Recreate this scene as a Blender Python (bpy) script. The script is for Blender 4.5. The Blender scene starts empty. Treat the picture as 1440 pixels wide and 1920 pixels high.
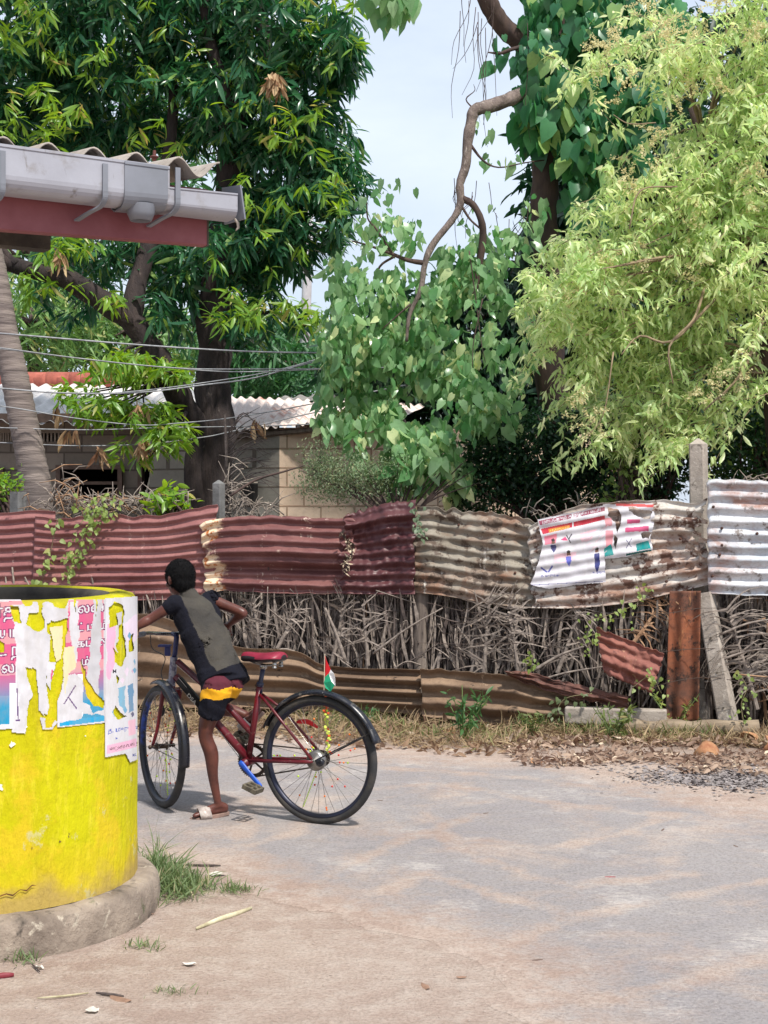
import bpy, bmesh, math, random
import numpy as np
from mathutils import Vector, Matrix, noise as mnoise
R = math.radians
SC = bpy.context.scene
COL = SC.collection
rng = np.random.default_rng(7)
random.seed(7)
# ---------------------------------------------------------------- camera
F = 2700.0; CX = 720.0; HY = 940.0; CH = 1.65      # focal (px of a 1440x1920 frame), principal x, horizon row, lens height
cd = bpy.data.cameras.new('camera'); cam = bpy.data.objects.new('camera', cd); COL.objects.link(cam)
cam.location = (0, 0, CH); cam.rotation_euler = (R(90), 0, 0)
cd.sensor_fit = 'AUTO'; cd.sensor_width = 36; cd.lens = F/1920*36; cd.shift_y = (HY-960)/1920
cd.clip_start = .05; cd.clip_end = 2000
SC.camera = cam
# ---------------------------------------------------------------- light
SUN_DIR = Vector((.30, -.46, .84)).normalized()    # towards the sun
w = bpy.data.worlds.new('World'); SC.world = w; w.use_nodes = True
nt = w.node_tree; bg = nt.nodes['Background']
sky = nt.nodes.new('ShaderNodeTexSky'); sky.sky_type = 'NISHITA'; sky.sun_disc = False
sky.sun_elevation = math.asin(SUN_DIR.z); sky.sun_rotation = math.atan2(SUN_DIR.x, SUN_DIR.y)
sky.dust_density = 2.0; sky.air_density = 1.0
tc = nt.nodes.new('ShaderNodeTexCoord'); mp = nt.nodes.new('ShaderNodeMapping'); mp.inputs['Scale'].default_value = (1, 1, 2.6)
nz = nt.nodes.new('ShaderNodeTexNoise'); nz.inputs['Scale'].default_value = 2.6; nz.inputs['Detail'].default_value = 7; nz.inputs['Roughness'].default_value = .55
rp = nt.nodes.new('ShaderNodeValToRGB'); rp.color_ramp.elements[0].position = .36; rp.color_ramp.elements[1].position = .66
rp.color_ramp.elements[0].color = (.6, .6, .6, 1)
mx = nt.nodes.new('ShaderNodeMix'); mx.data_type = 'RGBA'
nt.links.new(tc.outputs['Generated'], mp.inputs[0]); nt.links.new(mp.outputs[0], nz.inputs['Vector'])
nt.links.new(nz.outputs[0], rp.inputs[0]); nt.links.new(rp.outputs[0], mx.inputs[0])
nt.links.new(sky.outputs[0], mx.inputs[6]); mx.inputs[7].default_value = (6.0, 6.7, 7.8, 1)
nt.links.new(mx.outputs[2], bg.inputs['Color']); bg.inputs['Strength'].default_value = .088
sl = bpy.data.lights.new('sun', 'SUN'); sl.energy = 3.3; sl.angle = R(3); sl.color = (1, .95, .87)
sun = bpy.data.objects.new('sun', sl); COL.objects.link(sun); sun.rotation_euler = SUN_DIR.to_track_quat('Z', 'Y').to_euler(); sun.location = (-8, -6, 16)
SC.view_settings.view_transform = 'Standard'; SC.view_settings.look = 'None'; SC.view_settings.gamma = 1
SC.view_settings.exposure = .76
SC.render.engine = 'CYCLES'; SC.cycles.max_bounces = 7; SC.cycles.transparent_max_bounces = 6

# ---------------------------------------------------------------- helpers
def P(px, py, Y): return Vector(((px-CX)/F*Y, Y, CH-(py-HY)/F*Y))
def G(px, py, z=0.0):                                # pixel -> point on the ground
    Y = (CH-z)*F/(py-HY); return Vector(((px-CX)/F*Y, Y, z))
def FY(px, off=0.0):                                 # distance of the fence plane at a column
    return 11.0/(1+.27*(px-CX)/F)+off
def lin(r, g, b): return tuple(((v/255+.055)/1.055)**2.4 if v > 10 else v/255/12.92 for v in (r, g, b))
def tag(o, label=None, cat=None, group=None, kind=None):
    if label: o['label'] = label
    if cat: o['category'] = cat
    if group: o['group'] = group
    if kind: o['kind'] = kind
    return o
def empty(name, loc, label=None, cat=None, group=None):
    o = bpy.data.objects.new(name, None); COL.objects.link(o); o.location = loc; o.empty_display_size = .1
    o['_w'] = tuple(loc); return tag(o, label, cat, group)
def link(name, me, m=None, parent=None, smooth=None):
    o = bpy.data.objects.new(name, me); COL.objects.link(o)
    if m is not None:
        for x in (m if isinstance(m, (list, tuple)) else [m]): me.materials.append(x)
    if parent is not None:
        o.parent = parent
        t = parent
        while t.parent is not None: t = t.parent
        if parent.parent is None: o.matrix_parent_inverse = Matrix.Translation(-Vector(t.get('_w', (0, 0, 0))))
    if smooth is not None:
        me.polygons.foreach_set('use_smooth', [smooth]*len(me.polygons))
    return o
def npmesh(name, V, Fq, mi=None, smooth=False):
    """V (n,3), Fq (m,k) uniform faces"""
    V = np.asarray(V, np.float32); Fq = np.asarray(Fq, np.int32); me = bpy.data.meshes.new(name)
    me.vertices.add(len(V)); me.vertices.foreach_set('co', V.ravel())
    m, k = Fq.shape
    me.loops.add(m*k); me.loops.foreach_set('vertex_index', Fq.ravel())
    me.polygons.add(m); me.polygons.foreach_set('loop_start', np.arange(m, dtype=np.int32)*k)
    me.polygons.foreach_set('loop_total', np.full(m, k, np.int32))
    if mi is not None: me.polygons.foreach_set('material_index', np.asarray(mi, np.int32))
    if smooth: me.polygons.foreach_set('use_smooth', np.ones(m, bool))
    me.update(calc_edges=True); return me
class MB:
    def __init__(s): s.v = []; s.f = []; s.m = []; s.mi = 0
    def add(s, vs, fs):
        b = len(s.v); s.v += [tuple(v) for v in vs]; s.f += [[i+b for i in f] for f in fs]; s.m += [s.mi]*len(fs)
    def box(s, c, size, rot=None, taper=1.0):
        x, y, z = (d/2 for d in size); vs = []
        for k, (sx, sy, sz) in enumerate([(-1,-1,-1),(1,-1,-1),(1,1,-1),(-1,1,-1),(-1,-1,1),(1,-1,1),(1,1,1),(-1,1,1)]):
            t = taper if sz > 0 else 1
            v = Vector((sx*x*t, sy*y*t, sz*z))
            if rot is not None: v = rot @ v
            vs.append(v+Vector(c))
        s.add(vs, [(0,3,2,1),(4,5,6,7),(0,1,5,4),(1,2,6,5),(2,3,7,6),(3,0,4,7)])
    def tube(s, pts, rad, n=8, cap=True, flat=1.0, side=None):
        pts = [Vector(p) for p in pts]
        if not hasattr(rad, '__len__'): rad = [rad]*len(pts)
        b = len(s.v); up = None; N = len(pts)
        for i, p in enumerate(pts):
            t = (pts[min(i+1, N-1)]-pts[max(i-1, 0)])
            t = t.normalized() if t.length > 1e-9 else Vector((0, 0, 1))
            if side is not None: up = Vector(side)
            if up is None: up = Vector((0, 0, 1)) if abs(t.z) < .9 else Vector((1, 0, 0))
            a = (up-t*up.dot(t)).normalized(); c = t.cross(a); up = a
            for k in range(n):
                w_ = 2*math.pi*k/n
                s.v.append(tuple(p+(a*math.cos(w_)+c*math.sin(w_)*flat)*rad[i]))
        fs = []
        for i in range(N-1):
            for k in range(n):
                fs.append([b+i*n+k, b+i*n+(k+1) % n, b+(i+1)*n+(k+1) % n, b+(i+1)*n+k])
        if cap: fs.append([b+k for k in range(n)][::-1]); fs.append([b+(N-1)*n+k for k in range(n)])
        s.f += fs; s.m += [s.mi]*len(fs)
    def sphere(s, c, r, n=10, rot=None):
        if not hasattr(r, '__len__'): r = (r, r, r)
        b = len(s.v); c = Vector(c); rings = max(4, n//2+1)
        for i in range(1, rings):
            th = math.pi*i/rings
            for k in range(n):
                v = Vector((math.sin(th)*math.cos(2*math.pi*k/n)*r[0], math.sin(th)*math.sin(2*math.pi*k/n)*r[1], math.cos(th)*r[2]))
                if rot is not None: v = rot @ v
                s.v.append(tuple(v+c))
        t0 = Vector((0, 0, r[2])); t0 = rot @ t0 if rot is not None else t0
        s.v.append(tuple(c+t0)); s.v.append(tuple(c-t0)); T = len(s.v)-2; fs = []
        for i in range(rings-2):
            for k in range(n): fs.append([b+i*n+k, b+(i+1)*n+k, b+(i+1)*n+(k+1) % n, b+i*n+(k+1) % n])
        for k in range(n):
            fs.append([T, b+k, b+(k+1) % n]); fs.append([T+1, b+(rings-2)*n+(k+1) % n, b+(rings-2)*n+k])
        s.f += fs; s.m += [s.mi]*len(fs)
    def lathe(s, c, axis, prof, n=24, cap=False):
        """prof = [(radius, along axis)]"""
        ax = Vector(axis).normalized(); a = ax.orthogonal().normalized(); b2 = ax.cross(a); b = len(s.v)
        for (r, h) in prof:
            for k in range(n):
                w_ = 2*math.pi*k/n; s.v.append(tuple(Vector(c)+ax*h+(a*math.cos(w_)+b2*math.sin(w_))*r))
        fs = []
        for i in range(len(prof)-1):
            for k in range(n): fs.append([b+i*n+k, b+i*n+(k+1) % n, b+(i+1)*n+(k+1) % n, b+(i+1)*n+k])
        if cap: fs.append([b+k for k in range(n)][::-1]); fs.append([b+(len(prof)-1)*n+k for k in range(n)])
        s.f += fs; s.m += [s.mi]*len(fs)
    def mesh(s, name, smooth=False):
        me = bpy.data.meshes.new(name); me.from_pydata(s.v, [], s.f); me.update()
        me.polygons.foreach_set('material_index', s.m)
        if smooth: me.polygons.foreach_set('use_smooth', [True]*len(me.polygons))
        return me
    def build(s, name, m, parent=None, smooth=False, bevel=0):
        o = link(name, s.mesh(name, smooth), m, parent)
        if bevel:
            b = o.modifiers.new('bevel', 'BEVEL'); b.width = bevel; b.segments = 2; b.limit_method = 'ANGLE'; b.angle_limit = R(40)
        return o
def spline(pts, n=6):
    """Catmull-Rom through points (any dimension)"""
    p = [np.array(q, float) for q in pts]; p = [2*p[0]-p[1]]+p+[2*p[-1]-p[-2]]; out = []
    for i in range(1, len(p)-2):
        for k in range(n):
            t = k/n
            out.append(.5*((2*p[i])+(-p[i-1]+p[i+1])*t+(2*p[i-1]-5*p[i]+4*p[i+1]-p[i+2])*t*t+(-p[i-1]+3*p[i]-3*p[i+1]+p[i+2])*t**3))
    out.append(p[-2]); return out
def pxpath(pts, n=5):
    """[(px,py,Y,radius)] -> smoothed world path and radii"""
    s = spline([tuple(P(a, b, c))+(r,) for a, b, c, r in pts], n)
    return [Vector(q[:3]) for q in s], [max(.001, q[3]) for q in s]

# ---------------------------------------------------------------- materials
def node(nt, t, **kw):
    n = nt.nodes.new(t)
    for k, v in kw.items(): setattr(n, k, v)
    return n
def ncol(nt, v): 
    n = nt.nodes.new('ShaderNodeRGB'); n.outputs[0].default_value = (*v, 1); return n.outputs[0]
def nmix(nt, fac, a, b, mode='MIX'):
    n = node(nt, 'ShaderNodeMix', data_type='RGBA', blend_type=mode)
    for i, x in ((0, fac), (6, a), (7, b)):
        if isinstance(x, (int, float)): n.inputs[i].default_value = x
        elif isinstance(x, tuple): n.inputs[i].default_value = (*x, 1)
        else: nt.links.new(x, n.inputs[i])
    return n.outputs[2]
def nnoise(nt, vec, scale, detail=6, rough=.6, dist=0):
    n = node(nt, 'ShaderNodeTexNoise'); n.inputs['Scale'].default_value = scale; n.inputs['Detail'].default_value = detail
    n.inputs['Roughness'].default_value = rough; n.inputs['Distortion'].default_value = dist
    if vec is not None: nt.links.new(vec, n.inputs['Vector'])
    return n.outputs[0]
def nstep(nt, v, lo, hi, a=0., b=1.):
    n = node(nt, 'ShaderNodeMapRange'); nt.links.new(v, n.inputs[0])
    n.inputs[1].default_value = lo; n.inputs[2].default_value = hi; n.inputs[3].default_value = a; n.inputs[4].default_value = b
    return n.outputs[0]
def nmath(nt, op, a, b=None):
    n = node(nt, 'ShaderNodeMath', operation=op)
    for i, x in enumerate((a, b)):
        if x is None: continue
        if isinstance(x, (int, float)): n.inputs[i].default_value = x
        else: nt.links.new(x, n.inputs[i])
    return n.outputs[0]
def nvec(nt, scale=(1, 1, 1), src='Object'):
    t = node(nt, 'ShaderNodeTexCoord'); m = node(nt, 'ShaderNodeMapping'); m.inputs['Scale'].default_value = scale
    nt.links.new(t.outputs[src], m.inputs[0]); return m.outputs[0]
def nbump(nt, bs, h, strength=.4, dist=.01):
    n = node(nt, 'ShaderNodeBump'); n.inputs['Strength'].default_value = strength; n.inputs['Distance'].default_value = dist
    nt.links.new(h, n.inputs['Height']); nt.links.new(n.outputs[0], bs.inputs['Normal'])
def newmat(name, rough=.8, metal=0., spec=.5):
    m = bpy.data.materials.new(name); m.use_nodes = True; nt = m.node_tree; bs = nt.nodes['Principled BSDF']
    bs.inputs['Roughness'].default_value = rough; bs.inputs['Metallic'].default_value = metal
    bs.inputs['Specular IOR Level'].default_value = spec
    return m, nt, bs
def mat(name, c1, c2=None, scale=8, rough=.8, metal=0, spec=.5, detail=7, lo=.35, hi=.65, stretch=(1, 1, 1), spots=(), bump=.0, bscale=None, bdist=.01, rvar=0.):
    """spots: (colour, scale, threshold, softness[, stretch])"""
    m, nt, bs = newmat(name, rough, metal, spec)
    v = nvec(nt, stretch); c = ncol(nt, c1)
    if c2 is not None: c = nmix(nt, nstep(nt, nnoise(nt, v, scale, detail), lo, hi), c, c2)
    for sp in spots:
        sv = nvec(nt, sp[4]) if len(sp) > 4 else v
        c = nmix(nt, nstep(nt, nnoise(nt, sv, sp[1], 8, .65, .3), sp[2], sp[2]+sp[3]), c, sp[0])
    nt.links.new(c, bs.inputs['Base Color'])
    if rvar: nt.links.new(nstep(nt, nnoise(nt, v, scale*2, 5), .3, .7, max(0, rough-rvar), min(1, rough+rvar)), bs.inputs['Roughness'])
    if bump: nbump(nt, bs, nnoise(nt, v, bscale or scale*3, 8, .65), bump, bdist)
    return m
def leafmat(name, a, b, c=None, rough=.4, trans=.35, spec=.5, hue=.475):
    """leaf colour varies leaf by leaf between a, b and (rarely) c"""
    m, nt, bs = newmat(name, rough, 0, spec)
    g = node(nt, 'ShaderNodeNewGeometry'); r = g.outputs['Random Per Island']
    col = nmix(nt, r, a, b)
    if c is not None: col = nmix(nt, nstep(nt, r, .90, .93), col, c)
    col = nmix(nt, nstep(nt, nnoise(nt, nvec(nt), 1.3, 3), .35, .7), col, nmix(nt, .55, col, b))
    col = nmix(nt, nstep(nt, nnoise(nt, nvec(nt), 26, 5, .7), .5, .8, 0, .4), col, tuple(x*.55+.01 for x in b))
    nt.links.new(col, bs.inputs['Base Color'])
    tr = node(nt, 'ShaderNodeBsdfTranslucent'); hs = node(nt, 'ShaderNodeHueSaturation')
    hs.inputs['Hue'].default_value = hue; hs.inputs['Saturation'].default_value = 1.15; hs.inputs['Value'].default_value = 1.7
    nt.links.new(col, hs.inputs['Color']); nt.links.new(hs.outputs[0], tr.inputs['Color'])
    ms = node(nt, 'ShaderNodeMixShader'); ms.inputs[0].default_value = trans
    nt.links.new(bs.outputs[0], ms.inputs[1]); nt.links.new(tr.outputs[0], ms.inputs[2])
    nt.links.new(ms.outputs[0], nt.nodes['Material Output'].inputs['Surface'])
    return m

# ---------------------------------------------------------------- foliage
def T_lance(wd=.2, curl=.28, fold=.12):      # long leaf, unit length along +x, 3 cross rows
    V = [(0, 0, 0)]
    for x, ww in ((.22, .75), (.5, 1), (.8, .62)):
        z = -curl*x*x
        V += [(x, wd/2*ww, z+fold*wd), (x, 0, z), (x, -wd/2*ww, z+fold*wd)]
    V.append((1, 0, -curl))
    Fc = [(0,2,1),(0,3,2),(1,2,5),(1,5,4),(2,3,6),(2,6,5),(4,5,8),(4,8,7),(5,6,9),(5,9,8),(7,8,10),(8,9,10)]
    return np.array(V), np.array(Fc)
def T_heart(wd=.85, curl=.22, fold=.12):
    V = [(0.05, 0, 0)]
    for x, ww in ((-.04, .55), (.25, 1), (.6, .72)):
        z = -curl*max(x, 0)**2
        V += [(x, wd/2*ww, z+fold*ww*wd*.6), (max(x, .08), 0, z), (x, -wd/2*ww, z+fold*ww*wd*.6)]
    V.append((1, 0, -curl))
    Fc = [(0,2,1),(0,3,2),(1,2,5),(1,5,4),(2,3,6),(2,6,5),(4,5,8),(4,8,7),(5,6,9),(5,9,8),(7,8,10),(8,9,10)]
    return np.array(V), np.array(Fc)
def T_small(wd=.45):
    V = [(0,0,0),(.5,wd/2,.06),(.5,0,-.04),(.5,-wd/2,.06),(1,0,-.1)]
    return np.array(V), np.array([(0,2,1),(0,3,2),(1,2,4),(2,3,4)])
def leafmesh(name, pos, axis, size, tpl, up=None, roll=.6, r=None):
    """place one template per row of pos; axis = leaf direction; up = preferred upper side"""
    r = r or rng
    tv, tf = tpl; N = len(pos)
    ax = axis/np.maximum(np.linalg.norm(axis, axis=1, keepdims=True), 1e-6)
    if up is None: up = np.tile(np.array([0, 0, 1.]), (N, 1))
    up = up+r.normal(0, roll, (N, 3))
    side = np.cross(up, ax); side /= np.maximum(np.linalg.norm(side, axis=1, keepdims=True), 1e-6)
    nrm = np.cross(ax, side)
    s = np.asarray(size).reshape(-1, 1)*np.ones((N, 1))
    V = pos[:, None, :]+s[:, :, None]*(tv[None, :, 0:1]*ax[:, None, :]+tv[None, :, 1:2]*side[:, None, :]+tv[None, :, 2:3]*nrm[:, None, :])
    Fc = tf[None]+(np.arange(N)*len(tv))[:, None, None]
    return npmesh(name, V.reshape(-1, 3), Fc.reshape(-1, tf.shape[1]), smooth=True)
def ell(n, c, rad, shell=.0, r=None):
    """n points in an ellipsoid; shell>0 pushes them outwards"""
    r = r or rng
    d = r.normal(size=(n, 3)); d /= np.linalg.norm(d, axis=1, keepdims=True)
    q = r.random((n, 1))**(1/3.); q = shell+(1-shell)*q
    return np.array(c)+d*q*np.array(rad), d
def blob_px(px, py, rx, ry, Y, dy=None):
    """picture-space ellipse -> world ellipsoid centre, radii"""
    c = P(px, py, Y); return (c.x, c.y, c.z), (rx/F*Y, dy if dy else (rx+ry)/2/F*Y, ry/F*Y)
def rosettes(pos, n, size, droop=.5, up=.3, r=None):
    """n leaves around each twig end"""
    r = r or rng
    N = len(pos); p = np.repeat(pos, n, axis=0); a = r.random(N*n)*2*math.pi
    e = r.normal(up-droop, .45, N*n)
    ax = np.stack([np.cos(a), np.sin(a), e], 1)
    tilt = np.repeat(r.normal(0, .35, (N, 3)), n, axis=0); ax = ax+tilt
    p = p+r.normal(0, size*.12, p.shape)+np.array([0, 0, 1])*(r.random((N*n, 1))*size*.3)
    return p, ax, size*r.uniform(.65, 1.15, N*n)
def copy_tree(o):
    c = o.copy(); COL.objects.link(c)
    for ch in list(o.children):
        k = ch.copy(); COL.objects.link(k); k.parent = c
        for g in list(ch.children):
            q = g.copy(); COL.objects.link(q); q.parent = k
    return c
# ================================================================ ground and road
SAND = lin(190, 172, 160); SAND2 = lin(172, 150, 138); PALE = lin(204, 190, 179)
def ground_mesh():
    def ax(a, b, st, far, nfar):
        core = np.arange(a, b+1e-6, st); e = np.geomspace(.3, far, nfar)
        return np.concatenate([a-e[::-1], core, b+e])
    xs = ax(-5, 5, .05, 400, 26); ys = ax(3, 13, .05, 500, 26)
    X, Y = np.meshgrid(xs, ys); Z = np.zeros_like(X)
    V = np.stack([X, Y, Z], -1).reshape(-1, 3); nx = len(xs); i = np.arange(len(ys)-1)[:, None]*nx+np.arange(nx-1)[None]
    i = i.ravel(); return V, np.stack([i, i+1, i+nx+1, i+nx], 1)
V, Fc = ground_mesh()
m, nt, bs = newmat('sandy_dirt', .95, 0, .15)
v = nvec(nt)
n1 = nnoise(nt, v, 1.1, 6); n2 = nnoise(nt, v, 9, 8, .7); n3 = nnoise(nt, v, 70, 6, .75)
def sandcol(nt, v, n1, n2, n3):
    c = nmix(nt, nstep(nt, n1, .35, .65), SAND, SAND2)
    c = nmix(nt, nstep(nt, n2, .45, .75), c, PALE)
    c = nmix(nt, nstep(nt, n3, .45, .78, 0, .7), c, lin(108, 92, 82))
    c = nmix(nt, nstep(nt, nnoise(nt, v, 24, 9, .8), .56, .68, 0, .5), c, lin(126, 104, 90))
    return nmix(nt, nstep(nt, nnoise(nt, v, 160, 3), .68, .74), c, lin(206, 198, 190))
c = sandcol(nt, v, n1, n2, n3)
# brown litter-stained soil near the fence line
g = node(nt, 'ShaderNodeTexCoord'); sx = node(nt, 'ShaderNodeSeparateXYZ'); nt.links.new(g.outputs['Object'], sx.inputs[0])
dist = nmath(nt, 'ADD', nmath(nt, 'ADD', sx.outputs[1], nmath(nt, 'MULTIPLY', sx.outputs[0], .27)), nmath(nt, 'MULTIPLY', nmath(nt, 'SUBTRACT', n1, .5), 1.4))
c = nmix(nt, nstep(nt, dist, 9.6, 10.7), c, lin(104, 86, 72))
nt.links.new(c, bs.inputs['Base Color'])
nbump(nt, bs, nmath(nt, 'ADD', n3, nmath(nt, 'MULTIPLY', n2, 1.5)), .9, .018)
tag(link('ground', npmesh('ground', V, Fc), m), kind='structure')

near_edge = [(-5200, 1640), (-900, 1580), (60, 1590), (290, 1615), (420, 1655), (520, 1705), (640, 1730), (760, 1775), (850, 1815), (960, 1850), (1040, 1910), (1180, 2000), (1500, 2300), (2600, 3400)]
far_edge = [(-5200, 1330), (-900, 1330), (0, 1352), (300, 1375), (560, 1388), (700, 1402), (880, 1415), (1060, 1436), (1240, 1462), (1440, 1500), (1900, 1570), (4200, 1700)]
ne = np.array([G(*p)[:2] for p in near_edge]); fe = np.array([G(*p)[:2] for p in far_edge])
poly = np.vstack([ne, fe[::-1]])
def dist_poly(Q, L, closed=True):
    d = np.full(len(Q), 1e9); n = len(L)
    for i in range(n if closed else n-1):
        a, b = L[i], L[(i+1) % n]; ab = b-a; t = np.clip(((Q-a)@ab)/(ab@ab), 0, 1)
        d = np.minimum(d, np.linalg.norm(Q-(a+t[:, None]*ab), axis=1))
    return d
def inside(Q, L):
    r_ = np.zeros(len(Q), bool); n = len(L); x, y = Q[:, 0], Q[:, 1]
    for i in range(n):
        a, b = L[i], L[(i+1) % n]
        c_ = ((a[1] > y) != (b[1] > y)) & (x < (b[0]-a[0])*(y-a[1])/(b[1]-a[1]+1e-12)+a[0]); r_ ^= c_
    return r_
def wob(Q, s, seed=0):
    return np.array([mnoise.noise(Vector((q[0]*s, q[1]*s, seed))) for q in Q])
xs = np.arange(-12, 9, .06); ys = np.arange(2.2, 12.5, .06)
X, Y = np.meshgrid(xs, ys); Q = np.stack([X.ravel(), Y.ravel()], 1)
nz_ = wob(Q, 1.6)*.28+wob(Q, 6, 3)*.10+wob(Q, 18, 5)*.04
sd = dist_poly(Q, poly)*np.where(inside(Q, poly), 1, -1)+nz_
nx = len(xs); ii = (np.arange(len(ys)-1)[:, None]*nx+np.arange(nx-1)[None]).ravel()
quad = np.stack([ii, ii+1, ii+nx+1, ii+nx], 1)
quad = quad[(sd[quad] > 0).any(1)]
gsd = sd.reshape(X.shape); gy_, gx_ = np.gradient(gsd, .06); gr = np.stack([gx_.ravel(), gy_.ravel()], 1); gl = np.maximum((gr**2).sum(1, keepdims=True), .2)
out_ = sd < 0; Q2 = Q.copy(); Q2[out_] += np.clip((-sd[:, None]*gr/gl), -.055, .055)[out_]
me = npmesh('road', np.column_stack([Q2, np.where(out_, .0008, .004)]), quad)
# drifted sand: distance to the tracks that wheels swept across the slab
streaks = [[(420, 1600), (560, 1560), (600, 1500), (640, 1440)], [(560, 1680), (660, 1620), (800, 1560), (900, 1530)], [(820, 1560), (900, 1610), (1000, 1650), (1100, 1660), (1300, 1640)],
           [(700, 1480), (820, 1470), (1000, 1500), (1300, 1540)], [(640, 1700), (800, 1640), (960, 1690), (1100, 1720)], [(900, 1800), (980, 1760), (1080, 1720), (1250, 1690), (1500, 1640)],
           [(1040, 1590), (1180, 1560), (1260, 1530), (1400, 1525)], [(1100, 1880), (1250, 1850), (1440, 1800)], [(700, 1440), (1000, 1460), (1440, 1530)], [(430, 1640), (460, 1560), (480, 1500)]]
ds = np.full(len(Q), 9.)
for s_ in streaks: ds = np.minimum(ds, dist_poly(Q, np.array([G(*p)[:2] for p in s_]), False))
at = me.attributes.new('edge', 'FLOAT', 'POINT'); at.data.foreach_set('value', sd.astype(np.float32))
at = me.attributes.new('track', 'FLOAT', 'POINT'); at.data.foreach_set('value', (ds+wob(Q, 5, 9)*.07+wob(Q, 22, 2)*.03).astype(np.float32))
m, nt, bs = newmat('worn_slab', .9, 0, .2)
v = nvec(nt); n1 = nnoise(nt, v, 1.1, 6); n2 = nnoise(nt, v, 9, 8, .7); n3 = nnoise(nt, v, 70, 6, .75)
c = nmix(nt, nstep(nt, n1, .35, .65), lin(164, 158, 157), lin(154, 148, 149))
c = nmix(nt, nstep(nt, nnoise(nt, nvec(nt, (1, 1.6, 1)), 7, 9, .75, .6), .48, .66, 0, .6), c, lin(160, 150, 144))
c = nmix(nt, nstep(nt, nnoise(nt, v, 3.1, 10, .75, .5), .56, .68, 0, .45), c, lin(128, 125, 127))
c = nmix(nt, nstep(nt, nnoise(nt, v, 38, 8, .8), .55, .72, 0, .5), c, lin(190, 182, 176))
c = nmix(nt, nstep(nt, n3, .45, .8, 0, .75), c, lin(92, 88, 86))
wg = nmath(nt, 'ADD', nmath(nt, 'MULTIPLY', nnoise(nt, nvec(nt, (1, 1, 1)), 2.4, 5), .5), nmath(nt, 'MULTIPLY', nnoise(nt, nvec(nt, (2, 9, 1)), 9, 9, .8, .8), .5))
c = nmix(nt, nstep(nt, wg, .54, .62, 0, .7), c, lin(206, 198, 192))
c = nmix(nt, nstep(nt, nnoise(nt, nvec(nt, (3, 8, 1)), 6, 9, .8, 1.), .60, .67, 0, .5), c, lin(98, 96, 99))
ea = node(nt, 'ShaderNodeAttribute', attribute_name='edge'); ta = node(nt, 'ShaderNodeAttribute', attribute_name='track')
sandc = sandcol(nt, v, n1, n2, n3)
e_ = nmath(nt, 'ADD', ea.outputs['Fac'], nmath(nt, 'MULTIPLY', nmath(nt, 'SUBTRACT', n2, .5), .7))
c = nmix(nt, nstep(nt, e_, .12, .5, 1, 0), c, sandc)
t_ = nmath(nt, 'ADD', ta.outputs['Fac'], nmath(nt, 'MULTIPLY', nmath(nt, 'SUBTRACT', n2, .5), .2))
c = nmix(nt, nstep(nt, t_, .0, .07, .8, 0), c, sandc)
c = nmix(nt, nstep(nt, nnoise(nt, v, 1.7, 9, .7, .4), .5, .64, 0, .75), c, sandc)
nt.links.new(c, bs.inputs['Base Color']); nbump(nt, bs, nmath(nt, 'ADD', nmath(nt, 'MULTIPLY', n3, 1.6), n2), .8, .012)
tag(link('road', me, m), kind='structure')

# ================================================================ the yellow well
WC = Vector((-1.62, 5.80, 0)); RW, RP, RIN = .618, .698, .47; ZP, ZW = .150, 1.28
well = empty('well', WC, 'yellow painted round concrete well covered with torn pink and white posters', 'well')
def ring(c, prof, n=160, wobble=0., seed=1):
    mb = MB(); b = 0
    for (r, z) in prof:
        for k in range(n):
            a = 2*math.pi*k/n; d = Vector((math.cos(a), math.sin(a), 0))
            q = mnoise.noise(Vector((d.x*3, d.y*3, z*6+seed)))*wobble+mnoise.noise(Vector((d.x*14, d.y*14, z*20+seed)))*wobble*.5
            mb.v.append(tuple(Vector((c.x, c.y, 0))+d*(r+q)+Vector((0, 0, z+q*.7))))
    for i in range(len(prof)-1):
        for k in range(n): mb.f.append([i*n+k, i*n+(k+1) % n, (i+1)*n+(k+1) % n, (i+1)*n+k]); mb.m.append(0)
    return mb
YEL = lin(205, 200, 12); YEL2 = lin(214, 190, 22)
m, nt, bs = newmat('yellow_limewash', .85, 0, .2)
v = nvec(nt); vs = nvec(nt, (1, 1, .22))
c = nmix(nt, nstep(nt, nnoise(nt, vs, 5, 8, .65), .4, .62), lin(190, 186, 10), lin(180, 172, 8))
c = nmix(nt, nstep(nt, nnoise(nt, vs, 26, 7, .7), .52, .7, 0, .6), c, lin(222, 205, 60))
c = nmix(nt, nstep(nt, nnoise(nt, v, 3.2, 8, .65), .52, .6, 0, .55), c, lin(214, 178, 40))
gz = node(nt, 'ShaderNodeSeparateXYZ'); nt.links.new(nvec(nt), gz.inputs[0])
low = nmath(nt, 'ADD', gz.outputs[2], nmath(nt, 'MULTIPLY', nmath(nt, 'SUBTRACT', nnoise(nt, v, 4, 6), .5), .4))
c = nmix(nt, nstep(nt, low, .16, .42, .75, 0), c, lin(206, 172, 40))
c = nmix(nt, nstep(nt, nnoise(nt, v, 6, 11, .78), .60, .63, 0, .8), c, lin(190, 184, 130))
c = nmix(nt, nstep(nt, nnoise(nt, nvec(nt, (1, 1, .12)), 16, 8, .7), .56, .72, 0, .45), c, lin(150, 132, 30))
c = nmix(nt, nstep(nt, low, .17, .27, .6, 0), c, lin(150, 128, 96))
c = nmix(nt, nstep(nt, nnoise(nt, v, 15, 10, .7), .70, .72), c, lin(110, 92, 40))
c = nmix(nt, nstep(nt, low, 1.22, 1.31, 0, .55), c, lin(140, 135, 40))
nt.links.new(c, bs.inputs['Base Color']); nbump(nt, bs, nmath(nt, 'ADD', nnoise(nt, v, 6, 10, .7), nnoise(nt, vs, 40, 6)), .8, .014)
MYEL = m
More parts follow.
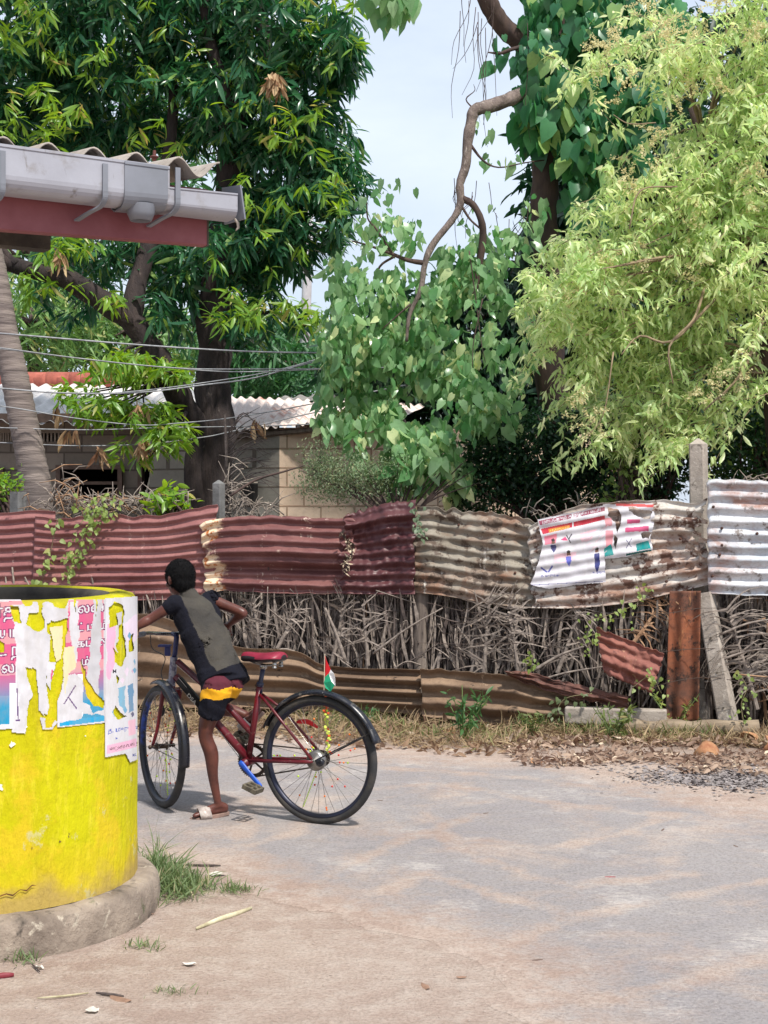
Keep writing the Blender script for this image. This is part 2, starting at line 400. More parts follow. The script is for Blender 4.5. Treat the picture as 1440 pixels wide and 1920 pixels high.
mb = ring(WC, [(RIN, -.6), (RIN, 1.16), (RIN+.01, ZW-.03), (RIN+.035, ZW-.004), (RIN+.07, ZW+.003), (RW-.045, ZW), (RW-.018, ZW-.008), (RW-.003, ZW-.03)]+[(RW, ZW-.05-(ZW-.05-ZP)*t/14) for t in range(15)], wobble=.0028)
for k in range(len(mb.f)): mb.m[k] = 1 if k < 160*3 else 0
mdark = mat('dark_mottled_grey', lin(50, 46, 42), lin(92, 86, 76), 6, .9, bump=.6)  # dark mottled tone for the well's inner side and small dark parts
mb.build('wall', [MYEL, mdark], well, smooth=True)
mpl = mat('mossy_concrete', lin(156, 142, 128), lin(110, 98, 88), 5, .95, spots=[(lin(66, 60, 54), 9, .56, .12), (lin(178, 168, 152), 14, .6, .08), (lin(84, 92, 60), 6, .64, .08)], bump=.9, bscale=18, bdist=.02)
ring(WC, [(RW-.02, ZP-.002), (RW+.03, ZP), (RP-.02, ZP-.006), (RP-.004, ZP-.025), (RP, ZP-.06), (RP+.004, .06), (RP, -.03)], 200, .012, 4).build('plinth', mpl, well, smooth=True)
# crack at the foot of the wall, a low lip of missing plaster
mb = MB(); pts = []
def cyl(px, py, off=0.0, r=RW):
    """hit the outside of the well wall"""
    d = Vector(((px-CX)/F, 1, -(py-HY)/F)); a = d.x**2+1; b = -2*(d.x*WC.x+WC.y); cc = WC.x**2+WC.y**2-(r+off)**2
    D = max(b*b-4*a*cc, 0); t = (-b-math.sqrt(D))/(2*a); return Vector((0, 0, CH))+d*t
SILX = 200.
while True:          # last column where the sight line still meets the wall
    dx_ = (SILX+.1-CX)/F; aa = dx_**2+1; bb_ = -2*(dx_*WC.x+WC.y)
    if bb_*bb_-4*aa*(WC.x**2+WC.y**2-(RW+.004)**2) <= 0: break
    SILX += .1
def fitx(x): return x if x < 236 else 236+(x-236)*(SILX-.5-236)/(263.5-236)
mcr = mat('bare_plaster_crack', lin(120, 70, 30), lin(70, 44, 24), 30, .95)
def strip(pts, wid, off=.002):
    mb = MB(); vs = []
    for i, (x, y) in enumerate(pts):
        h = wid*.5*(.3+.7*abs(math.sin(i*1.9)))*(0.2 if i in (0, len(pts)-1) else 1); a = cyl(x, y-h, off); b = cyl(x, y+h, off); vs += [a, b]
    mb.add(vs, [(2*i, 2*i+1, 2*i+3, 2*i+2) for i in range(len(pts)-1)]); return mb
strip([(-80, 1694), (-40, 1690), (-10, 1684), (12, 1676), (24, 1679), (38, 1668), (50, 1670), (60, 1660), (68, 1660)], 3.2, .007).build('crack', mcr, well)
for x, y, s_ in ((112, 1578, 4), (60, 1590, 2.5), (160, 1380, 3), (22, 1395, 9), (0, 1475, 12)):
    mb = MB(); c0 = cyl(x, y, .006); ring_ = [cyl(x+math.cos(a)*s_*random.uniform(.2, 1.0), y+math.sin(a)*s_*random.uniform(.2, .8), .004) for a in [k*2*math.pi/11 for k in range(11)]]
    mb.add(ring_, [list(range(11))]); mb.build('plaster_chip', mat('chip', lin(225, 220, 205) if s_ > 2.8 and x != 112 else lin(110, 90, 30), None, rough=.9), well)

# ---- printed posters: every cell of a fine grid is bare, torn paper or print
def glyph_tris(txt, size):
    cu = bpy.data.curves.new('t', 'FONT'); cu.body = txt; cu.size = size; cu.offset = size*.012; cu.resolution_u = 3
    ob = bpy.data.objects.new('t', cu); COL.objects.link(ob); dg = bpy.context.evaluated_depsgraph_get(); dg.update()
    me = bpy.data.meshes.new_from_object(ob.evaluated_get(dg)); me.calc_loop_triangles()
    V = np.array([v.co[:2] for v in me.vertices]).reshape(-1, 2); T = np.array([t.vertices[:] for t in me.loop_triangles]).reshape(-1, 3)
    COL.objects.unlink(ob); bpy.data.objects.remove(ob); bpy.data.curves.remove(cu); bpy.data.meshes.remove(me)
    return V, T
class Canvas:
    """a little numpy drawing board in picture-pixel units; kind 0 = nothing, 1 = paper"""
    def __init__(s, x0, y0, x1, y1, st):
        s.x0, s.y0, s.st = x0, y0, st; s.w = int((x1-x0)/st); s.h = int((y1-y0)/st)
        s.c = np.ones((s.h, s.w, 3)); s.k = np.zeros((s.h, s.w), bool)
        yy, xx = np.mgrid[0:s.h, 0:s.w]; s.X = x0+(xx+.5)*st; s.Y = y0+(yy+.5)*st
        n = np.zeros((s.h, s.w))
        for o, a in ((12, 1.), (5, .35), (2, .10)):
            g_ = rng.random((int(s.h*s.st/o)+3, int(s.w*s.st/o)+3)); fy = (s.Y-y0)/o; fx = (s.X-x0)/o; iy = fy.astype(int); ix = fx.astype(int); fy -= iy; fx -= ix
            n += a*((g_[iy, ix]*(1-fx)+g_[iy, ix+1]*fx)*(1-fy)+(g_[iy+1, ix]*(1-fx)+g_[iy+1, ix+1]*fx)*fy)
        s.n = n/1.45-.5
    def inpoly(s, pts, rag=0.):
        Q = np.stack([(s.X+s.n*rag).ravel(), (s.Y+np.roll(s.n, 7, 1)*rag).ravel()], 1); return inside(Q, np.array(pts, float)).reshape(s.h, s.w)
    def fill(s, pts, col, rag=0., kind=True):
        m_ = s.inpoly(pts, rag); s.k[m_] = kind
        if col is not None: s.c[m_] = col
    def tri(s, V, T, col):
        for t in T:
            p = V[t]; x0, y0 = p.min(0); x1, y1 = p.max(0)
            a = max(0, int((x0-s.x0)/s.st)-1); b = min(s.w, int((x1-s.x0)/s.st)+2); c_ = max(0, int((y0-s.y0)/s.st)-1); d = min(s.h, int((y1-s.y0)/s.st)+2)
            if a >= b or c_ >= d: continue
            X = s.X[c_:d, a:b]; Y = s.Y[c_:d, a:b]
            def e(i, j): return (p[j][0]-p[i][0])*(Y-p[i][1])-(p[j][1]-p[i][1])*(X-p[i][0])
            e0, e1, e2 = e(0, 1), e(1, 2), e(2, 0); mk = ((e0 >= 0) & (e1 >= 0) & (e2 >= 0)) | ((e0 <= 0) & (e1 <= 0) & (e2 <= 0))
            s.c[c_:d, a:b][mk] = col
    def text(s, txt, x, y, size, col, slope=0., out=None):
        V, T = glyph_tris(txt, size)
        if not len(T): return
        V = np.stack([x+V[:, 0], y-V[:, 1]+slope*V[:, 0]], 1)
        if out is not None:
            for dx in (-1.6, 0, 1.6):
                for dy in (-1.6, 0, 1.6): s.tri(V+np.array([dx, dy]), T, out)
        s.tri(V, T, col)
    def line(s, a, b, wd, col):
        a, b = np.array(a, float), np.array(b, float); n_ = np.array([-(b-a)[1], (b-a)[0]]); n_ = n_/np.linalg.norm(n_)*wd/2
        s.fill([a+n_, b+n_, b-n_, a-n_], col)
    def mesh(s, name, fn):
        gx = s.x0+np.arange(s.w+1)*s.st; gy = s.y0+np.arange(s.h+1)*s.st
        V = np.array([fn(x, y) for y in gy for x in gx]); iy, ix = np.nonzero(s.k); i = iy*(s.w+1)+ix
        Fq = np.stack([i+s.w+1, i+s.w+2, i+1, i], 1); used, inv = np.unique(Fq, return_inverse=True)
        me = npmesh(name, V[used], inv.reshape(-1, 4)); at = me.color_attributes.new('print', 'FLOAT_COLOR', 'CORNER')
        cc = np.ones((len(iy), 4, 4), np.float32); cc[:, :, :3] = s.c[iy, ix][:, None, :]; at.data.foreach_set('color', cc.ravel()); return me
m, nt, bs = newmat('printed_paper', .7, 0, .3)
a = node(nt, 'ShaderNodeAttribute', attribute_name='print'); c = nmix(nt, nstep(nt, nnoise(nt, nvec(nt, (1, 1, .5)), 16, 9, .75), .45, .75, 0, .4), a.outputs['Color'], lin(158, 148, 134))
nt.links.new(c, bs.inputs['Base Color']); nbump(nt, bs, nnoise(nt, nvec(nt, (1, 1, .4)), 30, 5), .3, .004); MPRINT = m
WH = np.array(lin(204, 203, 208)); PK = np.array(lin(196, 84, 124)); PK2 = np.array(lin(206, 142, 150)); BLU = np.array(lin(20, 138, 178)); PUR = np.array(lin(88, 58, 110)); CREAM = np.array(lin(214, 200, 160))
def big_poster(cv, x0, x1, yt, yb, box, texts, slope=0.):
    """pink to blue election sheet"""
    H = yb-yt; sl_ = lambda x: slope*(x-x0)
    q = [(x0, yt+sl_(x0)), (x1, yt+sl_(x1)), (x1, yb+sl_(x1)), (x0, yb+sl_(x0))]; cv.fill(q, WH)
    t = np.clip((cv.Y-sl_(cv.X)-yt)/H, 0, 1); ink = cv.inpoly([(x0+3, yt+4+sl_(x0)), (x1-2, yt+4+sl_(x1)), (x1-2, yb-9+sl_(x1)), (x0+3, yb-9+sl_(x0))])
    col = PK+(PK2-PK)*((np.sin(t*26)*.5+.5)[..., None] > .72); k = np.clip((t-.55)/.28, 0, 1)[..., None]; col = col*(1-k)+BLU*k; cv.c[ink] = col[ink]
    for (tx, x, y, sz) in texts: cv.text(tx, x, y, sz, WH, slope, np.array(lin(120, 40, 90)))
    bx0, bx1, by0, by1 = box; cv.fill([(bx0, by0), (bx1, by0+slope*(bx1-bx0)), (bx1, by1+slope*(bx1-bx0)), (bx0, by1)], np.array(lin(232, 230, 234)))
cv = Canvas(-150, 1124, 258, 1440, 1.4)
SL = -.10
big_poster(cv, -140, 46, 1133, 1376, (18, 60, 1281, 1366), [('தேர்தல்', -60, 1160, 30), ('யாரு ட', -2, 1196, 25), ('ட் ந', -6, 1230, 27), ('லை', 2, 1262, 26)], SL*.6)
cv.fill([(30, 1140), (46, 1138), (60, 1240), (48, 1376), (22, 1374), (30, 1300)], WH, 4)
big_poster(cv, 108, 197, 1124, 1364, (112, 155, 1268, 1348), [('லை க', 146, 1150, 23), ('ட் டும்', 144, 1184, 19), ('கட் டு', 144, 1214, 19), ('ம்', 152, 1248, 20)], SL)
cv.c[cv.inpoly([(112, 1352), (196, 1342), (196, 1352), (112, 1362)])] = np.array(lin(0, 150, 196))
# strips of torn white backing
for pts in ([(22, 1134), (44, 1133), (62, 1240), (50, 1300), (34, 1300), (33, 1250)], [(40, 1132), (70, 1128), (84, 1240), (92, 1345), (72, 1330), (68, 1255), (50, 1245), (44, 1180)],
            [(80, 1130), (92, 1129), (96, 1180), (90, 1240), (84, 1345), (70, 1320)], [(90, 1130), (128, 1128), (128, 1160), (108, 1168), (92, 1160)], [(131, 1127), (146, 1126), (148, 1190), (144, 1230), (140, 1260), (134, 1210), (130, 1180)],
            [(176, 1122), (192, 1121), (188, 1240), (184, 1310), (168, 1300), (162, 1270), (172, 1200)], [(88, 1240), (104, 1240), (104, 1290), (96, 1298), (89, 1280)], [(40, 1300), (60, 1290), (58, 1345), (44, 1372), (26, 1372)],
            [(112, 1270), (140, 1262), (156, 1275), (155, 1346), (108, 1356)], [(154, 1318), (168, 1322), (176, 1338), (196, 1330), (196, 1340), (156, 1340)], [(76, 1346), (108, 1352), (100, 1366), (78, 1366)]):
    cv.fill(pts, WH*random.uniform(.82, 1), 7); mk_ = cv.inpoly(pts, 7); cv.c[mk_] *= (1-.16*np.clip(np.roll(cv.n, 5, 0)*2+.3, 0, 1))[mk_][:, None]
# where everything is ripped away and the yellow wall shows
for pts in ([(52, 1148), (80, 1146), (84, 1176), (76, 1186), (62, 1180), (50, 1168)], [(88, 1168), (128, 1160), (124, 1200), (122, 1260), (112, 1300), (98, 1362), (84, 1362), (94, 1300), (104, 1240), (102, 1200), (90, 1185)],
            [(48, 1252), (68, 1256), (72, 1310), (78, 1360), (52, 1366), (50, 1330), (60, 1300)], [(150, 1232), (166, 1280), (180, 1300), (194, 1312), (194, 1328), (176, 1324), (160, 1306)], [(18, 1136), (34, 1136), (40, 1168), (26, 1166)],
            [(92, 1120), (128, 1120), (124, 1142), (100, 1138)], [(40, 1120), (66, 1120), (60, 1134), (44, 1136)], [(-4, 1198), (6, 1204), (6, 1222), (-4, 1226)], [(136, 1120), (142, 1120), (141, 1150)], [(180, 1118), (184, 1118), (180, 1160)], [(60, 1366), (110, 1366), (110, 1374), (60, 1374)]):
    cv.fill(pts, None, 8, False)
cv.fill([(94, 1176), (118, 1174), (116, 1236), (106, 1240)], CREAM, 5); cv.fill([(120, 1214), (138, 1212), (142, 1250), (128, 1264), (122, 1300), (118, 1260)], CREAM, 6)
cv.line((120, 1320), (142, 1285), 2.2, PUR); cv.line((128, 1307), (144, 1329), 2.4, PUR); cv.line((32, 1290), (34, 1352), 2, PUR); cv.line((29, 1351), (38, 1350), 3, PUR); cv.line((96, 1274), (98, 1256), 3, PK)
me = cv.mesh('poster', lambda x, y: cyl(fitx(x), y, .0042)); o = link('poster', me, MPRINT, well); o['label'] = 'torn pink to blue election posters around the wall'
cv = Canvas(196, 1116, 263, 1432, 1.1); LAV = np.array(lin(222, 206, 222))
cv.fill([(197, 1122), (262, 1118), (262, 1408), (197, 1420)], WH); cv.fill([(200, 1170), (216, 1160), (216, 1240), (204, 1275), (200, 1275)], np.array(lin(226, 168, 196)), 6)
cv.fill([(232, 1170), (262, 1150), (262, 1200), (240, 1210)], LAV, 6); cv.fill([(200, 1398), (260, 1384), (260, 1400), (200, 1414)], np.array(lin(222, 170, 196)))
for k in range(14):
    x = random.uniform(205, 258); y = random.uniform(1130, 1340); s_ = random.uniform(2, 6); cv.fill([(x-s_, y), (x, y-s_*1.6), (x+s_, y), (x, y+s_*2)], random.choice([np.array(lin(110, 160, 190)), LAV, np.array(lin(200, 170, 190)), np.array(lin(90, 90, 120))]), 6)
cv.fill([(222, 1290), (236, 1286), (232, 1330), (222, 1320)], np.array(lin(120, 170, 196)), 8); cv.fill([(240, 1286), (252, 1280), (252, 1330), (242, 1336)], np.array(lin(96, 140, 176)), 8)
cv.text('த. முருகன்', 202, 1374, 11, np.array(lin(60, 80, 170)), -.12); cv.text('M', 211, 1262, 10, np.array(lin(30, 30, 50))); cv.text('மாநகரசபை தமிழ்', 205, 1407, 8, np.array(lin(90, 40, 60)), -.2); cv.text('M', 217, 1386, 5, np.array(lin(60, 80, 170)))
cv.fill([(242, 1352), (258, 1348), (258, 1376), (242, 1380)], np.array(lin(226, 180, 196)), 3)
for pts in ([(202, 1140), (214, 1126), (230, 1134), (232, 1190), (238, 1230), (228, 1250), (218, 1245), (220, 1200), (222, 1170), (204, 1176)], [(212, 1215), (222, 1225), (220, 1245), (212, 1238)], [(240, 1200), (252, 1190), (254, 1225), (246, 1222)],
            [(214, 1320), (226, 1338), (240, 1345), (224, 1352), (214, 1340)], [(216, 1262), (224, 1270), (220, 1284)]):
    cv.fill(pts, None, 10, False)
cv.fill([(219, 1150), (228, 1146), (228, 1170), (222, 1172)], WH*.85, 5)
cv.fill([(234, 1412), (261, 1404), (261, 1422), (246, 1430)], WH*.95, 6); cv.text('ML', 250, 1419, 8, np.array(lin(70, 80, 140)), -.2)
me = cv.mesh('poster', lambda x, y: cyl(fitx(x), y, .006)); o = link('poster', me, MPRINT, well); o['label'] = 'pale narrow poster at the right edge of the wall'

# ================================================================ shelter eave, upper left
# plane of the gutter: s runs along it to the right, off to the camera side
E0 = Vector((-720/F*4.6, 4.6, 0)); ED = Vector((math.cos(R(31)), math.sin(R(31)), 0)); EN = Vector((ED.y, -ED.x, 0))
def E(px, py, off=0.0):
    d = Vector(((px-CX)/F, 1, -(py-HY)/F)); p0 = E0+EN*off; t = p0.dot(EN)/d.dot(EN); return Vector((0, 0, CH))+d*t
def Es(px): return (E(px, 400)-E0).dot(ED)
def Ez(px, py, off=0.0): return E(px, py, off).z
shelter = empty('shelter_roof', E0+Vector((-.6, .6, 0)), 'asbestos sheeted shelter roof with grey plastic gutter on a maroon beam', 'roof')
mgut = mat('grey_pvc', lin(158, 160, 170), lin(140, 141, 150), 3, .5, spots=[(lin(118, 112, 106), 9, .56, .2), (lin(96, 88, 80), 24, .62, .12, (1, 1, .3))], bump=.12)
mgut2 = mat('grey_pvc_patch', lin(120, 124, 134), lin(108, 112, 120), 5, .5)
mmar = mat('maroon_steel', lin(138, 78, 84), lin(120, 64, 70), 4, .6, spots=[(lin(90, 50, 50), 12, .66, .05)], bump=.1, rvar=.15)
masb = mat('asbestos', lin(168, 160, 152), lin(132, 124, 116), 6, .95, spots=[(lin(90, 86, 80), 18, .58, .1)], bump=.6, bscale=60)
def Ew(s, off, z): return E0+ED*s+EN*off+Vector((0, 0, z))
zt, zb = Ez(0, 277), Ez(0, 366); S1 = Es(446); SL0 = -2.6
def gutter(s0, s1, zt0, zt1, zb0, zb1, off0=.0, dep=.13, m_=None, name='gutter'):
    prof = [(.003, 1.), (.003, .94), (0, .93), (0, .34), (-.002, .25), (-.007, .17), (-.014, .10), (-.024, .05), (-.036, .015), (-.05, .0), (-dep+.04, .0), (-dep+.01, .1), (-dep, 1.), (-dep+.004, 1.), (-dep+.015, .12), (-dep+.042, .03), (-.04, .04), (-.015, .12), (-.004, .24), (-.004, 1.), ]
    mb = MB(); n = 12
    for i in range(n+1):
        t = i/n; s_ = s0+(s1-s0)*t; a = zt0+(zt1-zt0)*t; b = zb0+(zb1-zb0)*t
        for (o_, h) in prof: mb.v.append(tuple(Ew(s_, off0+o_, b+(a-b)*h)))
    k = len(prof)
    for i in range(n):
        for j in range(k): mb.f.append([i*k+j, i*k+(j+1) % k, (i+1)*k+(j+1) % k, (i+1)*k+j]); mb.m.append(0)
    mb.f.append(list(range(k))); mb.m.append(0); mb.f.append([n*k+j for j in range(k)][::-1]); mb.m.append(0)
    return mb.build(name, m_ or mgut, shelter, smooth=False)
sA = Es(318); zA, zB = Ez(318, 312), Ez(318, 392)
gutter(SL0, sA, zt+.03, zA, zb+.02, zB)
gutter(sA-.02, S1, Ez(330, 352), Ez(440, 362), Ez(340, 396), Ez(440, 408), -.002)
gutter(Es(233), Es(314), Ez(233, 303)+.001, Ez(314, 314)+.001, Ez(233, 386)-.004, Ez(314, 392)-.004, .005, .142, mgut2, 'outlet_box')
mb = MB(); mb.lathe(E(264, 384, -.045)-Vector((0, 0, .0)), (0, 0, -1), [(.05, 0), (.047, .03), (.036, .055), (.033, .055), (.044, .028), (.046, 0)], 20); mb.build('outlet_spout', mgut2, shelter, smooth=True)
for px in (4, 196, 332):      # straps
    mb = MB(); s_ = Es(px); a = zt-.01 if px < 200 else Ez(px, 315); b = Ez(px, 372 if px < 100 else 385 if px < 300 else 397)
    path = [Vector(q) for q in [Ew(s_, .006, a)]+spline([Ew(s_, .006, b+.045), Ew(s_, .002, b+.02), Ew(s_-.008, -.018, b-.002), Ew(s_-.03, -.06, b-.016), Ew(s_-.055, -.12, b-.036)], 4)]
    for q in range(len(path)-1):
        d = (path[q+1]-path[q]); wv = ED*.009; nn = d.cross(wv).normalized()*.003
        mb.add([path[q]-wv-nn, path[q]+wv-nn, path[q]+wv+nn, path[q]-wv+nn, path[q+1]-wv-nn, path[q+1]+wv-nn, path[q+1]+wv+nn, path[q+1]-wv+nn], [(0,3,2,1),(4,5,6,7),(0,1,5,4),(1,2,6,5),(2,3,7,6),(3,0,4,7)])
    mb.build('gutter_strap', mgut2, shelter)
mb = MB(); pts = [Ew(S1+.002, .012, Ez(446, 354)+.012), Ew(S1+.002, -.14, Ez(446, 354)+.03), Ew(S1+.012, -.14, Ez(446, 408)), Ew(S1+.02, .012, Ez(452, 408)-.006)]
mb.add(pts+[p+ED*.006 for p in pts], [(0,1,2,3),(7,6,5,4),(0,4,5,1),(1,5,6,2),(2,6,7,3),(3,7,4,0)]); mb.build('gutter_end_cap', mgut2, shelter)
# fascia beam behind the gutter, and the second purlin further back
s2 = Es(389); mb = MB(); B_OFF = -.135
def ebox(mb, s0, s1, o0, o1, za0, za1, zb0, zb1):
    vs = [Ew(s0, o0, zb0), Ew(s1, o0, zb1), Ew(s1, o1, zb1), Ew(s0, o1, zb0), Ew(s0, o0, za0), Ew(s1, o0, za1), Ew(s1, o1, za1), Ew(s0, o1, za0)]
    mb.add(vs, [(0,3,2,1),(4,5,6,7),(0,1,5,4),(1,2,6,5),(2,3,7,6),(3,0,4,7)])
z0b, z1b = Ez(0, 452, B_OFF), Ez(388, 460, B_OFF); s2 = (E(390, 430, B_OFF)-E0-EN*B_OFF).dot(ED)
ebox(mb, SL0, s2, B_OFF, B_OFF-.05, z0b+.24, z1b+.20, z0b-.003*6, z1b); mb.build('beam', mmar, shelter, bevel=.004)
mb = MB(); ebox(mb, s2-.004, s2+.002, B_OFF+.002, B_OFF-.052, z1b+.198, z1b+.198, z1b-.002, z1b-.002); mb.build('beam_end', mdark, shelter)
mb = MB(); q_ = E(95, 468, -.62)-E0-EN*-.62; ebox(mb, SL0, q_.dot(ED), -.62, -.70, q_.z+.14, q_.z+.14, q_.z+.02, q_.z)
for q in (-.75, -1.6): ebox(mb, q-.04, q+.02, -.14, -2.6, z0b+.22, z0b+.22, z0b+.16, z0b+.16)
mb.build('purlin', mdark, shelter)
mb = MB()
for o_ in (-.16, -2.5): ebox(mb, -1.9, -1.82, o_, o_-.08, z0b, z0b, 0, 0)
mb.build('post', mmar, shelter)
# corrugated sheeting, pitch 0.155 m, sloping up away from the gutter
pit = (Es(343)-Es(12))/4; ph = Es(343); L = 2.6; npt = int((Es(420)-SL0)/pit*14); mb = MB(); rows = 12
for th in (0, 1):
    for j in range(rows):
        o_ = -.035-(L+.03)*j/(rows-1)
        for i in range(npt+1):
            s_ = SL0+(Es(420)-SL0)*i/npt; base = np.interp(s_, [SL0, 0, Es(343), Es(420)], [Ez(0, 260, -.035)+.1, Ez(0, 259, -.035), Ez(343, 298, -.035), Ez(420, 308, -.035)])
            z = base-.029+.029*math.cos(2*math.pi*(s_-ph)/pit)+(-o_-.035)*math.tan(R(7))
            mb.v.append(tuple(Ew(s_, o_+.012*mnoise.noise(Vector((s_*9, j, 0)))*(j == 0), z+(.007 if th == 0 else 0))))
N1 = npt+1
for j in range(rows-1):
    for i in range(npt):
        a = j*N1+i; mb.f += [[a, a+1, a+N1+1, a+N1], [a+rows*N1, a+rows*N1+N1, a+rows*N1+N1+1, a+rows*N1+1]]
for i in range(npt): mb.f.append([i, i+rows*N1, i+1+rows*N1, i+1])
for j in range(rows-1): a = j*N1+npt; mb.f.append([a, a+rows*N1, a+N1+rows*N1, a+N1])
mb.m = [0]*len(mb.f); mb.build('roof_sheet', masb, shelter, smooth=True)
mb = MB(); c0 = Ew(Es(302), -.06, Ez(302, 300)+.01); mb.tube([c0, c0+Vector((0, 0, .035))], [.008, .005], 8); mb.sphere(c0+Vector((0, 0, .012)), (.016, .016, .006), 10); mb.build('roof_bolt', mat('rusty_bolt', lin(120, 60, 50), lin(60, 40, 40), 40, .8), shelter)
# the curved dry husk hanging off the gutter end
p0 = E(440, 410, -.03); mb = MB(); mb.tube([p0, p0+ED*.012-Vector((0, 0, .014)), p0+ED*.014-Vector((0, 0, .03)), p0+ED*.004-Vector((0, 0, .042))], [.004, .006, .005, .002], 8); mb.build('gutter_hook', masb, shelter, smooth=True)
# ================================================================ corrugated iron fence
def lerp_poly(pts, n):
    p = np.array(pts, float); x = p[:, 0]; xs = np.linspace(x[0], x[-1], n); return np.stack([xs, np.interp(xs, x, p[:, 1])], 1)
def spl_poly(pts, n):
    s = np.array(spline(pts, 12)); L = np.r_[0, np.cumsum(np.linalg.norm(np.diff(s, axis=0), axis=1))]; t = np.linspace(0, L[-1], n)
    return np.stack([np.interp(t, L, s[:, k]) for k in range(2)], 1)
def rustmat(name, base, base2, rust, dark, light=None, amt=.55, rough=.6, metal=0., streak=(1, 1, .35), bands=None):
    m, nt, bs = newmat(name, rough, metal, .4)
    v = nvec(nt); vs = nvec(nt, (.45, .45, .95)); vv = nvec(nt, (1.6, 1.6, .3))
    c = nmix(nt, nstep(nt, nnoise(nt, vs, 4, 8, .6), .35, .65), base, base2)
    c = nmix(nt, nstep(nt, nnoise(nt, vs, 3, 11, .72, .4), amt, amt+.14, 0, .85), c, rust)
    c = nmix(nt, nstep(nt, nnoise(nt, vv, 11, 8, .7), .58, .75, 0, .45), c, rust)
    c = nmix(nt, nstep(nt, nnoise(nt, v, 9, 10, .7), amt+.06, amt+.12), c, dark)
    if light is not None: c = nmix(nt, nstep(nt, nnoise(nt, vv, 7, 10, .75), .6, .66), c, light)
    c = nmix(nt, nstep(nt, nnoise(nt, v, 45, 6, .7), .5, .85, 0, .6), c, dark)
    nt.links.new(c, bs.inputs['Base Color']); nt.links.new(nstep(nt, nnoise(nt, v, 8, 8), .3, .7, rough-.18, min(1, rough+.2)), bs.inputs['Roughness'])
    nbump(nt, bs, nmath(nt, 'ADD', nnoise(nt, v, 30, 8, .7), nnoise(nt, v, 6, 5)), .35, .006); return m
def sheet(name, top, bot, n, m, off=0., amp=.011, bulge=None, dent=.02, label=None, nu=70, nvper=12, seed=0, rag=(0, 0, 0, 0), hole=None, vpow=None, kinks=(), group='corrugated iron sheets of the fence', parent=None):
    """ridges run left-right; top/bot are picture outlines at the fence plane; u along, v up"""
    T = spl_poly(top, nu+1); B = spl_poly(bot, nu+1); nv = int(n*nvper); V = []
    r_ = random.Random(seed)
    for j in range(nv+1):
        v = j/nv; vv = v if vpow is None else vpow(v)
        for i in range(nu+1):
            u = i/nu; e = 0
            q = B[i]*(1-vv)+T[i]*vv
            x = q[0]; y = q[1]
            jl = mnoise.noise(Vector((seed*3.1, v*n*1.3, 0)))*rag[0]*max(0, 1-u*8); jr = mnoise.noise(Vector((seed*5.3, v*n*1.3, 4)))*rag[1]*max(0, 1-(1-u)*8)
            x += jl+jr; y += mnoise.noise(Vector((u*14, seed, 7)))*rag[2]*max(0, 1-(1-v)*n/1.2)+mnoise.noise(Vector((u*11, seed, 9)))*rag[3]*max(0, 1-v*n/1.2)
            a = amp*(1+.35*mnoise.noise(Vector((u*3, v*2, seed))))
            d = a*math.sin(2*math.pi*v*n+.5*mnoise.noise(Vector((u*3.2, seed, 1))))+dent*mnoise.noise(Vector((u*3.4, v*2.2, seed+2.5)))+dent*.35*mnoise.noise(Vector((u*13, v*9, seed)))
            for (ku, kv, kr, kd) in kinks: d += kd*math.exp(-((u-ku)**2+((v-kv)*.6)**2)/kr**2)
            if bulge: d += bulge(u, v)
            V.append(tuple(P(x, y, FY(x, off)+d)))
    fs = []
    for j in range(nv):
        for i in range(nu):
            if hole and hole((i+.5)/nu, (j+.5)/nv): continue
            a = j*(nu+1)+i; fs.append([a, a+1, a+nu+2, a+nu+1])
    o = link(name, npmesh(name, V, fs, smooth=True), m, parent)
    s = o.modifiers.new('thickness', 'SOLIDIFY'); s.thickness = .0025
    if parent is None: tag(o, label, 'metal sheet', group)
    return o
MAR = rustmat('maroon_iron', lin(150, 104, 100), lin(124, 78, 78), lin(112, 66, 60), lin(70, 40, 42), lin(184, 150, 142), .57, .6)
MARD = rustmat('dark_maroon_iron', lin(98, 60, 60), lin(78, 44, 48), lin(92, 48, 46), lin(50, 30, 34), None, .6, .5)
MARC = rustmat('worn_maroon_iron', lin(128, 86, 82), lin(98, 60, 60), lin(108, 62, 54), lin(56, 34, 36), lin(206, 186, 170), .6, .55)
RGY = rustmat('weathered_iron', lin(160, 154, 142), lin(118, 110, 98), lin(120, 82, 60), lin(78, 64, 54), lin(184, 178, 168), .46, .7)
RGL = rustmat('pale_rusty_iron', lin(200, 196, 190), lin(168, 160, 150), lin(136, 92, 68), lin(92, 66, 56), lin(222, 214, 204), .46, .65)
SIL = rustmat('bluish_zinc', lin(202, 203, 206), lin(162, 172, 182), lin(146, 100, 80), lin(120, 112, 108), lin(214, 214, 214), .50, .55, .1)
BRN = rustmat('brown_old_iron', lin(142, 118, 96), lin(104, 84, 68), lin(92, 70, 54), lin(58, 46, 38), lin(176, 156, 134), .54, .8)
ORG = rustmat('orange_rust_iron', lin(138, 82, 56), lin(104, 64, 48), lin(88, 62, 52), lin(58, 42, 36), lin(176, 124, 80), .47, .85)
DRST = rustmat('dark_rust_iron', lin(112, 76, 66), lin(84, 56, 50), lin(120, 70, 50), lin(46, 34, 32), lin(150, 120, 100), .52, .85)
sheet('corrugated_sheet', [(-330, 955), (-120, 958), (0, 962), (60, 957), (104, 959)], [(-330, 1132), (0, 1128), (60, 1126), (96, 1124)], 9.5, MAR, .03, .016, label='faded pink-maroon corrugated sheet at the far left behind the well', seed=1, dent=.012)
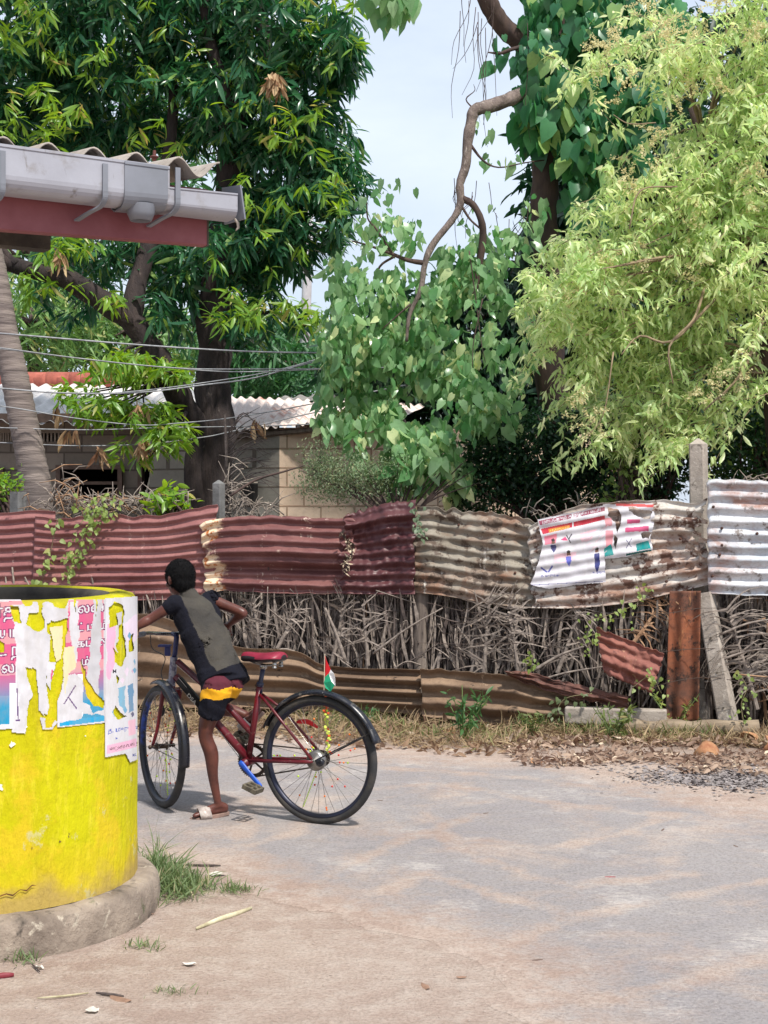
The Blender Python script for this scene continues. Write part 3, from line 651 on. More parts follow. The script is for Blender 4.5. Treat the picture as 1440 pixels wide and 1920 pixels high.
sheet('corrugated_sheet', [(66, 968), (110, 972), (200, 968), (300, 966), (370, 952), (408, 946)], [(60, 1126), (200, 1126), (330, 1124), (398, 1124)], 9.5, MAR, -.01, .016, label='pink-maroon corrugated sheet behind the boy\'s head with vines over its left end', seed=2, dent=.02, rag=(0, 12, 6, 0), kinks=((.55, .55, .12, .03), (.9, .8, .1, -.04)))
m, nt_, _b = None, None, None
def creamend(m, p, rad, col=lin(222, 200, 172), col2=lin(176, 104, 50)):
    """cream with rust-orange patches around one corner of the sheet (fixed in the sheet's own space)"""
    nt = m.node_tree; bs = nt.nodes['Principled BSDF']; src = bs.inputs['Base Color'].links[0].from_socket
    v = node(nt, 'ShaderNodeVectorMath', operation='DISTANCE'); nt.links.new(nvec(nt), v.inputs[0]); v.inputs[1].default_value = p
    d = nmath(nt, 'ADD', v.outputs['Value'], nmath(nt, 'MULTIPLY', nmath(nt, 'SUBTRACT', nnoise(nt, nvec(nt, (1, 1, 2)), 8, 8, .65), .5), rad*1.6))
    c = nmix(nt, nstep(nt, d, rad*.75, rad), nmix(nt, nstep(nt, nnoise(nt, nvec(nt, (2, 2, 1)), 9, 8, .7), .53, .6), col, col2), src); nt.links.new(c, bs.inputs['Base Color'])
for yy in (985, 1070, 1098): creamend(MARC, P(392, yy, FY(392)), .17)
def bulC(u, v): return -.10*math.exp(-((v-.55)/.25)**2)*math.sin(math.pi*min(1, u*1.1))**.5*.8+.07*math.exp(-((v-.30)/.09)**2)
sheet('corrugated_sheet', [(378, 985), (400, 974), (460, 968), (520, 967), (600, 971), (662, 972)], [(386, 1108), (430, 1108), (520, 1112), (600, 1113), (668, 1114)], 7, MARC, -.06, .021, bulge=bulC, label='bulging worn maroon sheet with a pale rusty left edge, behind the boy\'s back', seed=3, dent=.03, rag=(10, 10, 3, 3), nu=90,
      hole=lambda u, v: False)
def holeD(u, v):
    return False
sheet('corrugated_sheet', [(650, 962), (672, 960), (720, 944), (760, 940), (778, 936)], [(630, 1112), (700, 1114), (776, 1114)], 8, MARD, -.10, .016, label='dark maroon corrugated sheet with a raised folded top edge, above the flag', seed=4, dent=.06, rag=(14, 6, 6, 0), nu=90, bulge=lambda u, v: -.05*math.exp(-((v-.86)/.07)**2)+.05*max(0, v-.9)*4, kinks=((.2, .7, .2, .06),))
# crumpled, frayed seam between the two maroon sheets
mb = MB(); rr = random.Random(3)
for k in range(70):
    t = rr.random(); x = 646+8*math.sin(t*5)+rr.uniform(-6, 7)+t*10; y = 1000+t*76; c0 = P(x, y, FY(x, -.17)); d = Vector((rr.uniform(-1, 1), rr.uniform(-.6, .2), rr.uniform(-1, 1)))*.035; e = Vector((rr.uniform(-1, 1), rr.uniform(-1, 1), rr.uniform(-1, 1)))*.012
    mb.mi = 0 if rr.random() < .45 else 1; mb.add([c0-d, c0-e, c0+d, c0+e, c0+Vector((0, .008, 0))], [(0, 1, 2), (0, 2, 3), (0, 4, 1), (2, 4, 3)])
tag(mb.build('torn_rag', [mat('frayed_pale', lin(206, 190, 164), lin(150, 130, 110), 30), mat('frayed_dark', lin(40, 30, 26), lin(70, 52, 40), 30)]), 'frayed black and cream rag stuffed in the seam of the maroon sheets', 'rag')
sheet('corrugated_sheet', [(774, 956), (800, 950), (850, 956), (940, 964), (985, 974), (1014, 984)], [(776, 1110), (840, 1118), (930, 1134), (1000, 1140), (1040, 1139)], 8.5, RGY, -.07, .0125, label='grey-brown weathered corrugated sheet left of the posters', seed=5, dent=.045, rag=(10, 14, 8, 0), nu=110, kinks=((.25, .8, .10, .05), (.7, .35, .09, -.05), (.5, .6, .05, .035), (.85, .75, .07, .04)))
def torn(u, v): return u > .955+.02*math.sin(v*30) and .42 < v < .93 or (u > .93+.02*math.sin(v*17) and .5 < v < .72)
sheet('corrugated_sheet', [(990, 990), (1020, 974), (1080, 950), (1160, 941), (1250, 938), (1300, 944), (1326, 934)], [(1000, 1140), (1080, 1140), (1180, 1130), (1260, 1112), (1330, 1096)], 8.5, RGL, -.10, .0125, label='pale rusty corrugated sheet carrying the torn posters', seed=6, dent=.032, rag=(10, 6, 4, 0), nu=130, hole=torn, kinks=((.8, .5, .08, .05), (.72, .85, .07, -.04), (.08, .3, .06, .04), (.9, .2, .06, -.03)))
mb = MB()     # curled torn tin at the sheet's end
for k in range(9):
    t = k/8; x = 1300+14*math.sin(k*2.1); y = 958+t*96; c0 = P(x, y, FY(x, -.14)); mb.add([c0, c0+Vector((.05, -.03, -.02)), c0+Vector((.06, .02, -.05)), c0+Vector((-.01, .02, -.04))], [(0, 1, 2, 3)])
tag(mb.build('torn_strip', RGL), 'curled torn tin strip beside the concrete post', 'metal strip')
sheet('corrugated_sheet', [(1326, 904), (1340, 898), (1400, 900), (1470, 904), (1640, 908)], [(1328, 1112), (1400, 1116), (1470, 1117), (1640, 1118)], 9, SIL, -.16, .016, label='bluish silver corrugated sheet at the right edge', seed=7, dent=.012, rag=(4, 0, 4, 2), nu=60)
# the long low sheets lying along the foot of the fence
sheet('corrugated_sheet', [(-300, 1150), (0, 1146), (180, 1150), (262, 1152), (300, 1158), (360, 1176), (440, 1212), (556, 1222), (606, 1246), (700, 1254), (790, 1256)], [(-300, 1316), (0, 1318), (262, 1322), (400, 1326), (560, 1330), (700, 1334), (800, 1340)], 3.6, BRN, -.16, .035, label='long brown low corrugated sheet behind the bicycle', seed=8, dent=.03, rag=(0, 8, 4, 4), nu=150, nvper=16, group='low sheets along the foot of the fence')
sheet('corrugated_sheet', [(788, 1254), (850, 1258), (950, 1266), (990, 1280), (1060, 1300), (1112, 1326)], [(792, 1342), (880, 1352), (1000, 1358), (1112, 1352)], 2.6, BRN, -.24, .035, label='dark brown low corrugated sheet behind the small green weed', seed=9, dent=.02, rag=(4, 10, 4, 4), nu=90, nvper=16, group='low sheets along the foot of the fence')
sheet('corrugated_sheet', [(944, 1258), (1000, 1262), (1060, 1278), (1180, 1306)], [(955, 1266), (1000, 1286), (1060, 1304), (1174, 1330)], 2.2, DRST, -.30, .012, label='flattened dark rusty sheet lying tilted on the low sheet', seed=10, dent=.05, rag=(6, 12, 6, 6), nu=50, group='rusty scrap sheets')
# crumpled rust-red sheet, ridges tilted
def freesheet(name, corners, n, m, off, amp, label, seed, dent, cat='metal sheet', group=None, vert=False, nu=50, nvper=12):
    A, B, C_, D = [np.array(q, float) for q in corners]; nv = int(n*nvper); V = []   # A top-left, B top-right, C bottom-right, D bottom-left
    for j in range(nv+1):
        v = j/nv
        for i in range(nu+1):
            u = i/nu
            q = (A*(1-v)+D*v)*(1-u)+(B*(1-v)+C_*v)*u if not vert else (A*(1-u)+D*u)*(1-v)+(B*(1-u)+C_*u)*v
            d = amp*math.sin(2*math.pi*v*n)+dent*mnoise.noise(Vector((u*2.6, v*2.6, seed)))+dent*.4*mnoise.noise(Vector((u*9, v*8, seed)))
            x = q[0]+mnoise.noise(Vector((v*12, seed, 0)))*5*(u < .04 or u > .96); y = q[1]+mnoise.noise(Vector((u*12, seed, 5)))*5*(v < .04 or v > .96)
            V.append(tuple(P(x, y, FY(x, off)+d+(q[1]-1200)/1000*-.3*(not vert))))
    fs = [[j*(nu+1)+i, j*(nu+1)+i+1, (j+1)*(nu+1)+i+1, (j+1)*(nu+1)+i] for j in range(nv) for i in range(nu)]
    o = link(name, npmesh(name, V, fs, smooth=True), m); s = o.modifiers.new('thickness', 'SOLIDIFY'); s.thickness = .0025
    return tag(o, label, cat, group)
RRED = rustmat('red_rust_iron', lin(140, 90, 78), lin(112, 66, 62), lin(176, 116, 66), lin(74, 44, 44), lin(186, 150, 118), .53, .8)
freesheet('corrugated_sheet', [(1118, 1176), (1246, 1226), (1222, 1300), (1132, 1262)], 4, RRED, -.38, .012, 'crumpled red and orange rusted sheet leaning in the gap', 11, .05, group='rusty scrap sheets')
freesheet('corrugated_sheet', [(1256, 1108), (1314, 1108), (1310, 1352), (1248, 1352)], 1.7, ORG, -.16, .018, 'upright narrow strip of orange rusted iron beside the leaning concrete post', 12, .012, vert=True, nu=60, group='rusty scrap sheets')
# nail heads with rust halos: one small part per sheet
mnail = mat('nail_rust', lin(84, 52, 40), lin(50, 34, 30), 60, .9)
def nails(o, pts, off):
    for (x, y) in pts: mb = MB(); c = P(x, y, FY(x, off)); mb.lathe(c, (0, -1, .2), [(.010, -.02), (.010, 0), (.006, .004), (.001, .005)], 8, True); mb.build('nail_head', mnail, o)
for o in [q for q in bpy.data.objects if q.name.startswith('corrugated_sheet')]:
    lb = o.get('label', '')
    if 'bluish' in lb: nails(o, [(1354, 990), (1354, 1022), (1350, 1040), (1338, 950), (1336, 1080), (1420, 1000)], -.185)
    if 'left of the posters' in lb: nails(o, [(800, 1022), (860, 984), (946, 1005), (966, 1074)], -.095)
    if 'carrying' in lb: nails(o, [(1276, 1010), (1314, 1058), (1250, 1090)], -.125)
# ---- posts
mcon = mat('fence_concrete', lin(168, 158, 148), lin(140, 130, 120), 6, .95, spots=[(lin(96, 88, 80), 14, .58, .1), (lin(192, 184, 172), 22, .6, .08)], bump=.6, bscale=40)
mcon2 = mat('grey_concrete', lin(116, 116, 116), lin(90, 90, 90), 6, .95, spots=[(lin(60, 58, 56), 14, .6, .1)], bump=.5, bscale=40)
mwood = mat('grey_wood', lin(128, 116, 106), lin(88, 78, 72), 3, .9, stretch=(8, 8, .6), spots=[(lin(50, 44, 40), 6, .6, .06)], bump=.7, bscale=14)
def post(name, top, bot, wpx, m, label, cat, off=0., cap=True, holes=0, topoff=0., group=None):
    a = P(bot[0], bot[1], FY(bot[0], off)); b = P(top[0], top[1], FY(top[0], off+topoff)); w_ = wpx/F*a.y/1.35; ax = (b-a); L = ax.length; ax.normalize()
    yaw = Matrix.Rotation(R(-28), 3, 'Z'); x = (yaw @ Vector((1, 0, 0))); x = (x-ax*x.dot(ax)).normalized(); y = ax.cross(x)
    th = empty(name, a, label, cat, group); mb = MB()
    lv = [(-.05, 1), (.0, 1), (L*.3, .99), (L*.6, .97), (L-w_*.35, .93), (L, .1 if cap else .93)]; n = 8
    for (h, k) in lv:
        for q in range(n):
            an = math.pi/4+q*math.pi/4 ; cx_ = [(-1,-.8),(-.8,-1),(.8,-1),(1,-.8),(1,.8),(.8,1),(-.8,1),(-1,.8)][q]
            jit = mnoise.noise(Vector((h*7, q*2., w_)))*.003
            mb.v.append(tuple(a+ax*h+(x*cx_[0]+y*cx_[1])*(w_/2*k+jit)))
    for i in range(len(lv)-1):
        for q in range(n): mb.f.append([i*n+q, i*n+(q+1) % n, (i+1)*n+(q+1) % n, (i+1)*n+q]); mb.m.append(0)
    mb.f.append([len(lv)*n-n+q for q in range(n)]); mb.m.append(0)
    mb.build('shaft', m, th)
    if holes:
        for k in range(holes):
            t = .12+.8*k/holes; p = a+ax*(L*t)-y*w_*.5; h = MB(); h.tube([p-x*.02*0+y*.004, p-y*.006], .007, 8); h.tube([p-x*w_*.55-y*.01, p-y*.012, p+x*w_*.55-y*.008], .0016, 5); h.build('wire_tie', mdark, th)
    return th, a, b, ax, x, y, w_
post('concrete_post', (1309, 822), (1316, 1352), 42, mcon, 'tall concrete post with a pyramid top beside the silver sheet', 'post', .10, holes=5, group='concrete fence posts')
post('concrete_post', (1322, 1112), (1366, 1356), 44, mcon, 'leaning concrete prop post below the silver sheet', 'post', -.22, cap=False, holes=3, topoff=.12, group='concrete fence posts')
post('concrete_post', (410, 900), (412, 1335), 26, mcon2, 'short grey concrete post in front of the dark mango trunk', 'post', .09, group='concrete fence posts')
post('concrete_post', (34, 922), (34, 1330), 34, mcon2, 'dark grey concrete post at the far left behind the maroon sheet', 'post', .35, cap=False, group='concrete fence posts')
th = empty('wooden_post', P(790, 1348, FY(790, .02)), 'round grey weathered wooden post under the seam of the sheets', 'post'); mb = MB()
pp = [P(790+2*math.sin(k), 1348-k*26, FY(790, .0)) for k in range(16)]; mb.tube(pp, [.052+.004*math.sin(k*2.3) for k in range(16)], 14); mb.build('shaft', mwood, th, smooth=True)
mb = MB(); pa, pb = P(1170, 1364, FY(1200, -.36)), P(1424, 1364, FY(1424, -.30)); mb.tube([pa.lerp(pb, k/12)+Vector((0, 0, .008*math.sin(k*1.7))) for k in range(13)], [.052+.006*math.sin(k*2.) for k in range(13)], 12)
tag(mb.build('fallen_log', mat('dusty_log', lin(146, 130, 110), lin(110, 96, 80), 5, .95, stretch=(1, 6, 6), bump=.6), smooth=True), 'dusty log lying along the foot of the leaning post', 'log')
mb = MB(); pa, pb = P(1060, 1350, FY(1060, -.30)), P(1250, 1352, FY(1250, -.28)); mb.box((pa+pb)/2+Vector((0, 0, .03)), ((pb-pa).length, .10, .12), Matrix.Rotation(math.atan2(pb.y-pa.y, pb.x-pa.x), 3, 'Z'))
tag(mb.build('kerb_block', mcon, bevel=.012), 'long low concrete slab edge in the weeds at the foot of the fence', 'kerb')
# ---- posters pasted on the pale sheet (they follow its ridges)
def on_sheet(off):
    def f(x, y):
        return P(x, y, FY(x, -.10)+off-.018+.005*math.sin((y+x*.16)/19.5*2*math.pi)+.006*mnoise.noise(Vector((x*.05, y*.05, 0))))
    return f
fpost = empty('fence_poster', P(1070, 1080, FY(1070, -.14)), 'torn white and pink election poster sheet hanging on the pale rusty iron', 'poster')
cv = Canvas(990, 936, 1232, 1106, .9); GRN = np.array(lin(0, 140, 140)); MR = np.array(lin(140, 70, 90)); BL = np.array(lin(60, 66, 130)); WP = np.array(lin(206, 204, 210)); PP = np.array(lin(234, 196, 206)); SK = np.array(lin(120, 84, 70))
def sk(x, y): return (x+ -.0*(y), y)
cv.fill([(1008, 974), (1138, 946), (1130, 990), (1134, 1050), (1136, 1092), (1084, 1096), (1030, 1104), (994, 1096), (1006, 1066), (1018, 1020)], WP, 3)
cv.fill([(1010, 977), (1134, 950), (1134, 958), (1012, 985)], MR); cv.fill([(1014, 992), (1134, 966), (1134, 974), (1018, 1002)], np.array(lin(180, 50, 66)), 1); cv.fill([(1028, 992), (1068, 984), (1068, 990), (1030, 999)], np.array(lin(206, 120, 50)))
cv.fill([(1020, 1006), (1044, 1000), (1042, 1018), (1022, 1022)], np.array(lin(226, 130, 150)), 3); cv.fill([(1050, 1012), (1060, 1006), (1066, 1014)], np.array(lin(214, 70, 120)), 2); cv.fill([(1088, 1000), (1120, 992), (1110, 1012), (1090, 1016)], PP, 5); cv.fill([(1040, 1040), (1080, 1034), (1080, 1050), (1040, 1056)], PP, 5)
cv.text('மாபெரும் தமிழ்', 1016, 983, 9, WP, -.22); cv.text('தேசிய கட்சி', 1076, 969, 8, WP, -.22); cv.text('யாழ் மாவட்டம்', 1030, 997, 5, np.array(lin(240, 210, 120)), -.2)
for (x, y, h) in ((1037, 1014, 22), (1119, 1030, 46), (1066, 1036, 26)):
    cv.fill([(x-3, y), (x+3, y-1), (x+4, y+5), (x-3, y+6)], SK, 1); cv.fill([(x-4, y-2), (x, y-5), (x+4, y-2), (x+3, y+1), (x-3, y+1)], np.array(lin(30, 26, 34)), 1); cv.fill([(x-5, y+8), (x+5, y+7), (x+6, y+h*.6), (x+1, y+h), (x-4, y+h*.7)], BL*(.8 if x != 1066 else 2.5), 2)
cv.line((1062, 1003), (1070, 1018), 2, np.array(lin(40, 34, 60))); cv.line((1072, 1001), (1066, 1012), 2, np.array(lin(40, 34, 60)))
cv.line((1014, 1064), (1026, 1073), 3, BL*1.6); cv.line((1036, 1061), (1028, 1073), 3, BL*1.6); cv.text('த. முருகன்', 1014, 1082, 6, BL*1.5, -.05); cv.text('க. அருள்', 1110, 1075, 6, BL*1.5, -.05)
cv.line((996, 1097), (1130, 1090), 1, BL)
cv.fill([(1072, 960), (1075, 960), (1076, 1000), (1073, 1000)], WP)
for k in range(24): x = random.uniform(1085, 1132); y = random.uniform(990, 1040); cv.line((x, y), (x+random.uniform(4, 12), y-random.uniform(4, 10)), 1.2, random.choice([WP*.8, WP, PP]))
o = link('paper', cv.mesh('paper', on_sheet(-.018)), MPRINT, fpost)
fpost2 = empty('fence_poster', P(1180, 1040, FY(1180, -.14)), 'shredded pink and teal poster with a cross mark, right of the white poster', 'poster')
cv = Canvas(1120, 936, 1240, 1064, .9)
cv.fill([(1132, 946), (1222, 944), (1228, 966), (1220, 1010), (1224, 1030), (1180, 1042), (1150, 1046), (1134, 1048), (1128, 1020)], WP, 4)
cv.fill([(1154, 944), (1226, 946), (1224, 951), (1156, 949)], np.array(lin(206, 90, 90)), 2); cv.fill([(1176, 974), (1200, 974), (1200, 980), (1176, 982)], PK, 2); cv.fill([(1172, 990), (1216, 986), (1216, 996), (1172, 998)], PK, 2); cv.fill([(1136, 996), (1150, 994), (1148, 1026), (1136, 1030)], PK2, 3); cv.fill([(1134, 972), (1148, 972), (1148, 986), (1136, 988)], PK2, 3)
cv.fill([(1132, 1028), (1146, 1020), (1150, 1040), (1134, 1044)], GRN, 3); cv.fill([(1194, 1020), (1216, 1014), (1220, 1028), (1194, 1034)], GRN, 2); cv.fill([(1174, 1038), (1222, 1030), (1222, 1033), (1174, 1042)], GRN*.3, 1)
cv.line((1174, 1012), (1184, 1026), 1.2, BL*.6); cv.line((1184, 1010), (1174, 1028), 1.2, BL*.6)
for pts in ([(1140, 952), (1160, 956), (1168, 975), (1158, 1000), (1154, 980), (1142, 968)], [(1180, 952), (1222, 956), (1218, 972), (1190, 968)], [(1204, 1000), (1222, 998), (1220, 1012), (1208, 1012)], [(1150, 1000), (1158, 1010), (1152, 1030)]):
    cv.fill(pts, None, 9, False)
link('paper', cv.mesh('paper', on_sheet(-.017)), MPRINT, fpost2)

# ================================================================ dry sticks and fronds behind the gap
mdry = mat('dry_frond', lin(152, 140, 130), lin(104, 94, 88), 30, .9, spots=[(lin(166, 152, 136), 40, .58, .1)])
mdry2 = mat('dry_frond_brown', lin(104, 92, 86), lin(66, 58, 56), 30, .95)
mdry3 = mat('dry_frond_tan', lin(168, 136, 108), lin(128, 92, 66), 20, .9)
def frond_mb(n, L, spread, flatw=.012, curl=.2, rr=random):
    """a withered palm frond standing on its stalk: stalk plus drooping split leaflets"""
    mb = MB(); st = [Vector((0, 0, 0)), Vector((.02, 0, L*.35)), Vector((.03, .02, L*.7)), Vector((.06, .02, L))]; mb.tube(st, [.016, .013, .009, .004], 6, flat=.6)
    for k in range(n):
        t = rr.uniform(.15, 1); b = Vector((.03*t, 0, L*t)); sd_ = rr.choice((-1, 1)); a = rr.uniform(-.3, .9); l = rr.uniform(.25, .5)*L
        d = Vector((sd_*math.cos(a)*spread, rr.uniform(-.25, .12), math.sin(a))).normalized(); pts = []
        for q in range(5): u = q/4; pts.append(b+d*l*u+Vector((0, 0, -curl*l*u*u))+Vector((rr.uniform(-1, 1), rr.uniform(-1, 1), rr.uniform(-1, 1)))*.008)
        s_ = d.cross(Vector((rr.uniform(-.4, .4), 1, rr.uniform(-.4, .4)))).normalized(); vs = []
        for q, p in enumerate(pts): w_ = flatw*(1-.8*q/4)*.5; vs += [p-s_*w_, p+s_*w_+Vector((0, .003, 0))]
        mb.add(vs, [(2*q, 2*q+1, 2*q+3, 2*q+2) for q in range(4)])
    return mb
# thatch of palm stalks: too dense to count
rr = random.Random(11); mb = MB()
def stick(mb, x, yb, yt, off, w_, lean, rr):
    a = P(x, yb, FY(x, off)); b = P(x+lean, yt, FY(x, off+rr.uniform(-.06, .06))); mid = a.lerp(b, .5)+Vector((rr.uniform(-.03, .03), rr.uniform(-.02, .02), 0))
    pts = [Vector(q) for q in spline([a, mid, b], 3)]; mb.tube(pts, [w_*(1-.45*i/(len(pts)-1)) for i in range(len(pts))], 5, flat=rr.uniform(.4, 1))
for k in range(1900):
    x = rr.uniform(-250, 1500); mb.mi = rr.choice((0, 0, 0, 1, 1, 1, 2 if rr.random() < .12 else 1))
    dense = 1 if x < 800 else .9
    near = rr.random()
    stick(mb, x, 1340+rr.uniform(-70, 20), 1098-rr.uniform(-30, 40), .04+near*.30, rr.uniform(.004, .021)*(1 if near > .3 else .7), rr.gauss(0, 17 if rr.random() < .7 else 50), rr)
for k in range(900):      # flat split leaflets standing among the stalks
    x = rr.uniform(-250, 1500); yb = rr.uniform(1180, 1330); l = rr.uniform(40, 150); ln = rr.gauss(0, 22); mb.mi = rr.choice((0, 0, 1)); of = rr.uniform(-.06, .10); wd = rr.uniform(.006, .016)
    A = P(x, yb, FY(x, of)); B = P(x+ln, max(1104, yb-l), FY(x, of+rr.uniform(-.05, .05))); M_ = A.lerp(B, .5)+Vector((rr.uniform(-.03, .03), -.02, 0)); tw = Vector((1, rr.uniform(-.7, .7), 0)).normalized()
    mb.add([A-tw*wd*.5, A+tw*wd*.5, M_-tw*wd, M_+tw*wd+Vector((0, .004, 0)), B-tw*.001, B+tw*.001], [(0, 1, 3, 2), (2, 3, 5, 4)])
for k in range(200):     # criss-crossing twigs on the camera side
    x = rr.choice((rr.uniform(420, 800), rr.uniform(800, 1250), rr.uniform(1330, 1500))); y = rr.uniform(1120, 1320); mb.mi = rr.choice((0, 1, 1, 2 if x > 1300 else 0)); l = rr.uniform(20, 90); an = rr.gauss(0, 1.)
    a = P(x, y, FY(x, rr.uniform(-.1, .05))); b = P(x+l*math.sin(an), y-l*math.cos(an)*.8, FY(x, rr.uniform(-.14, .05))); c_ = a.lerp(b, .5)+Vector((rr.uniform(-.05, .05), 0, rr.uniform(-.03, .05)))
    mb.tube([Vector(q) for q in spline([a, c_, b], 3)], [rr.uniform(.0025, .006)]*7, 4)
tag(mb.build('dry_stick_thatch', [mdry, mdry2, mdry3], smooth=True), 'mass of upright grey palm stalks and twigs filling the fence gap', 'dry brush', kind='stuff')
# dark backing of old leaves behind
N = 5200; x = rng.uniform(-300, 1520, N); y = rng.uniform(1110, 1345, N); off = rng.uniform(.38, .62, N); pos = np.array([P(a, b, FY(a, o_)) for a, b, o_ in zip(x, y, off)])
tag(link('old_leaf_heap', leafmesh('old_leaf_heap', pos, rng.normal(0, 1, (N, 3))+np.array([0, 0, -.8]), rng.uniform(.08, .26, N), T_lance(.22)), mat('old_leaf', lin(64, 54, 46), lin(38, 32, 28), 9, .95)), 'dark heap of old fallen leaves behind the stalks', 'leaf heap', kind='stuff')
# single dry fronds that stand out
spots_ = [(905, 1276, .62, 0, 12, 'fan of pale split palm stalks right of the wooden post'), (972, 1270, .56, -12, 9, 'dry frond fanning out left of the flattened rusty sheet'), (1045, 1262, .5, 14, 9, 'dark dry frond hanging behind the crumpled red sheet'), (520, 1216, .4, 20, 7, 'pale dry frond behind the saddle'), (486, 1210, .36, -14, 8, 'dry frond beside the boy\'s right elbow'), (620, 1250, .55, 8, 7, 'dry frond standing above the flag'), (690, 1248, .5, -10, 6, 'dry frond with a curled tip left of the wooden post'),
          (1420, 1330, .75, -20, 14, 'tangled dry frond right of the leaning post'), (1385, 1300, .6, 25, 12, 'dry frond behind the leaning concrete post'), (1470, 1340, .7, 10, 12, 'dry frond at the right edge under the silver sheet'), (1180, 1215, .45, 30, 9, 'brown frond sagging below the poster sheet')]
for (px, py, L, an, n, lab) in spots_:
    rr = random.Random(px); o = link('dry_frond', frond_mb(n*4, L, 1.0 if px > 1300 else .5, .014, .1 if px < 1000 else .5, rr).mesh('dry_frond'), mdry if px != 1180 else mdry3); o.location = P(px, py, FY(px, -.10)); o.rotation_euler = (R(4), R(an), 0); tag(o, lab, 'dry frond', 'withered palm fronds in the fence gap')
# leaning sticks seen one by one
for (a, b, r_, lab) in [((1000, 1258), (1095, 1212), .014, 'bleached stick lying across the flattened rusty sheet'), ((700, 1225), (830, 1140), .010, 'thin dead branch crossing the wooden post'), ((500, 1180), (502, 1100), .006, 'thin upright pale rod by the boy\'s elbow'), ((985, 1285), (1130, 1250), .010, 'grey stalk resting on the flattened sheet'),
                        ((1350, 1190), (1450, 1160), .010, 'bleached twig right of the leaning post, upper one'), ((1345, 1240), (1450, 1215), .010, 'bleached twig right of the leaning post, lower one'), ((648, 1240), (610, 1140), .016, 'thick grey stalk leaning left behind the flag')]:
    A, B = P(*a, FY(a[0], -.2)), P(*b, FY(b[0], -.2)); mb = MB(); m_ = A.lerp(B, .5)+Vector((.0, 0, .02)); mb.tube([Vector(q) for q in spline([A, m_, B], 5)], [r_*(1-.05*k) for k in range(11)], 7)
    tag(mb.build('dry_stick', mdry, smooth=True), lab, 'stick', 'loose sticks in the fence gap')
# barbed wire strands
mwire = mat('rusty_wire', lin(90, 76, 68), lin(60, 50, 46), 40, .8)
def barbed(pts, off, lab):
    th = empty('barbed_wire', P(pts[0][0], pts[0][1], FY(pts[0][0], off)), lab, 'wire', 'barbed wire strands'); W = [P(x, y, FY(x, off)) for x, y in pts]; S = [Vector(q) for q in spline(W, 8)]; mb = MB(); mb.tube(S, .0022, 5)
    L = 0
    for i in range(1, len(S)):
        L += (S[i]-S[i-1]).length
        if L > .12:
            L = 0; c0 = S[i]
            for k in range(3): a = random.uniform(0, 6.28); d = Vector((.3*math.cos(a), math.sin(a), math.cos(a))).normalized()*.014; mb.tube([c0-d, c0+d], .0014, 4)
    mb.build('strand', mwire, th)
barbed([(800, 1130), (900, 1150), (1100, 1162), (1250, 1150), (1330, 1140), (1480, 1150)], -.2, 'barbed wire strand just below the poster sheet')
barbed([(780, 1205), (900, 1208), (1100, 1206), (1180, 1226), (1320, 1216), (1480, 1222)], -.21, 'middle barbed wire strand crossing the crumpled red sheet')
barbed([(1150, 1330), (1240, 1284), (1330, 1270), (1400, 1280), (1480, 1276)], -.24, 'lowest barbed wire strand by the orange strip')
barbed([(420, 1110), (520, 1118), (640, 1112), (780, 1120)], -.1, 'barbed wire strand below the maroon sheets')

# ================================================================ houses behind the fence
def blockwall(name, a, b, mort, sc=1.):
    m, nt, bs = newmat(name, .95, 0, .2); v = nvec(nt)
    br = node(nt, 'ShaderNodeTexBrick'); br.offset = .5; br.inputs['Scale'].default_value = 1
    br.inputs['Brick Width'].default_value = .4*sc; br.inputs['Row Height'].default_value = .2*sc; br.inputs['Mortar Size'].default_value = .011; br.inputs['Mortar Smooth'].default_value = .3
    br.inputs['Color1'].default_value = (*a, 1); br.inputs['Color2'].default_value = (*b, 1); br.inputs['Mortar'].default_value = (*mort, 1)
    sp = node(nt, 'ShaderNodeSeparateXYZ'); cb = node(nt, 'ShaderNodeCombineXYZ'); nt.links.new(v, sp.inputs[0]); nt.links.new(nmath(nt, 'ADD', sp.outputs[0], sp.outputs[1]), cb.inputs[0]); nt.links.new(sp.outputs[2], cb.inputs[1]); nt.links.new(cb.outputs[0], br.inputs['Vector'])
    c = nmix(nt, nstep(nt, nnoise(nt, v, 3, 8, .65), .45, .7, 0, .5), br.outputs['Color'], tuple(x*.6 for x in a)); c = nmix(nt, nstep(nt, nnoise(nt, v, 20, 6, .7), .5, .8, 0, .4), c, mort)
    nt.links.new(c, bs.inputs['Base Color']); nbump(nt, bs, nmath(nt, 'ADD', br.outputs['Fac'], nmath(nt, 'MULTIPLY', nnoise(nt, v, 30, 6), -.5)), .6, .012); return m

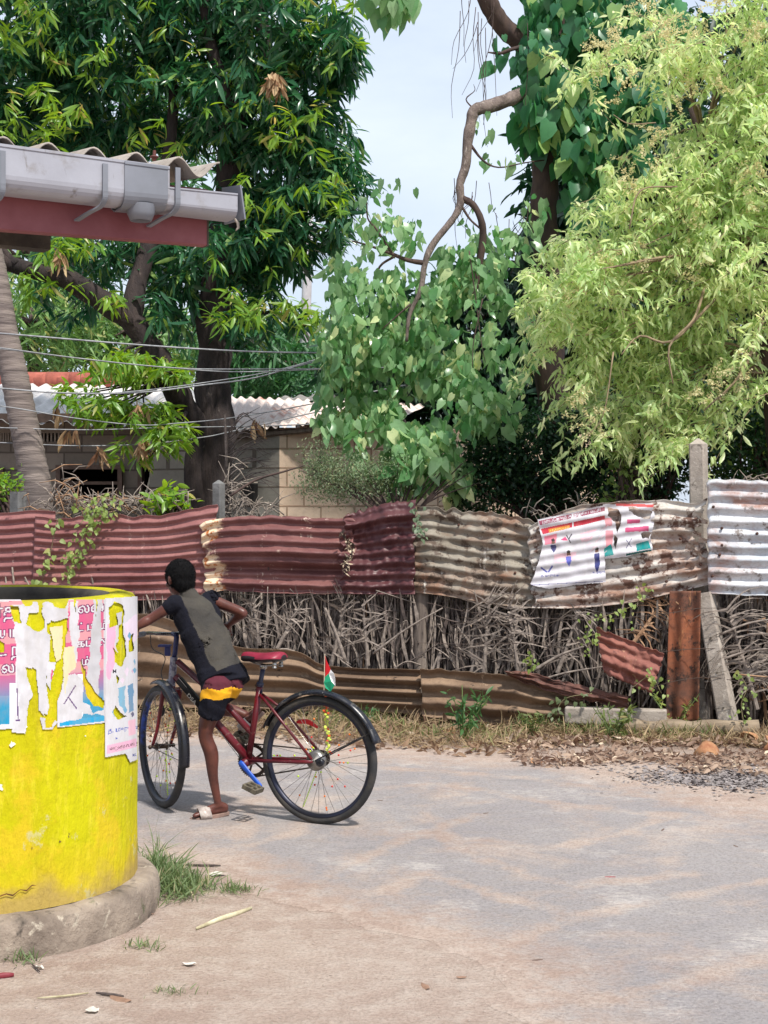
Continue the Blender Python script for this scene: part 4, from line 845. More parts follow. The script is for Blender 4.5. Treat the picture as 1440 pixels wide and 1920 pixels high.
MBLK = blockwall('old_block_wall', lin(146, 136, 126), lin(120, 112, 104), lin(98, 90, 84)); MBLK2 = blockwall('sunlit_cream_blocks', lin(222, 198, 176), lin(204, 180, 158), lin(160, 134, 114)); MBLK3 = blockwall('shaded_grey_blocks', lin(150, 146, 138), lin(134, 130, 122), lin(96, 88, 80))  # cream and grey block tones put sun and shade into the wall colour
mbay = mat('interior_shade', lin(22, 20, 20), None, rough=1)  # near-black colour standing in for the shade inside openings
def roofmesh(e0, e1, r0, r1, pitch, amp, n=None, thick=.006):
    """corrugated roof slope between an eave line e0-e1 and a ridge line r0-r1"""
    e0, e1, r0, r1 = map(Vector, (e0, e1, r0, r1)); L = (e1-e0).length; nu = int(L/pitch*8); nv = 8; mb = MB(); nrm = (e1-e0).cross(r0-e0).normalized(); nrm = nrm if nrm.z > 0 else -nrm
    for j in range(nv+1):
        for i in range(nu+1):
            u, v = i/nu, j/nv; p = e0.lerp(e1, u).lerp(r0.lerp(r1, u), v); mb.v.append(tuple(p+nrm*(amp*math.sin(u*L/pitch*2*math.pi)+.01*mnoise.noise(p*1.3))))
    for j in range(nv):
        for i in range(nu): a = j*(nu+1)+i; mb.f.append([a, a+1, a+nu+2, a+nu+1]); mb.m.append(0)
    return mb
mroofw = mat('whitened_asbestos', lin(226, 222, 220), lin(190, 186, 184), 2, .9, spots=[(lin(150, 142, 136), 7, .6, .1)], bump=.3)
mroofr = mat('rust_streaked_roof', lin(220, 206, 198), lin(206, 190, 182), 2, .85, spots=[(lin(176, 120, 100), 3, .55, .1), (lin(140, 110, 100), 9, .62, .06)], bump=.3)
mtile = mat('red_tile', lin(176, 100, 84), lin(140, 74, 62), 9, .85, bump=.4)
# left house
Yh = 16.2
h1 = empty('block_house', (-4.4, Yh, 0), 'old grey block house with whitened roof sheets and dark window openings, left behind the trees', 'house')
def hx(px, Y=Yh): return (px-CX)/F*Y
def hz(py, Y=Yh): return CH-(py-HY)/F*Y
def wall_with_holes(name, x0, x1, z0, z1, holes, y, th, m, parent):
    """front wall facing -y with rectangular openings"""
    xs_ = sorted({x0, x1, *[h[0] for h in holes], *[h[1] for h in holes]}); zs_ = sorted({z0, z1, *[h[2] for h in holes], *[h[3] for h in holes]}); mb = MB()
    for i in range(len(xs_)-1):
        for j in range(len(zs_)-1):
            cx_, cz_ = (xs_[i]+xs_[i+1])/2, (zs_[j]+zs_[j+1])/2
            if any(h[0] < cx_ < h[1] and h[2] < cz_ < h[3] for h in holes): continue
            a, b, c_, d = xs_[i], xs_[i+1], zs_[j], zs_[j+1]; mb.add([(a, y, c_), (b, y, c_), (b, y, d), (a, y, d)], [(0, 1, 2, 3)])
    for (a, b, c_, d) in holes:
        mb.add([(a, y, c_), (b, y, c_), (b, y, d), (a, y, d), (a, y+th, c_), (b, y+th, c_), (b, y+th, d), (a, y+th, d)], [(0, 4, 5, 1), (1, 5, 6, 2), (2, 6, 7, 3), (3, 7, 4, 0)])
    return mb.build(name, m, parent)
X0, X1 = hx(-420), hx(352); ZE = hz(782)
hol = [(hx(115), hx(222), hz(937), hz(880)), (hx(268), hx(332), hz(940), hz(876)), (hx(-60), hx(0), hz(937), hz(885)), (hx(-6), hx(22), hz(828), hz(812)), (hx(78), hx(120), hz(828), hz(812))]
wall_with_holes('wall', X0, X1, 0, ZE, hol, Yh, .15, MBLK, h1)
mb = MB(); mb.box(((X0+X1)/2, Yh+3.6, ZE/2), (X1-X0, .15, ZE)); mb.box((X0+.07, Yh+1.8, ZE/2), (.15, 3.4, ZE)); mb.box((X1-.07, Yh+1.85, ZE/2), (.15, 3.3, ZE-.02)); mb.build('side_wall', MBLK, h1)
mb = MB(); mb.box(((X0+X1)/2, Yh+1.2, ZE/2-.05), (X1-X0-.5, .05, ZE-.2)); mb.build('interior_shade_sheet', mbay, h1)  # black sheet behind the windows, painted as the unlit interior
mfr = mat('old_window_frame', lin(112, 92, 82), lin(88, 72, 64), 12, .8)
for k in (0, 1, 2):
    a, b, c_, d = hol[k]; mb = MB(); t = .05
    mb.box(((a+b)/2, Yh-.02, d+t/2), (b-a+2*t, .1, t)); mb.box(((a+b)/2, Yh-.02, c_-t/2), (b-a+2*t, .12, t)); mb.box((a-t/2, Yh-.02, (c_+d)/2), (t, .09, d-c_)); mb.box((b+t/2, Yh-.02, (c_+d)/2), (t, .09, d-c_))
    if k == 0: mb.box(((a+b)/2, Yh+.03, c_+(d-c_)*.55), (b-a, .03, .035))
    mb.build('window_frame', mfr, h1)
for k in (3, 4):
    a, b, c_, d = hol[k]
    mb = MB(); n = 6
    for q in range(n): mb.box((a+(b-a)*(q+.5)/n, Yh+.03, (c_+d)/2), (.018, .04, d-c_))
    mb.build('vent_grille', mcon, h1)
er = (X0-.2, Yh-.55, hz(778, Yh-.55)); el = (X1+.12, Yh-.55, hz(800, Yh-.55)); ridge0 = (X0-.2, Yh+2.4, hz(716, Yh+2.4)); ridge1 = (X1+.12, Yh+2.4, hz(724, Yh+2.4))
roofmesh(er, el, ridge0, ridge1, .177, .026).build('roof', mroofw, h1, smooth=True)
roofmesh((X0-.2, Yh+4.6, hz(800, Yh)), (X1+.12, Yh+4.6, hz(800, Yh)), ridge0, ridge1, .177, .026).build('roof', mroofw, h1, smooth=True)
mb = MB()
for k in range(34):
    x = ridge0[0]+(ridge1[0]-ridge0[0])*k/33; 
    if not (hx(-500, 18.5) < x < hx(228, 18.5)): continue
    z = ridge0[2]; pts = []; c0 = Vector((x, Yh+2.4, z-.02)); mb.tube([c0+Vector((-.16, 0, .02+.01*(k % 2))), c0+Vector((.19, 0, .045))], [.12, .10], 10, flat=.9)
mb.build('ridge_tiles', mtile, h1, smooth=True)
mb = MB(); mb.box(((X0+X1)/2, Yh-.5, ZE-.04), (X1-X0, .04, .10)); mb.build('fascia_board', mfr, h1)
# the white sticks that lean in front of the second opening
for (a, b) in (((272, 936), (286, 880)), ((288, 938), (302, 882))):
    mb = MB(); mb.tube([P(*a, 15.9), P(*b, 16.05)], .014, 6); tag(mb.build('bamboo_pole', mat('pale_pole', lin(196, 186, 168), None)), 'pale pole leaning over the dark opening, '+('left one' if a[0] == 272 else 'right one'), 'pole', 'poles leaning on the block house')
# right house: corner towards us
Y2 = 15.0; h2 = empty('cream_house', P(525, 1180, Y2), 'small house with block walls coloured grey for shade and cream for sun under a corrugated roof', 'house')
def h2p(px, z, Y): return Vector(((px-CX)/F*Y, Y, z))
c0 = h2p(524, 0, Y2); zc = CH-(798-HY)/F*Y2; lft = c0+Vector((-1.5, .9, 0)); rgt = c0+Vector((3.6, .5, 0)); bk = lft+(rgt-c0)
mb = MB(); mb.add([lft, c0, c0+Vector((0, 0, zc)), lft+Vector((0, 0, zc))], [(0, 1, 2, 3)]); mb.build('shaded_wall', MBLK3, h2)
mb = MB(); mb.add([c0, rgt, rgt+Vector((0, 0, zc-.02)), c0+Vector((0, 0, zc-.02))], [(0, 1, 2, 3)]); mb.add([rgt, bk, bk+Vector((0, 0, zc)), rgt+Vector((0, 0, zc))], [(0, 1, 2, 3)]); mb.build('sunlit_wall', MBLK2, h2)
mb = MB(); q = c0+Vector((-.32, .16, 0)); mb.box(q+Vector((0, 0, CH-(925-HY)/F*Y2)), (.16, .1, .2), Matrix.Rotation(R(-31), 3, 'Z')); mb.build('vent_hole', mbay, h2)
eA = P(404, 812, 15.1); eB = P(600, 790, 14.7); rA = P(430, 744, 17.8); rB = P(640, 772, 17.8)
roofmesh(eA, P(760, 776, 14.5), rA, P(800, 758, 17.8), .10, .018).build('roof', mroofr, h2, smooth=True)
mb = MB(); mb.tube([eA+Vector((0, .1, -.05)), P(760, 780, 14.6)+Vector((0, 0, -.06))], .03, 6); mb.build('eave_pole', mwood, h2)
roofmesh(P(524, 757, 17.6), P(680, 747, 17.6), P(528, 745, 18.8), P(690, 736, 18.8), .177, .02).build('upper_roof', mat('grey_roof', lin(140, 136, 130), lin(112, 108, 104), 4), h2, smooth=True)
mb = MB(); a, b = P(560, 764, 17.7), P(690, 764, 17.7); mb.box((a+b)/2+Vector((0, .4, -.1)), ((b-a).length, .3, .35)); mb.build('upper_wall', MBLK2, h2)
# utility pole and overhead cables
th = empty('utility_pole', P(570, 1120, 24), 'tall pale utility pole behind the houses', 'utility pole'); mb = MB(); mb.tube([P(562, 1126, 24), P(572, 640, 24), P(583, 300, 24)], [.13, .085, .07], 12); mb.build('shaft', mat('pale_pole_concrete', lin(190, 188, 192), lin(160, 156, 158), 5), th, smooth=True)
mb = MB(); c0 = P(570, 618, 23.8); mb.tube([c0+Vector((-.12, 0, .1)), c0, c0+Vector((.1, -.05, -.2)), c0+Vector((.02, 0, -.4))], .03, 6); mb.build('cable_clamp', mdark, th)
mcab = mat('grey_cable', lin(150, 152, 156), lin(110, 112, 118), 20, .5)
cables = [([(-60, 622), (0, 625), (280, 648), (500, 660), (760, 662)], 'topmost cable in front of the mango trunk'), ([(-60, 645), (0, 652), (150, 672), (330, 690), (480, 692), (760, 690)], 'second cable from the top across the trunk'), ([(-60, 648), (10, 655), (180, 676), (300, 688), (430, 697), (560, 694), (760, 688)], 'sagging cable just under the second one'),
          ([(-60, 726), (0, 728), (120, 737), (260, 736), (380, 722), (470, 710), (560, 686), (700, 650)], 'cable that rises to the pole on the right'), ([(-60, 722), (40, 732), (150, 738), (260, 733), (400, 715), (520, 694), (640, 660)], 'thin cable twisted along the rising one'),
          ([(-60, 757), (20, 764), (140, 784), (260, 797), (340, 793), (430, 784), (560, 762), (760, 722)], 'cable running over the house eave'), ([(-60, 800), (0, 802), (160, 806), (300, 802), (430, 800), (520, 798), (700, 790)], 'cable below the eave, fairly level'), ([(-60, 829), (0, 830), (150, 836), (280, 832), (380, 820), (430, 810), (560, 780), (720, 745)], 'lowest cable, over the window openings')]
for i, (pts, lab) in enumerate(cables):
    W = [P(x, y, 12.6+.15*i+(x-300)*.0012) for x, y in pts]; mb = MB(); mb.tube([Vector(q) for q in spline(W, 8)], .0075 if i in (0, 3) else .0055, 6); tag(mb.build('overhead_cable', mcab, smooth=True), lab, 'cable', 'overhead cables')
# ================================================================ bicycle
BR0 = Vector((-.3326, 7.36, 0)); BA = R(25); BD = Vector((-math.cos(BA), math.sin(BA), 0)); BN = Vector((-math.sin(BA), -math.cos(BA), 0)); RW_ = .330
def bw(s, lat, z): return BR0+BD*s+BN*lat+Vector((0, 0, z))
def bp(px, py, lat=0.):
    """picture point -> point on the plane of the bicycle (shifted sideways by lat)"""
    d = Vector(((px-CX)/F, 1, -(py-HY)/F)); p0 = BR0+BN*lat; t = p0.dot(BN)/d.dot(BN); return Vector((0, 0, CH))+d*t
bike = empty('bicycle', bw(.45, 0, 0), 'maroon step-through bicycle with a small red, white and green flag on its rear mudguard', 'bicycle')
mfrm = mat('maroon_enamel', lin(104, 20, 32), lin(80, 16, 28), 6, .36, spots=[(lin(120, 92, 84), 34, .60, .08), (lin(60, 34, 30), 60, .62, .05)], rvar=.2)
mblk = mat('black_enamel', lin(26, 28, 38), lin(16, 16, 22), 9, .3, spots=[(lin(110, 104, 98), 16, .58, .14), (lin(130, 126, 122), 50, .66, .05)], rvar=.2)
mtyr = mat('dusty_tyre', lin(44, 44, 46), lin(74, 68, 62), 9, .85, lo=.45, hi=.75, bump=.4, bscale=60)
mrimb = mat('blue_rim', lin(26, 28, 40), lin(40, 80, 180), 2.2, .4, metal=.2, lo=.56, hi=.64)
mrimd = mat('dull_rim', lin(34, 38, 60), lin(24, 24, 32), 5, .4, metal=.3)
msteel = mat('dull_chrome', lin(170, 168, 166), lin(120, 114, 106), 9, .32, metal=.9, rvar=.15)
mdkst = mat('greasy_steel', lin(52, 46, 44), lin(76, 60, 50), 20, .5, metal=.5)
mblu = mat('blue_crank_paint', lin(24, 84, 190), lin(20, 62, 150), 8, .4, spots=[(lin(110, 110, 120), 40, .64, .05)])
HUB = bw(0, 0, RW_)
FH = bw(.955, 0, RW_)                        # front hub
HA = math.atan2(BD.y, BD.x)-R(36)            # front wheel turned away from the camera
FD = Vector((math.cos(HA), math.sin(HA), 0)); FN = Vector((-FD.y, FD.x, 0))
if FN.dot(BN) < 0: FN = -FN
def wheel(c, d, n, rimm, nm):
    e = empty(nm, c); e.parent = bike; e.matrix_parent_inverse = Matrix.Translation(-Vector(bike['_w'])); 
    def W(mb, name, m, smooth=True):
        o = link(name, mb.mesh(name, smooth), m, None); o.parent = e; o.matrix_parent_inverse = Matrix.Translation(-c); return o
    def ringpt(a, r, l=0.): return c+(d*math.cos(a)+Vector((0, 0, 1))*math.sin(a))*r+n*l
    mb = MB(); N = 72; prof = [(RW_-.0215+.0205*math.cos(q), .021*math.sin(q)) for q in [2*math.pi*k/12 for k in range(12)]]
    for k in range(N):
        for (r, l) in prof: mb.v.append(tuple(ringpt(2*math.pi*k/N, r, l)))
    for k in range(N):
        for q in range(12): mb.f.append([k*12+q, k*12+(q+1) % 12, ((k+1) % N)*12+(q+1) % 12, ((k+1) % N)*12+q]); mb.m.append(0)
    W(mb, 'tyre', mtyr)
    mb = MB(); prof = [(RW_-.040, -.014), (RW_-.034, -.017), (RW_-.030, 0), (RW_-.034, .017), (RW_-.040, .014), (RW_-.050, .010), (RW_-.053, 0), (RW_-.050, -.010)]
    for k in range(N):
        for (r, l) in prof: mb.v.append(tuple(ringpt(2*math.pi*k/N, r, l)))
    for k in range(N):
        for q in range(8): mb.f.append([k*8+q, k*8+(q+1) % 8, ((k+1) % N)*8+(q+1) % 8, ((k+1) % N)*8+q]); mb.m.append(0)
    W(mb, 'rim', rimm)
    mb = MB()
    for k in range(36):
        a = 2*math.pi*k/36; sd_ = 1 if k % 2 else -1; b = a+(.9 if (k//2) % 2 else -.9); mb.tube([ringpt(b, .019, sd_*.028), ringpt(a, RW_-.05, sd_*.003)], .00115, 4, cap=False)
    SPK = mb
    mb = MB(); mb.lathe(c, n, [(.006, -.055), (.010, -.05), (.010, -.034), (.021, -.032), (.021, -.026), (.013, -.022), (.013, .022), (.021, .026), (.021, .032), (.010, .034), (.010, .05), (.006, .055)], 16, True); W(mb, 'hub', mdkst)
    cols = [mat('bead_red', lin(210, 50, 40), rough=.4), mat('bead_lime', lin(190, 226, 50), rough=.4), mat('bead_orange', lin(230, 120, 30), rough=.4)]
    for q in range(3):
        mb = SPK; mb.mi = q+1; rr = random.Random(q*7+len(nm)+int(c.x*100))
        for k in range(13):
            a = 2*math.pi*(rr.randrange(18)*2)/36+.0; t = rr.uniform(.2, .95); b = a-.9; p = ringpt(b, .019, -.028).lerp(ringpt(a, RW_-.05, 0), t); mb.sphere(p, .0055, 6)
        if q == 1:
            for k in range(22): t = k/21; p = ringpt(R(250)-.0, .03+.23*t, -.02*(1-t)); mb.sphere(p, .0045, 5)
    W(SPK, 'spokes', [msteel]+cols)
    return ringpt
rwp = wheel(HUB, -BD, BN, mrimd, 'rear_wheel'); fwp = wheel(FH, FD, FN, mrimb, 'front_wheel')
def mudguard(ptfn, a0, a1, name, r=RW_+.022, wd=.030, side_depth=.016, flare=0.):
    mb = MB(); N = 40; prof = [(-side_depth, -wd), (-.004, -wd*.86), (.004, -wd*.45), (.007, 0), (.004, wd*.45), (-.004, wd*.86), (-side_depth, wd)]
    for k in range(N+1):
        t = k/N; a = a0+(a1-a0)*t; f = 1+flare*max(0, t-.9)*10
        for (dr, l) in prof: mb.v.append(tuple(ptfn(a, r+dr+.02*flare*max(0, t-.9)*10, l*f)))
    for k in range(N):
        for q in range(6): a = k*7+q; mb.f.append([a, a+1, a+8, a+7]); mb.m.append(0)
    o = mb.build(name, mblk, bike, smooth=True); s = o.modifiers.new('t', 'SOLIDIFY'); s.thickness = .0016; return o
# angles: 0 = backwards (towards -BD is +cos), 90 = up
mudguard(rwp, R(155), R(18), 'mudguard', flare=.35)
mudguard(fwp, R(72), R(190), 'mudguard')
# frame
bb = bp(466, 1424); stt = bp(488, 1282); hb = bp(322, 1284); ht = bp(326, 1234)
mb = MB(); mb.tube([bb, stt], .0165, 14); mb.build('seat_tube', mfrm, bike, smooth=True)
mb = MB(); mb.tube([bb+Vector((0, 0, .0)), bp(330, 1268)], .021, 14); mb.build('down_tube', mfrm, bike, smooth=True)
mb = MB(); mb.tube([bp(476, 1378), bp(420, 1318), bp(333, 1240)], .0165, 14); mb.build('top_tube', mfrm, bike, smooth=True)
mb = MB(); mb.tube([hb-Vector((0, 0, .006)), hb+Vector((0, 0, .004)), ht-Vector((0, 0, .004)), ht+Vector((0, 0, .006))], [.021, .020, .020, .021], 16); mb.build('head_tube', mat('worn_silver_paint', lin(150, 150, 165), lin(100, 96, 120), 40, .4, lo=.45, hi=.55), bike, smooth=True)
# black panel with lettering along the down tube
a, b = bp(336, 1278, .024), bp(392, 1344, .024); dv = (b-a).normalized(); upv = BN.cross(dv).normalized(); upv = upv if upv.z > 0 else -upv
mb = MB(); 
for s_ in (0,):
    q = [a-upv*.016, b-upv*.016, b+upv*.016, a+upv*.016]; mb.add(q, [(0, 1, 2, 3)])
mb.tube([bp(336, 1275, .0), bp(394, 1342, .0)], .0228, 14); mb.build('frame_panel', mat('black_decal', lin(18, 16, 20), rough=.35), bike, smooth=False)
V, T = glyph_tris('DSA', .030); W0 = bp(352, 1301, .0262); wh = mat('white_lettering', lin(220, 216, 212), rough=.5)
link('lettering', npmesh('lettering', [tuple(W0+dv*v[0]*1.25+upv*(v[1]-.012)) for v in V], T), wh, bike)
mb = MB(); mb.tube([bp(334, 1270, .0255), bp(350, 1289, .0255)], .0012, 4); mb.tube([bp(330, 1246, .02), bp(366, 1278, .02)], .0010, 4); mb.build('pinstripe', wh, bike)
mb = MB()
for sg in (1, -1):
    mb.tube([bb+BN*.028*sg, bw(.10, .05*sg, RW_-.012), HUB+BN*.062*sg], .0095, 10)
    
mb.build('chain_stay', mfrm, bike, smooth=True)
for sg in (1, -1):
    mb = MB(); mb.tube([bp(489, 1302)+BN*.012*sg, bw(.24, .045*sg, .62-.05), HUB+BN*.062*sg], .0075, 10); mb.build('seat_stay', mfrm, bike, smooth=True)
# fork (follows the turned wheel)
cr = hb+Vector((0, 0, -.03)); mb = MB(); mb.tube([cr+Vector((0, 0, .035)), cr], .019, 12)
mb.tube([cr+FN*.045, cr-FN*.045], .016, 10)
mb.build('fork_crown', mfrm, bike, smooth=True)
for sg in (1, -1):
    mb = MB(); k = cr+FN*.048*sg; pts = [k, k.lerp(FH+FN*.052*sg, .35)-FD*.012, k.lerp(FH+FN*.052*sg, .7)-FD*.018, FH+FN*.052*sg+Vector((0, 0, .01))]
    mb.tube([Vector(q) for q in spline(pts, 5)], [.0125*(1-.35*i/15) for i in range(16)], 10); mb.build('fork_blade', mfrm, bike, smooth=True)
mb = MB(); mb.tube([FH+FN*.075, FH-FN*.075], .006, 8); mb.sphere(FH+FN*.066, .012, 8); mb.sphere(FH-FN*.066, .012, 8); mb.build('axle', mdkst, bike, smooth=True)
for sg in (1, -1):
    mb = MB(); mb.tube([FH+FN*.060*sg, fwp(R(184), RW_+.016, .026*sg)], .0022, 5); mb.build('mudguard_stay', mblk, bike)
    mb = MB(); mb.tube([HUB+BN*.066*sg, rwp(R(28), RW_+.014, .028*sg)], .0034, 6); mb.build('mudguard_stay', mblk, bike)
# stem, bar, brake levers
stx = bp(330, 1190); mb = MB(); mb.tube([ht, bp(328, 1226), bp(331, 1196), stx+Vector((0, 0, .004))], [.013, .0135, .0145, .015], 12); mb.tube([stx-FD*.01, stx+FD*.055], .014, 10); mb.build('stem', mat('blue_stem', lin(28, 40, 96), lin(20, 28, 66), 9, .35), bike, smooth=True)
BC = stx+FD*.05; mb = MB(); bar = [BC+FN*.275-FD*.10+Vector((0, 0, .006)), BC+FN*.17-FD*.055+Vector((0, 0, .015)), BC+FN*.07+Vector((0, 0, .005)), BC, BC-FN*.07+Vector((0, 0, .005)), BC-FN*.17-FD*.055+Vector((0, 0, .015)), BC-FN*.275-FD*.10+Vector((0, 0, .006))]
GL, GR = bar[0], bar[-1]
mb.tube([Vector(q) for q in spline(bar, 5)], .0105, 10); mb.build('handlebar', msteel, bike, smooth=True)
for sg, g0, g1 in ((1, bar[0], bar[1]), (-1, bar[-1], bar[-2])):
    mb = MB(); dd = (g0-g1).normalized(); mb.tube([g0+dd*.01, g0, g0-dd*.10, g0-dd*.105], [.012, .0155, .0145, .012], 12); mb.build('grip', mat('grey_grip', lin(140, 140, 146), lin(90, 90, 96), 20, rough=.6), bike, smooth=True)
    mb = MB(); a = g1+(g0-g1)*.15; mb.tube([a, a+FD*.04-Vector((0, 0, .01)), a+FD*.045+dd*.04-Vector((0, 0, .02)), a+FD*.035+dd*.11-Vector((0, 0, .03))], [.006, .006, .005, .004], 7); mb.build('brake_lever', msteel, bike, smooth=True)
mb = MB(); mb.tube([Vector(q) for q in spline([BC+FN*.12+FD*.02, BC+FN*.09+FD*.07-Vector((0, 0, .08)), bp(316, 1232)+FN*.02, bp(312, 1262)+FN*.03, cr+FN*.03+Vector((0, 0, .02))], 6)], .0026, 5); mb.build('brake_cable', mblk, bike, smooth=True); mb = MB()
mb.tube([Vector(q) for q in spline([bp(398, 1352, .03), bp(430, 1396, .03), bp(452, 1424, .035)], 5)], .0022, 5); mb.build('brake_cable', mblk, bike, smooth=True)
mb = MB(); mb.tube([cr+FD*.03+FN*.03+Vector((0, 0, .03)), cr+FD*.05+Vector((0, 0, .045)), cr+FD*.03-FN*.03+Vector((0, 0, .03))], .007, 8); mb.sphere(cr+FD*.045+Vector((0, 0, .045)), (.016, .016, .012), 10); mb.build('front_brake', msteel, bike, smooth=True)
mb = MB(); q = bp(318, 1222)+FD*.03; mb.box(q, (.03, .03, .05)); mb.box(q+Vector((-.015, 0, .03)), (.07, .05, .012)); mb.build('lamp_bracket', mat('blue_plastic', lin(40, 48, 110), rough=.4), bike, bevel=.004)
mb = MB(); mb.sphere(FH+Vector((0, 0, .19))-FD*.0, (.018, .018, .03), 10); mb.build('dynamo', mblk, bike, smooth=True)
# seat post + saddle
mb = MB(); sp = bp(494, 1250); mb.tube([stt-Vector((0, 0, .05)), stt, sp], .0125, 12); mb.lathe(stt+Vector((0, 0, .004)), (sp-stt), [(.016, -.02), (.020, -.018), (.020, .002), (.016, .004)], 14); mb.build('seat_post', mat('dark_blue_steel', lin(34, 36, 62), rough=.35), bike, smooth=True)
sc_ = sp+Vector((0, 0, .034)); xs_ = [-.125, -.11, -.07, -.02, .03, .08, .12, .135]; hw = [.03, .072, .088, .070, .042, .027, .02, .008]; zt_ = [.012, .018, .016, .008, .006, .010, .008, .0]; V = []; Fs = []; mi = []; n = 14
for i, x in enumerate(xs_):
    for k in range(n):
        a = 2*math.pi*k/n; y = math.cos(a)*hw[i]; z = math.sin(a); z = zt_[i]+(z*.020 if z > 0 else z*.034)*(.55 if i in (0, len(xs_)-1) else 1)-.012*(abs(math.cos(a))**3)
        V.append(tuple(sc_+BD*(x+.0)+BN*y+Vector((0, 0, z+.012))))
for i in range(len(xs_)-1):
    for k in range(n): Fs.append([i*n+k, i*n+(k+1) % n, (i+1)*n+(k+1) % n, (i+1)*n+k]); mi.append(1 if (i >= 4 and not (1 <= k <= 5)) or not (0 <= k < 7) else 0)
Fs.append(list(range(n))[::-1]); mi.append(1); Fs.append([(len(xs_)-1)*n+k for k in range(n)]); mi.append(1)
me = bpy.data.meshes.new('saddle'); me.from_pydata(V, [], Fs); me.polygons.foreach_set('material_index', mi)
o = link('saddle', me, [mat('maroon_vinyl', lin(140, 28, 54), lin(116, 24, 46), 9, .45, bump=.1), mat('black_vinyl', lin(30, 22, 26), rough=.4)], bike, True); s = o.modifiers.new('s', 'SUBSURF'); s.levels = 2; s.render_levels = 2
mb = MB()
for sg in (1, -1): mb.tube([sc_+BD*.09+BN*.012*sg-Vector((0, 0, .004)), sc_+BN*.018*sg-Vector((0, 0, .026)), sc_-BD*.07+BN*.03*sg-Vector((0, 0, .022)), sc_-BD*.10+BN*.03*sg], .0035, 6)
mb.sphere(sp, (.022, .022, .016), 10)
for sg in (1, -1): mb.lathe(sc_-BD*.085+BN*.035*sg-Vector((0, 0, .034)), (0, 0, 1), [(.012, 0), (.012, .008), (.008, .010), (.012, .014), (.012, .022), (.008, .026), (.012, .03)], 12)
mb.build('saddle_spring', msteel, bike, smooth=True)
# crank, pedals, chain ring, chain
cb = bb+Vector((0, 0, -.012)); cdir = (bp(489, 1481, .06)-bp(449, 1434, .06)).normalized(); cl = .150
chn = cb-BN*.045
mb = MB(); mb.lathe(chn, BN, [(.082, -.002), (.088, 0), (.082, .002), (.070, .002), (.070, -.002), (.082, -.002)], 48)
for k in range(5): a = 2*math.pi*k/5; mb.tube([chn, chn+(BD*math.cos(a)+Vector((0, 0, 1))*math.sin(a))*.075], .006, 6)
for k in range(44): a = 2*math.pi*k/44; mb.box(chn+(BD*math.cos(a)+Vector((0, 0, 1))*math.sin(a))*.090, (.005, .003, .005))
mb.build('chain_ring', mdkst, bike)
mb = MB(); hc = HUB-BN*.045
for sg, zz in ((1, .088), (-1, -.088)): mb.tube([chn+Vector((0, 0, zz)), hc+Vector((0, 0, .038*sg))], .004, 6)
mb.tube([hc+(BD*math.cos(a)+Vector((0, 0, 1))*math.sin(a))*.038 for a in [R(90+k*18) for k in range(11)]], .004, 6); mb.lathe(hc, BN, [(.034, -.003), (.038, 0), (.034, .003)], 20, True); mb.build('chain', mdkst, bike)
mb = MB(); mb.lathe(cb, BN, [(.022, -.05), (.022, .05), (.012, .052), (.012, .075)], 16, True); mb.build('bottom_bracket', mfrm, bike, smooth=True)
cn = cb+BN*.072; ce = cn+cdir*cl; mb = MB(); mb.tube([cn-cdir*.016, cn, cn+cdir*.05, ce, ce+cdir*.012], [.012, .017, .013, .0125, .008], 12, flat=.6, side=cdir.cross(BN)); mb.build('crank_arm', mblu, bike, smooth=True)
cf = cb-BN*.065; cfe = cf-cdir*cl; mb = MB(); mb.tube([cf, cfe], [.014, .011], 10, flat=.6, side=cdir.cross(BN)); mb.build('crank_arm', mdkst, bike, smooth=True)
mped = mat('dusty_pedal', lin(104, 96, 80), lin(66, 60, 52), 40, .85)
def pedal(c0, sg, tilt=0):
    mb = MB(); n = BN*sg; f = (BD*math.cos(tilt)+Vector((0, 0, 1))*math.sin(tilt)); u = n.cross(f); rot = Matrix((f, n, u)).transposed()
    for k in (.018, .058, .098): mb.box(c0+n*k, (.082 if k != .058 else .07, .012, .024), rot)
    for k in (-.036, .036): mb.box(c0+n*.058+f*k, (.011, .078, .026), rot)
    mb.tube([c0-n*.01, c0+n*.10], .008, 8); mb.build('pedal', mped, bike, bevel=.002)
pedal(ce+BN*.012, 1, R(20)); pedal(cfe-BN*.012, -1, R(35))
# coaster hub drum, red reflector tag, flag
mb = MB(); mb.lathe(HUB+BN*.018, BN, [(.010, -.02), (.045, -.016), (.052, .0), (.052, .022), (.044, .034), (.016, .038), (.012, .05)], 28, True); mb.build('hub_brake_drum', msteel, bike, smooth=True)
mb = MB(); mb.lathe(HUB-BD*.045+BN*.07, BN, [(.006, -.012), (.02, -.01), (.02, .012), (.012, .014)], 14, True); mb.build('hub_nut_cover', mblk, bike, smooth=True)
mb = MB(); q0, q1 = bp(556, 1354, -.05), bp(596, 1364, -.05); mb.tube([Vector(v_) for v_ in spline([q0, q0.lerp(q1, .5)+Vector((0, 0, .016)), q1], 5)], [.006, .010, .012, .012, .013, .013, .013, .012, .011, .009, .005], 8, flat=.4); mb.build('red_ribbon', mat('red_ribbon', lin(200, 24, 34), rough=.5), bike, smooth=True)
fb = rwp(R(97), RW_+.03, 0); fb = bp(607, 1302); ft = bp(609, 1226)
mb = MB(); mb.tube([fb-Vector((0, 0, .02)), ft], .0022, 6); mb.build('flag_pole', mat('pale_stick', lin(196, 180, 160)), bike)
def flagpart(nm, quads, m):
    V = []; Fc = []
    for q in quads:
        b = len(V)
        for (x, y) in q: p = bp(x, y); V.append(tuple(p+BN*(.006*math.sin((x+y)*.16))))
        Fc.append(list(range(b, b+len(q))))
    me = bpy.data.meshes.new(nm); me.from_pydata(V, [], Fc); o = link(nm, me, m, bike); s = o.modifiers.new('t', 'SOLIDIFY'); s.thickness = .0012; return o
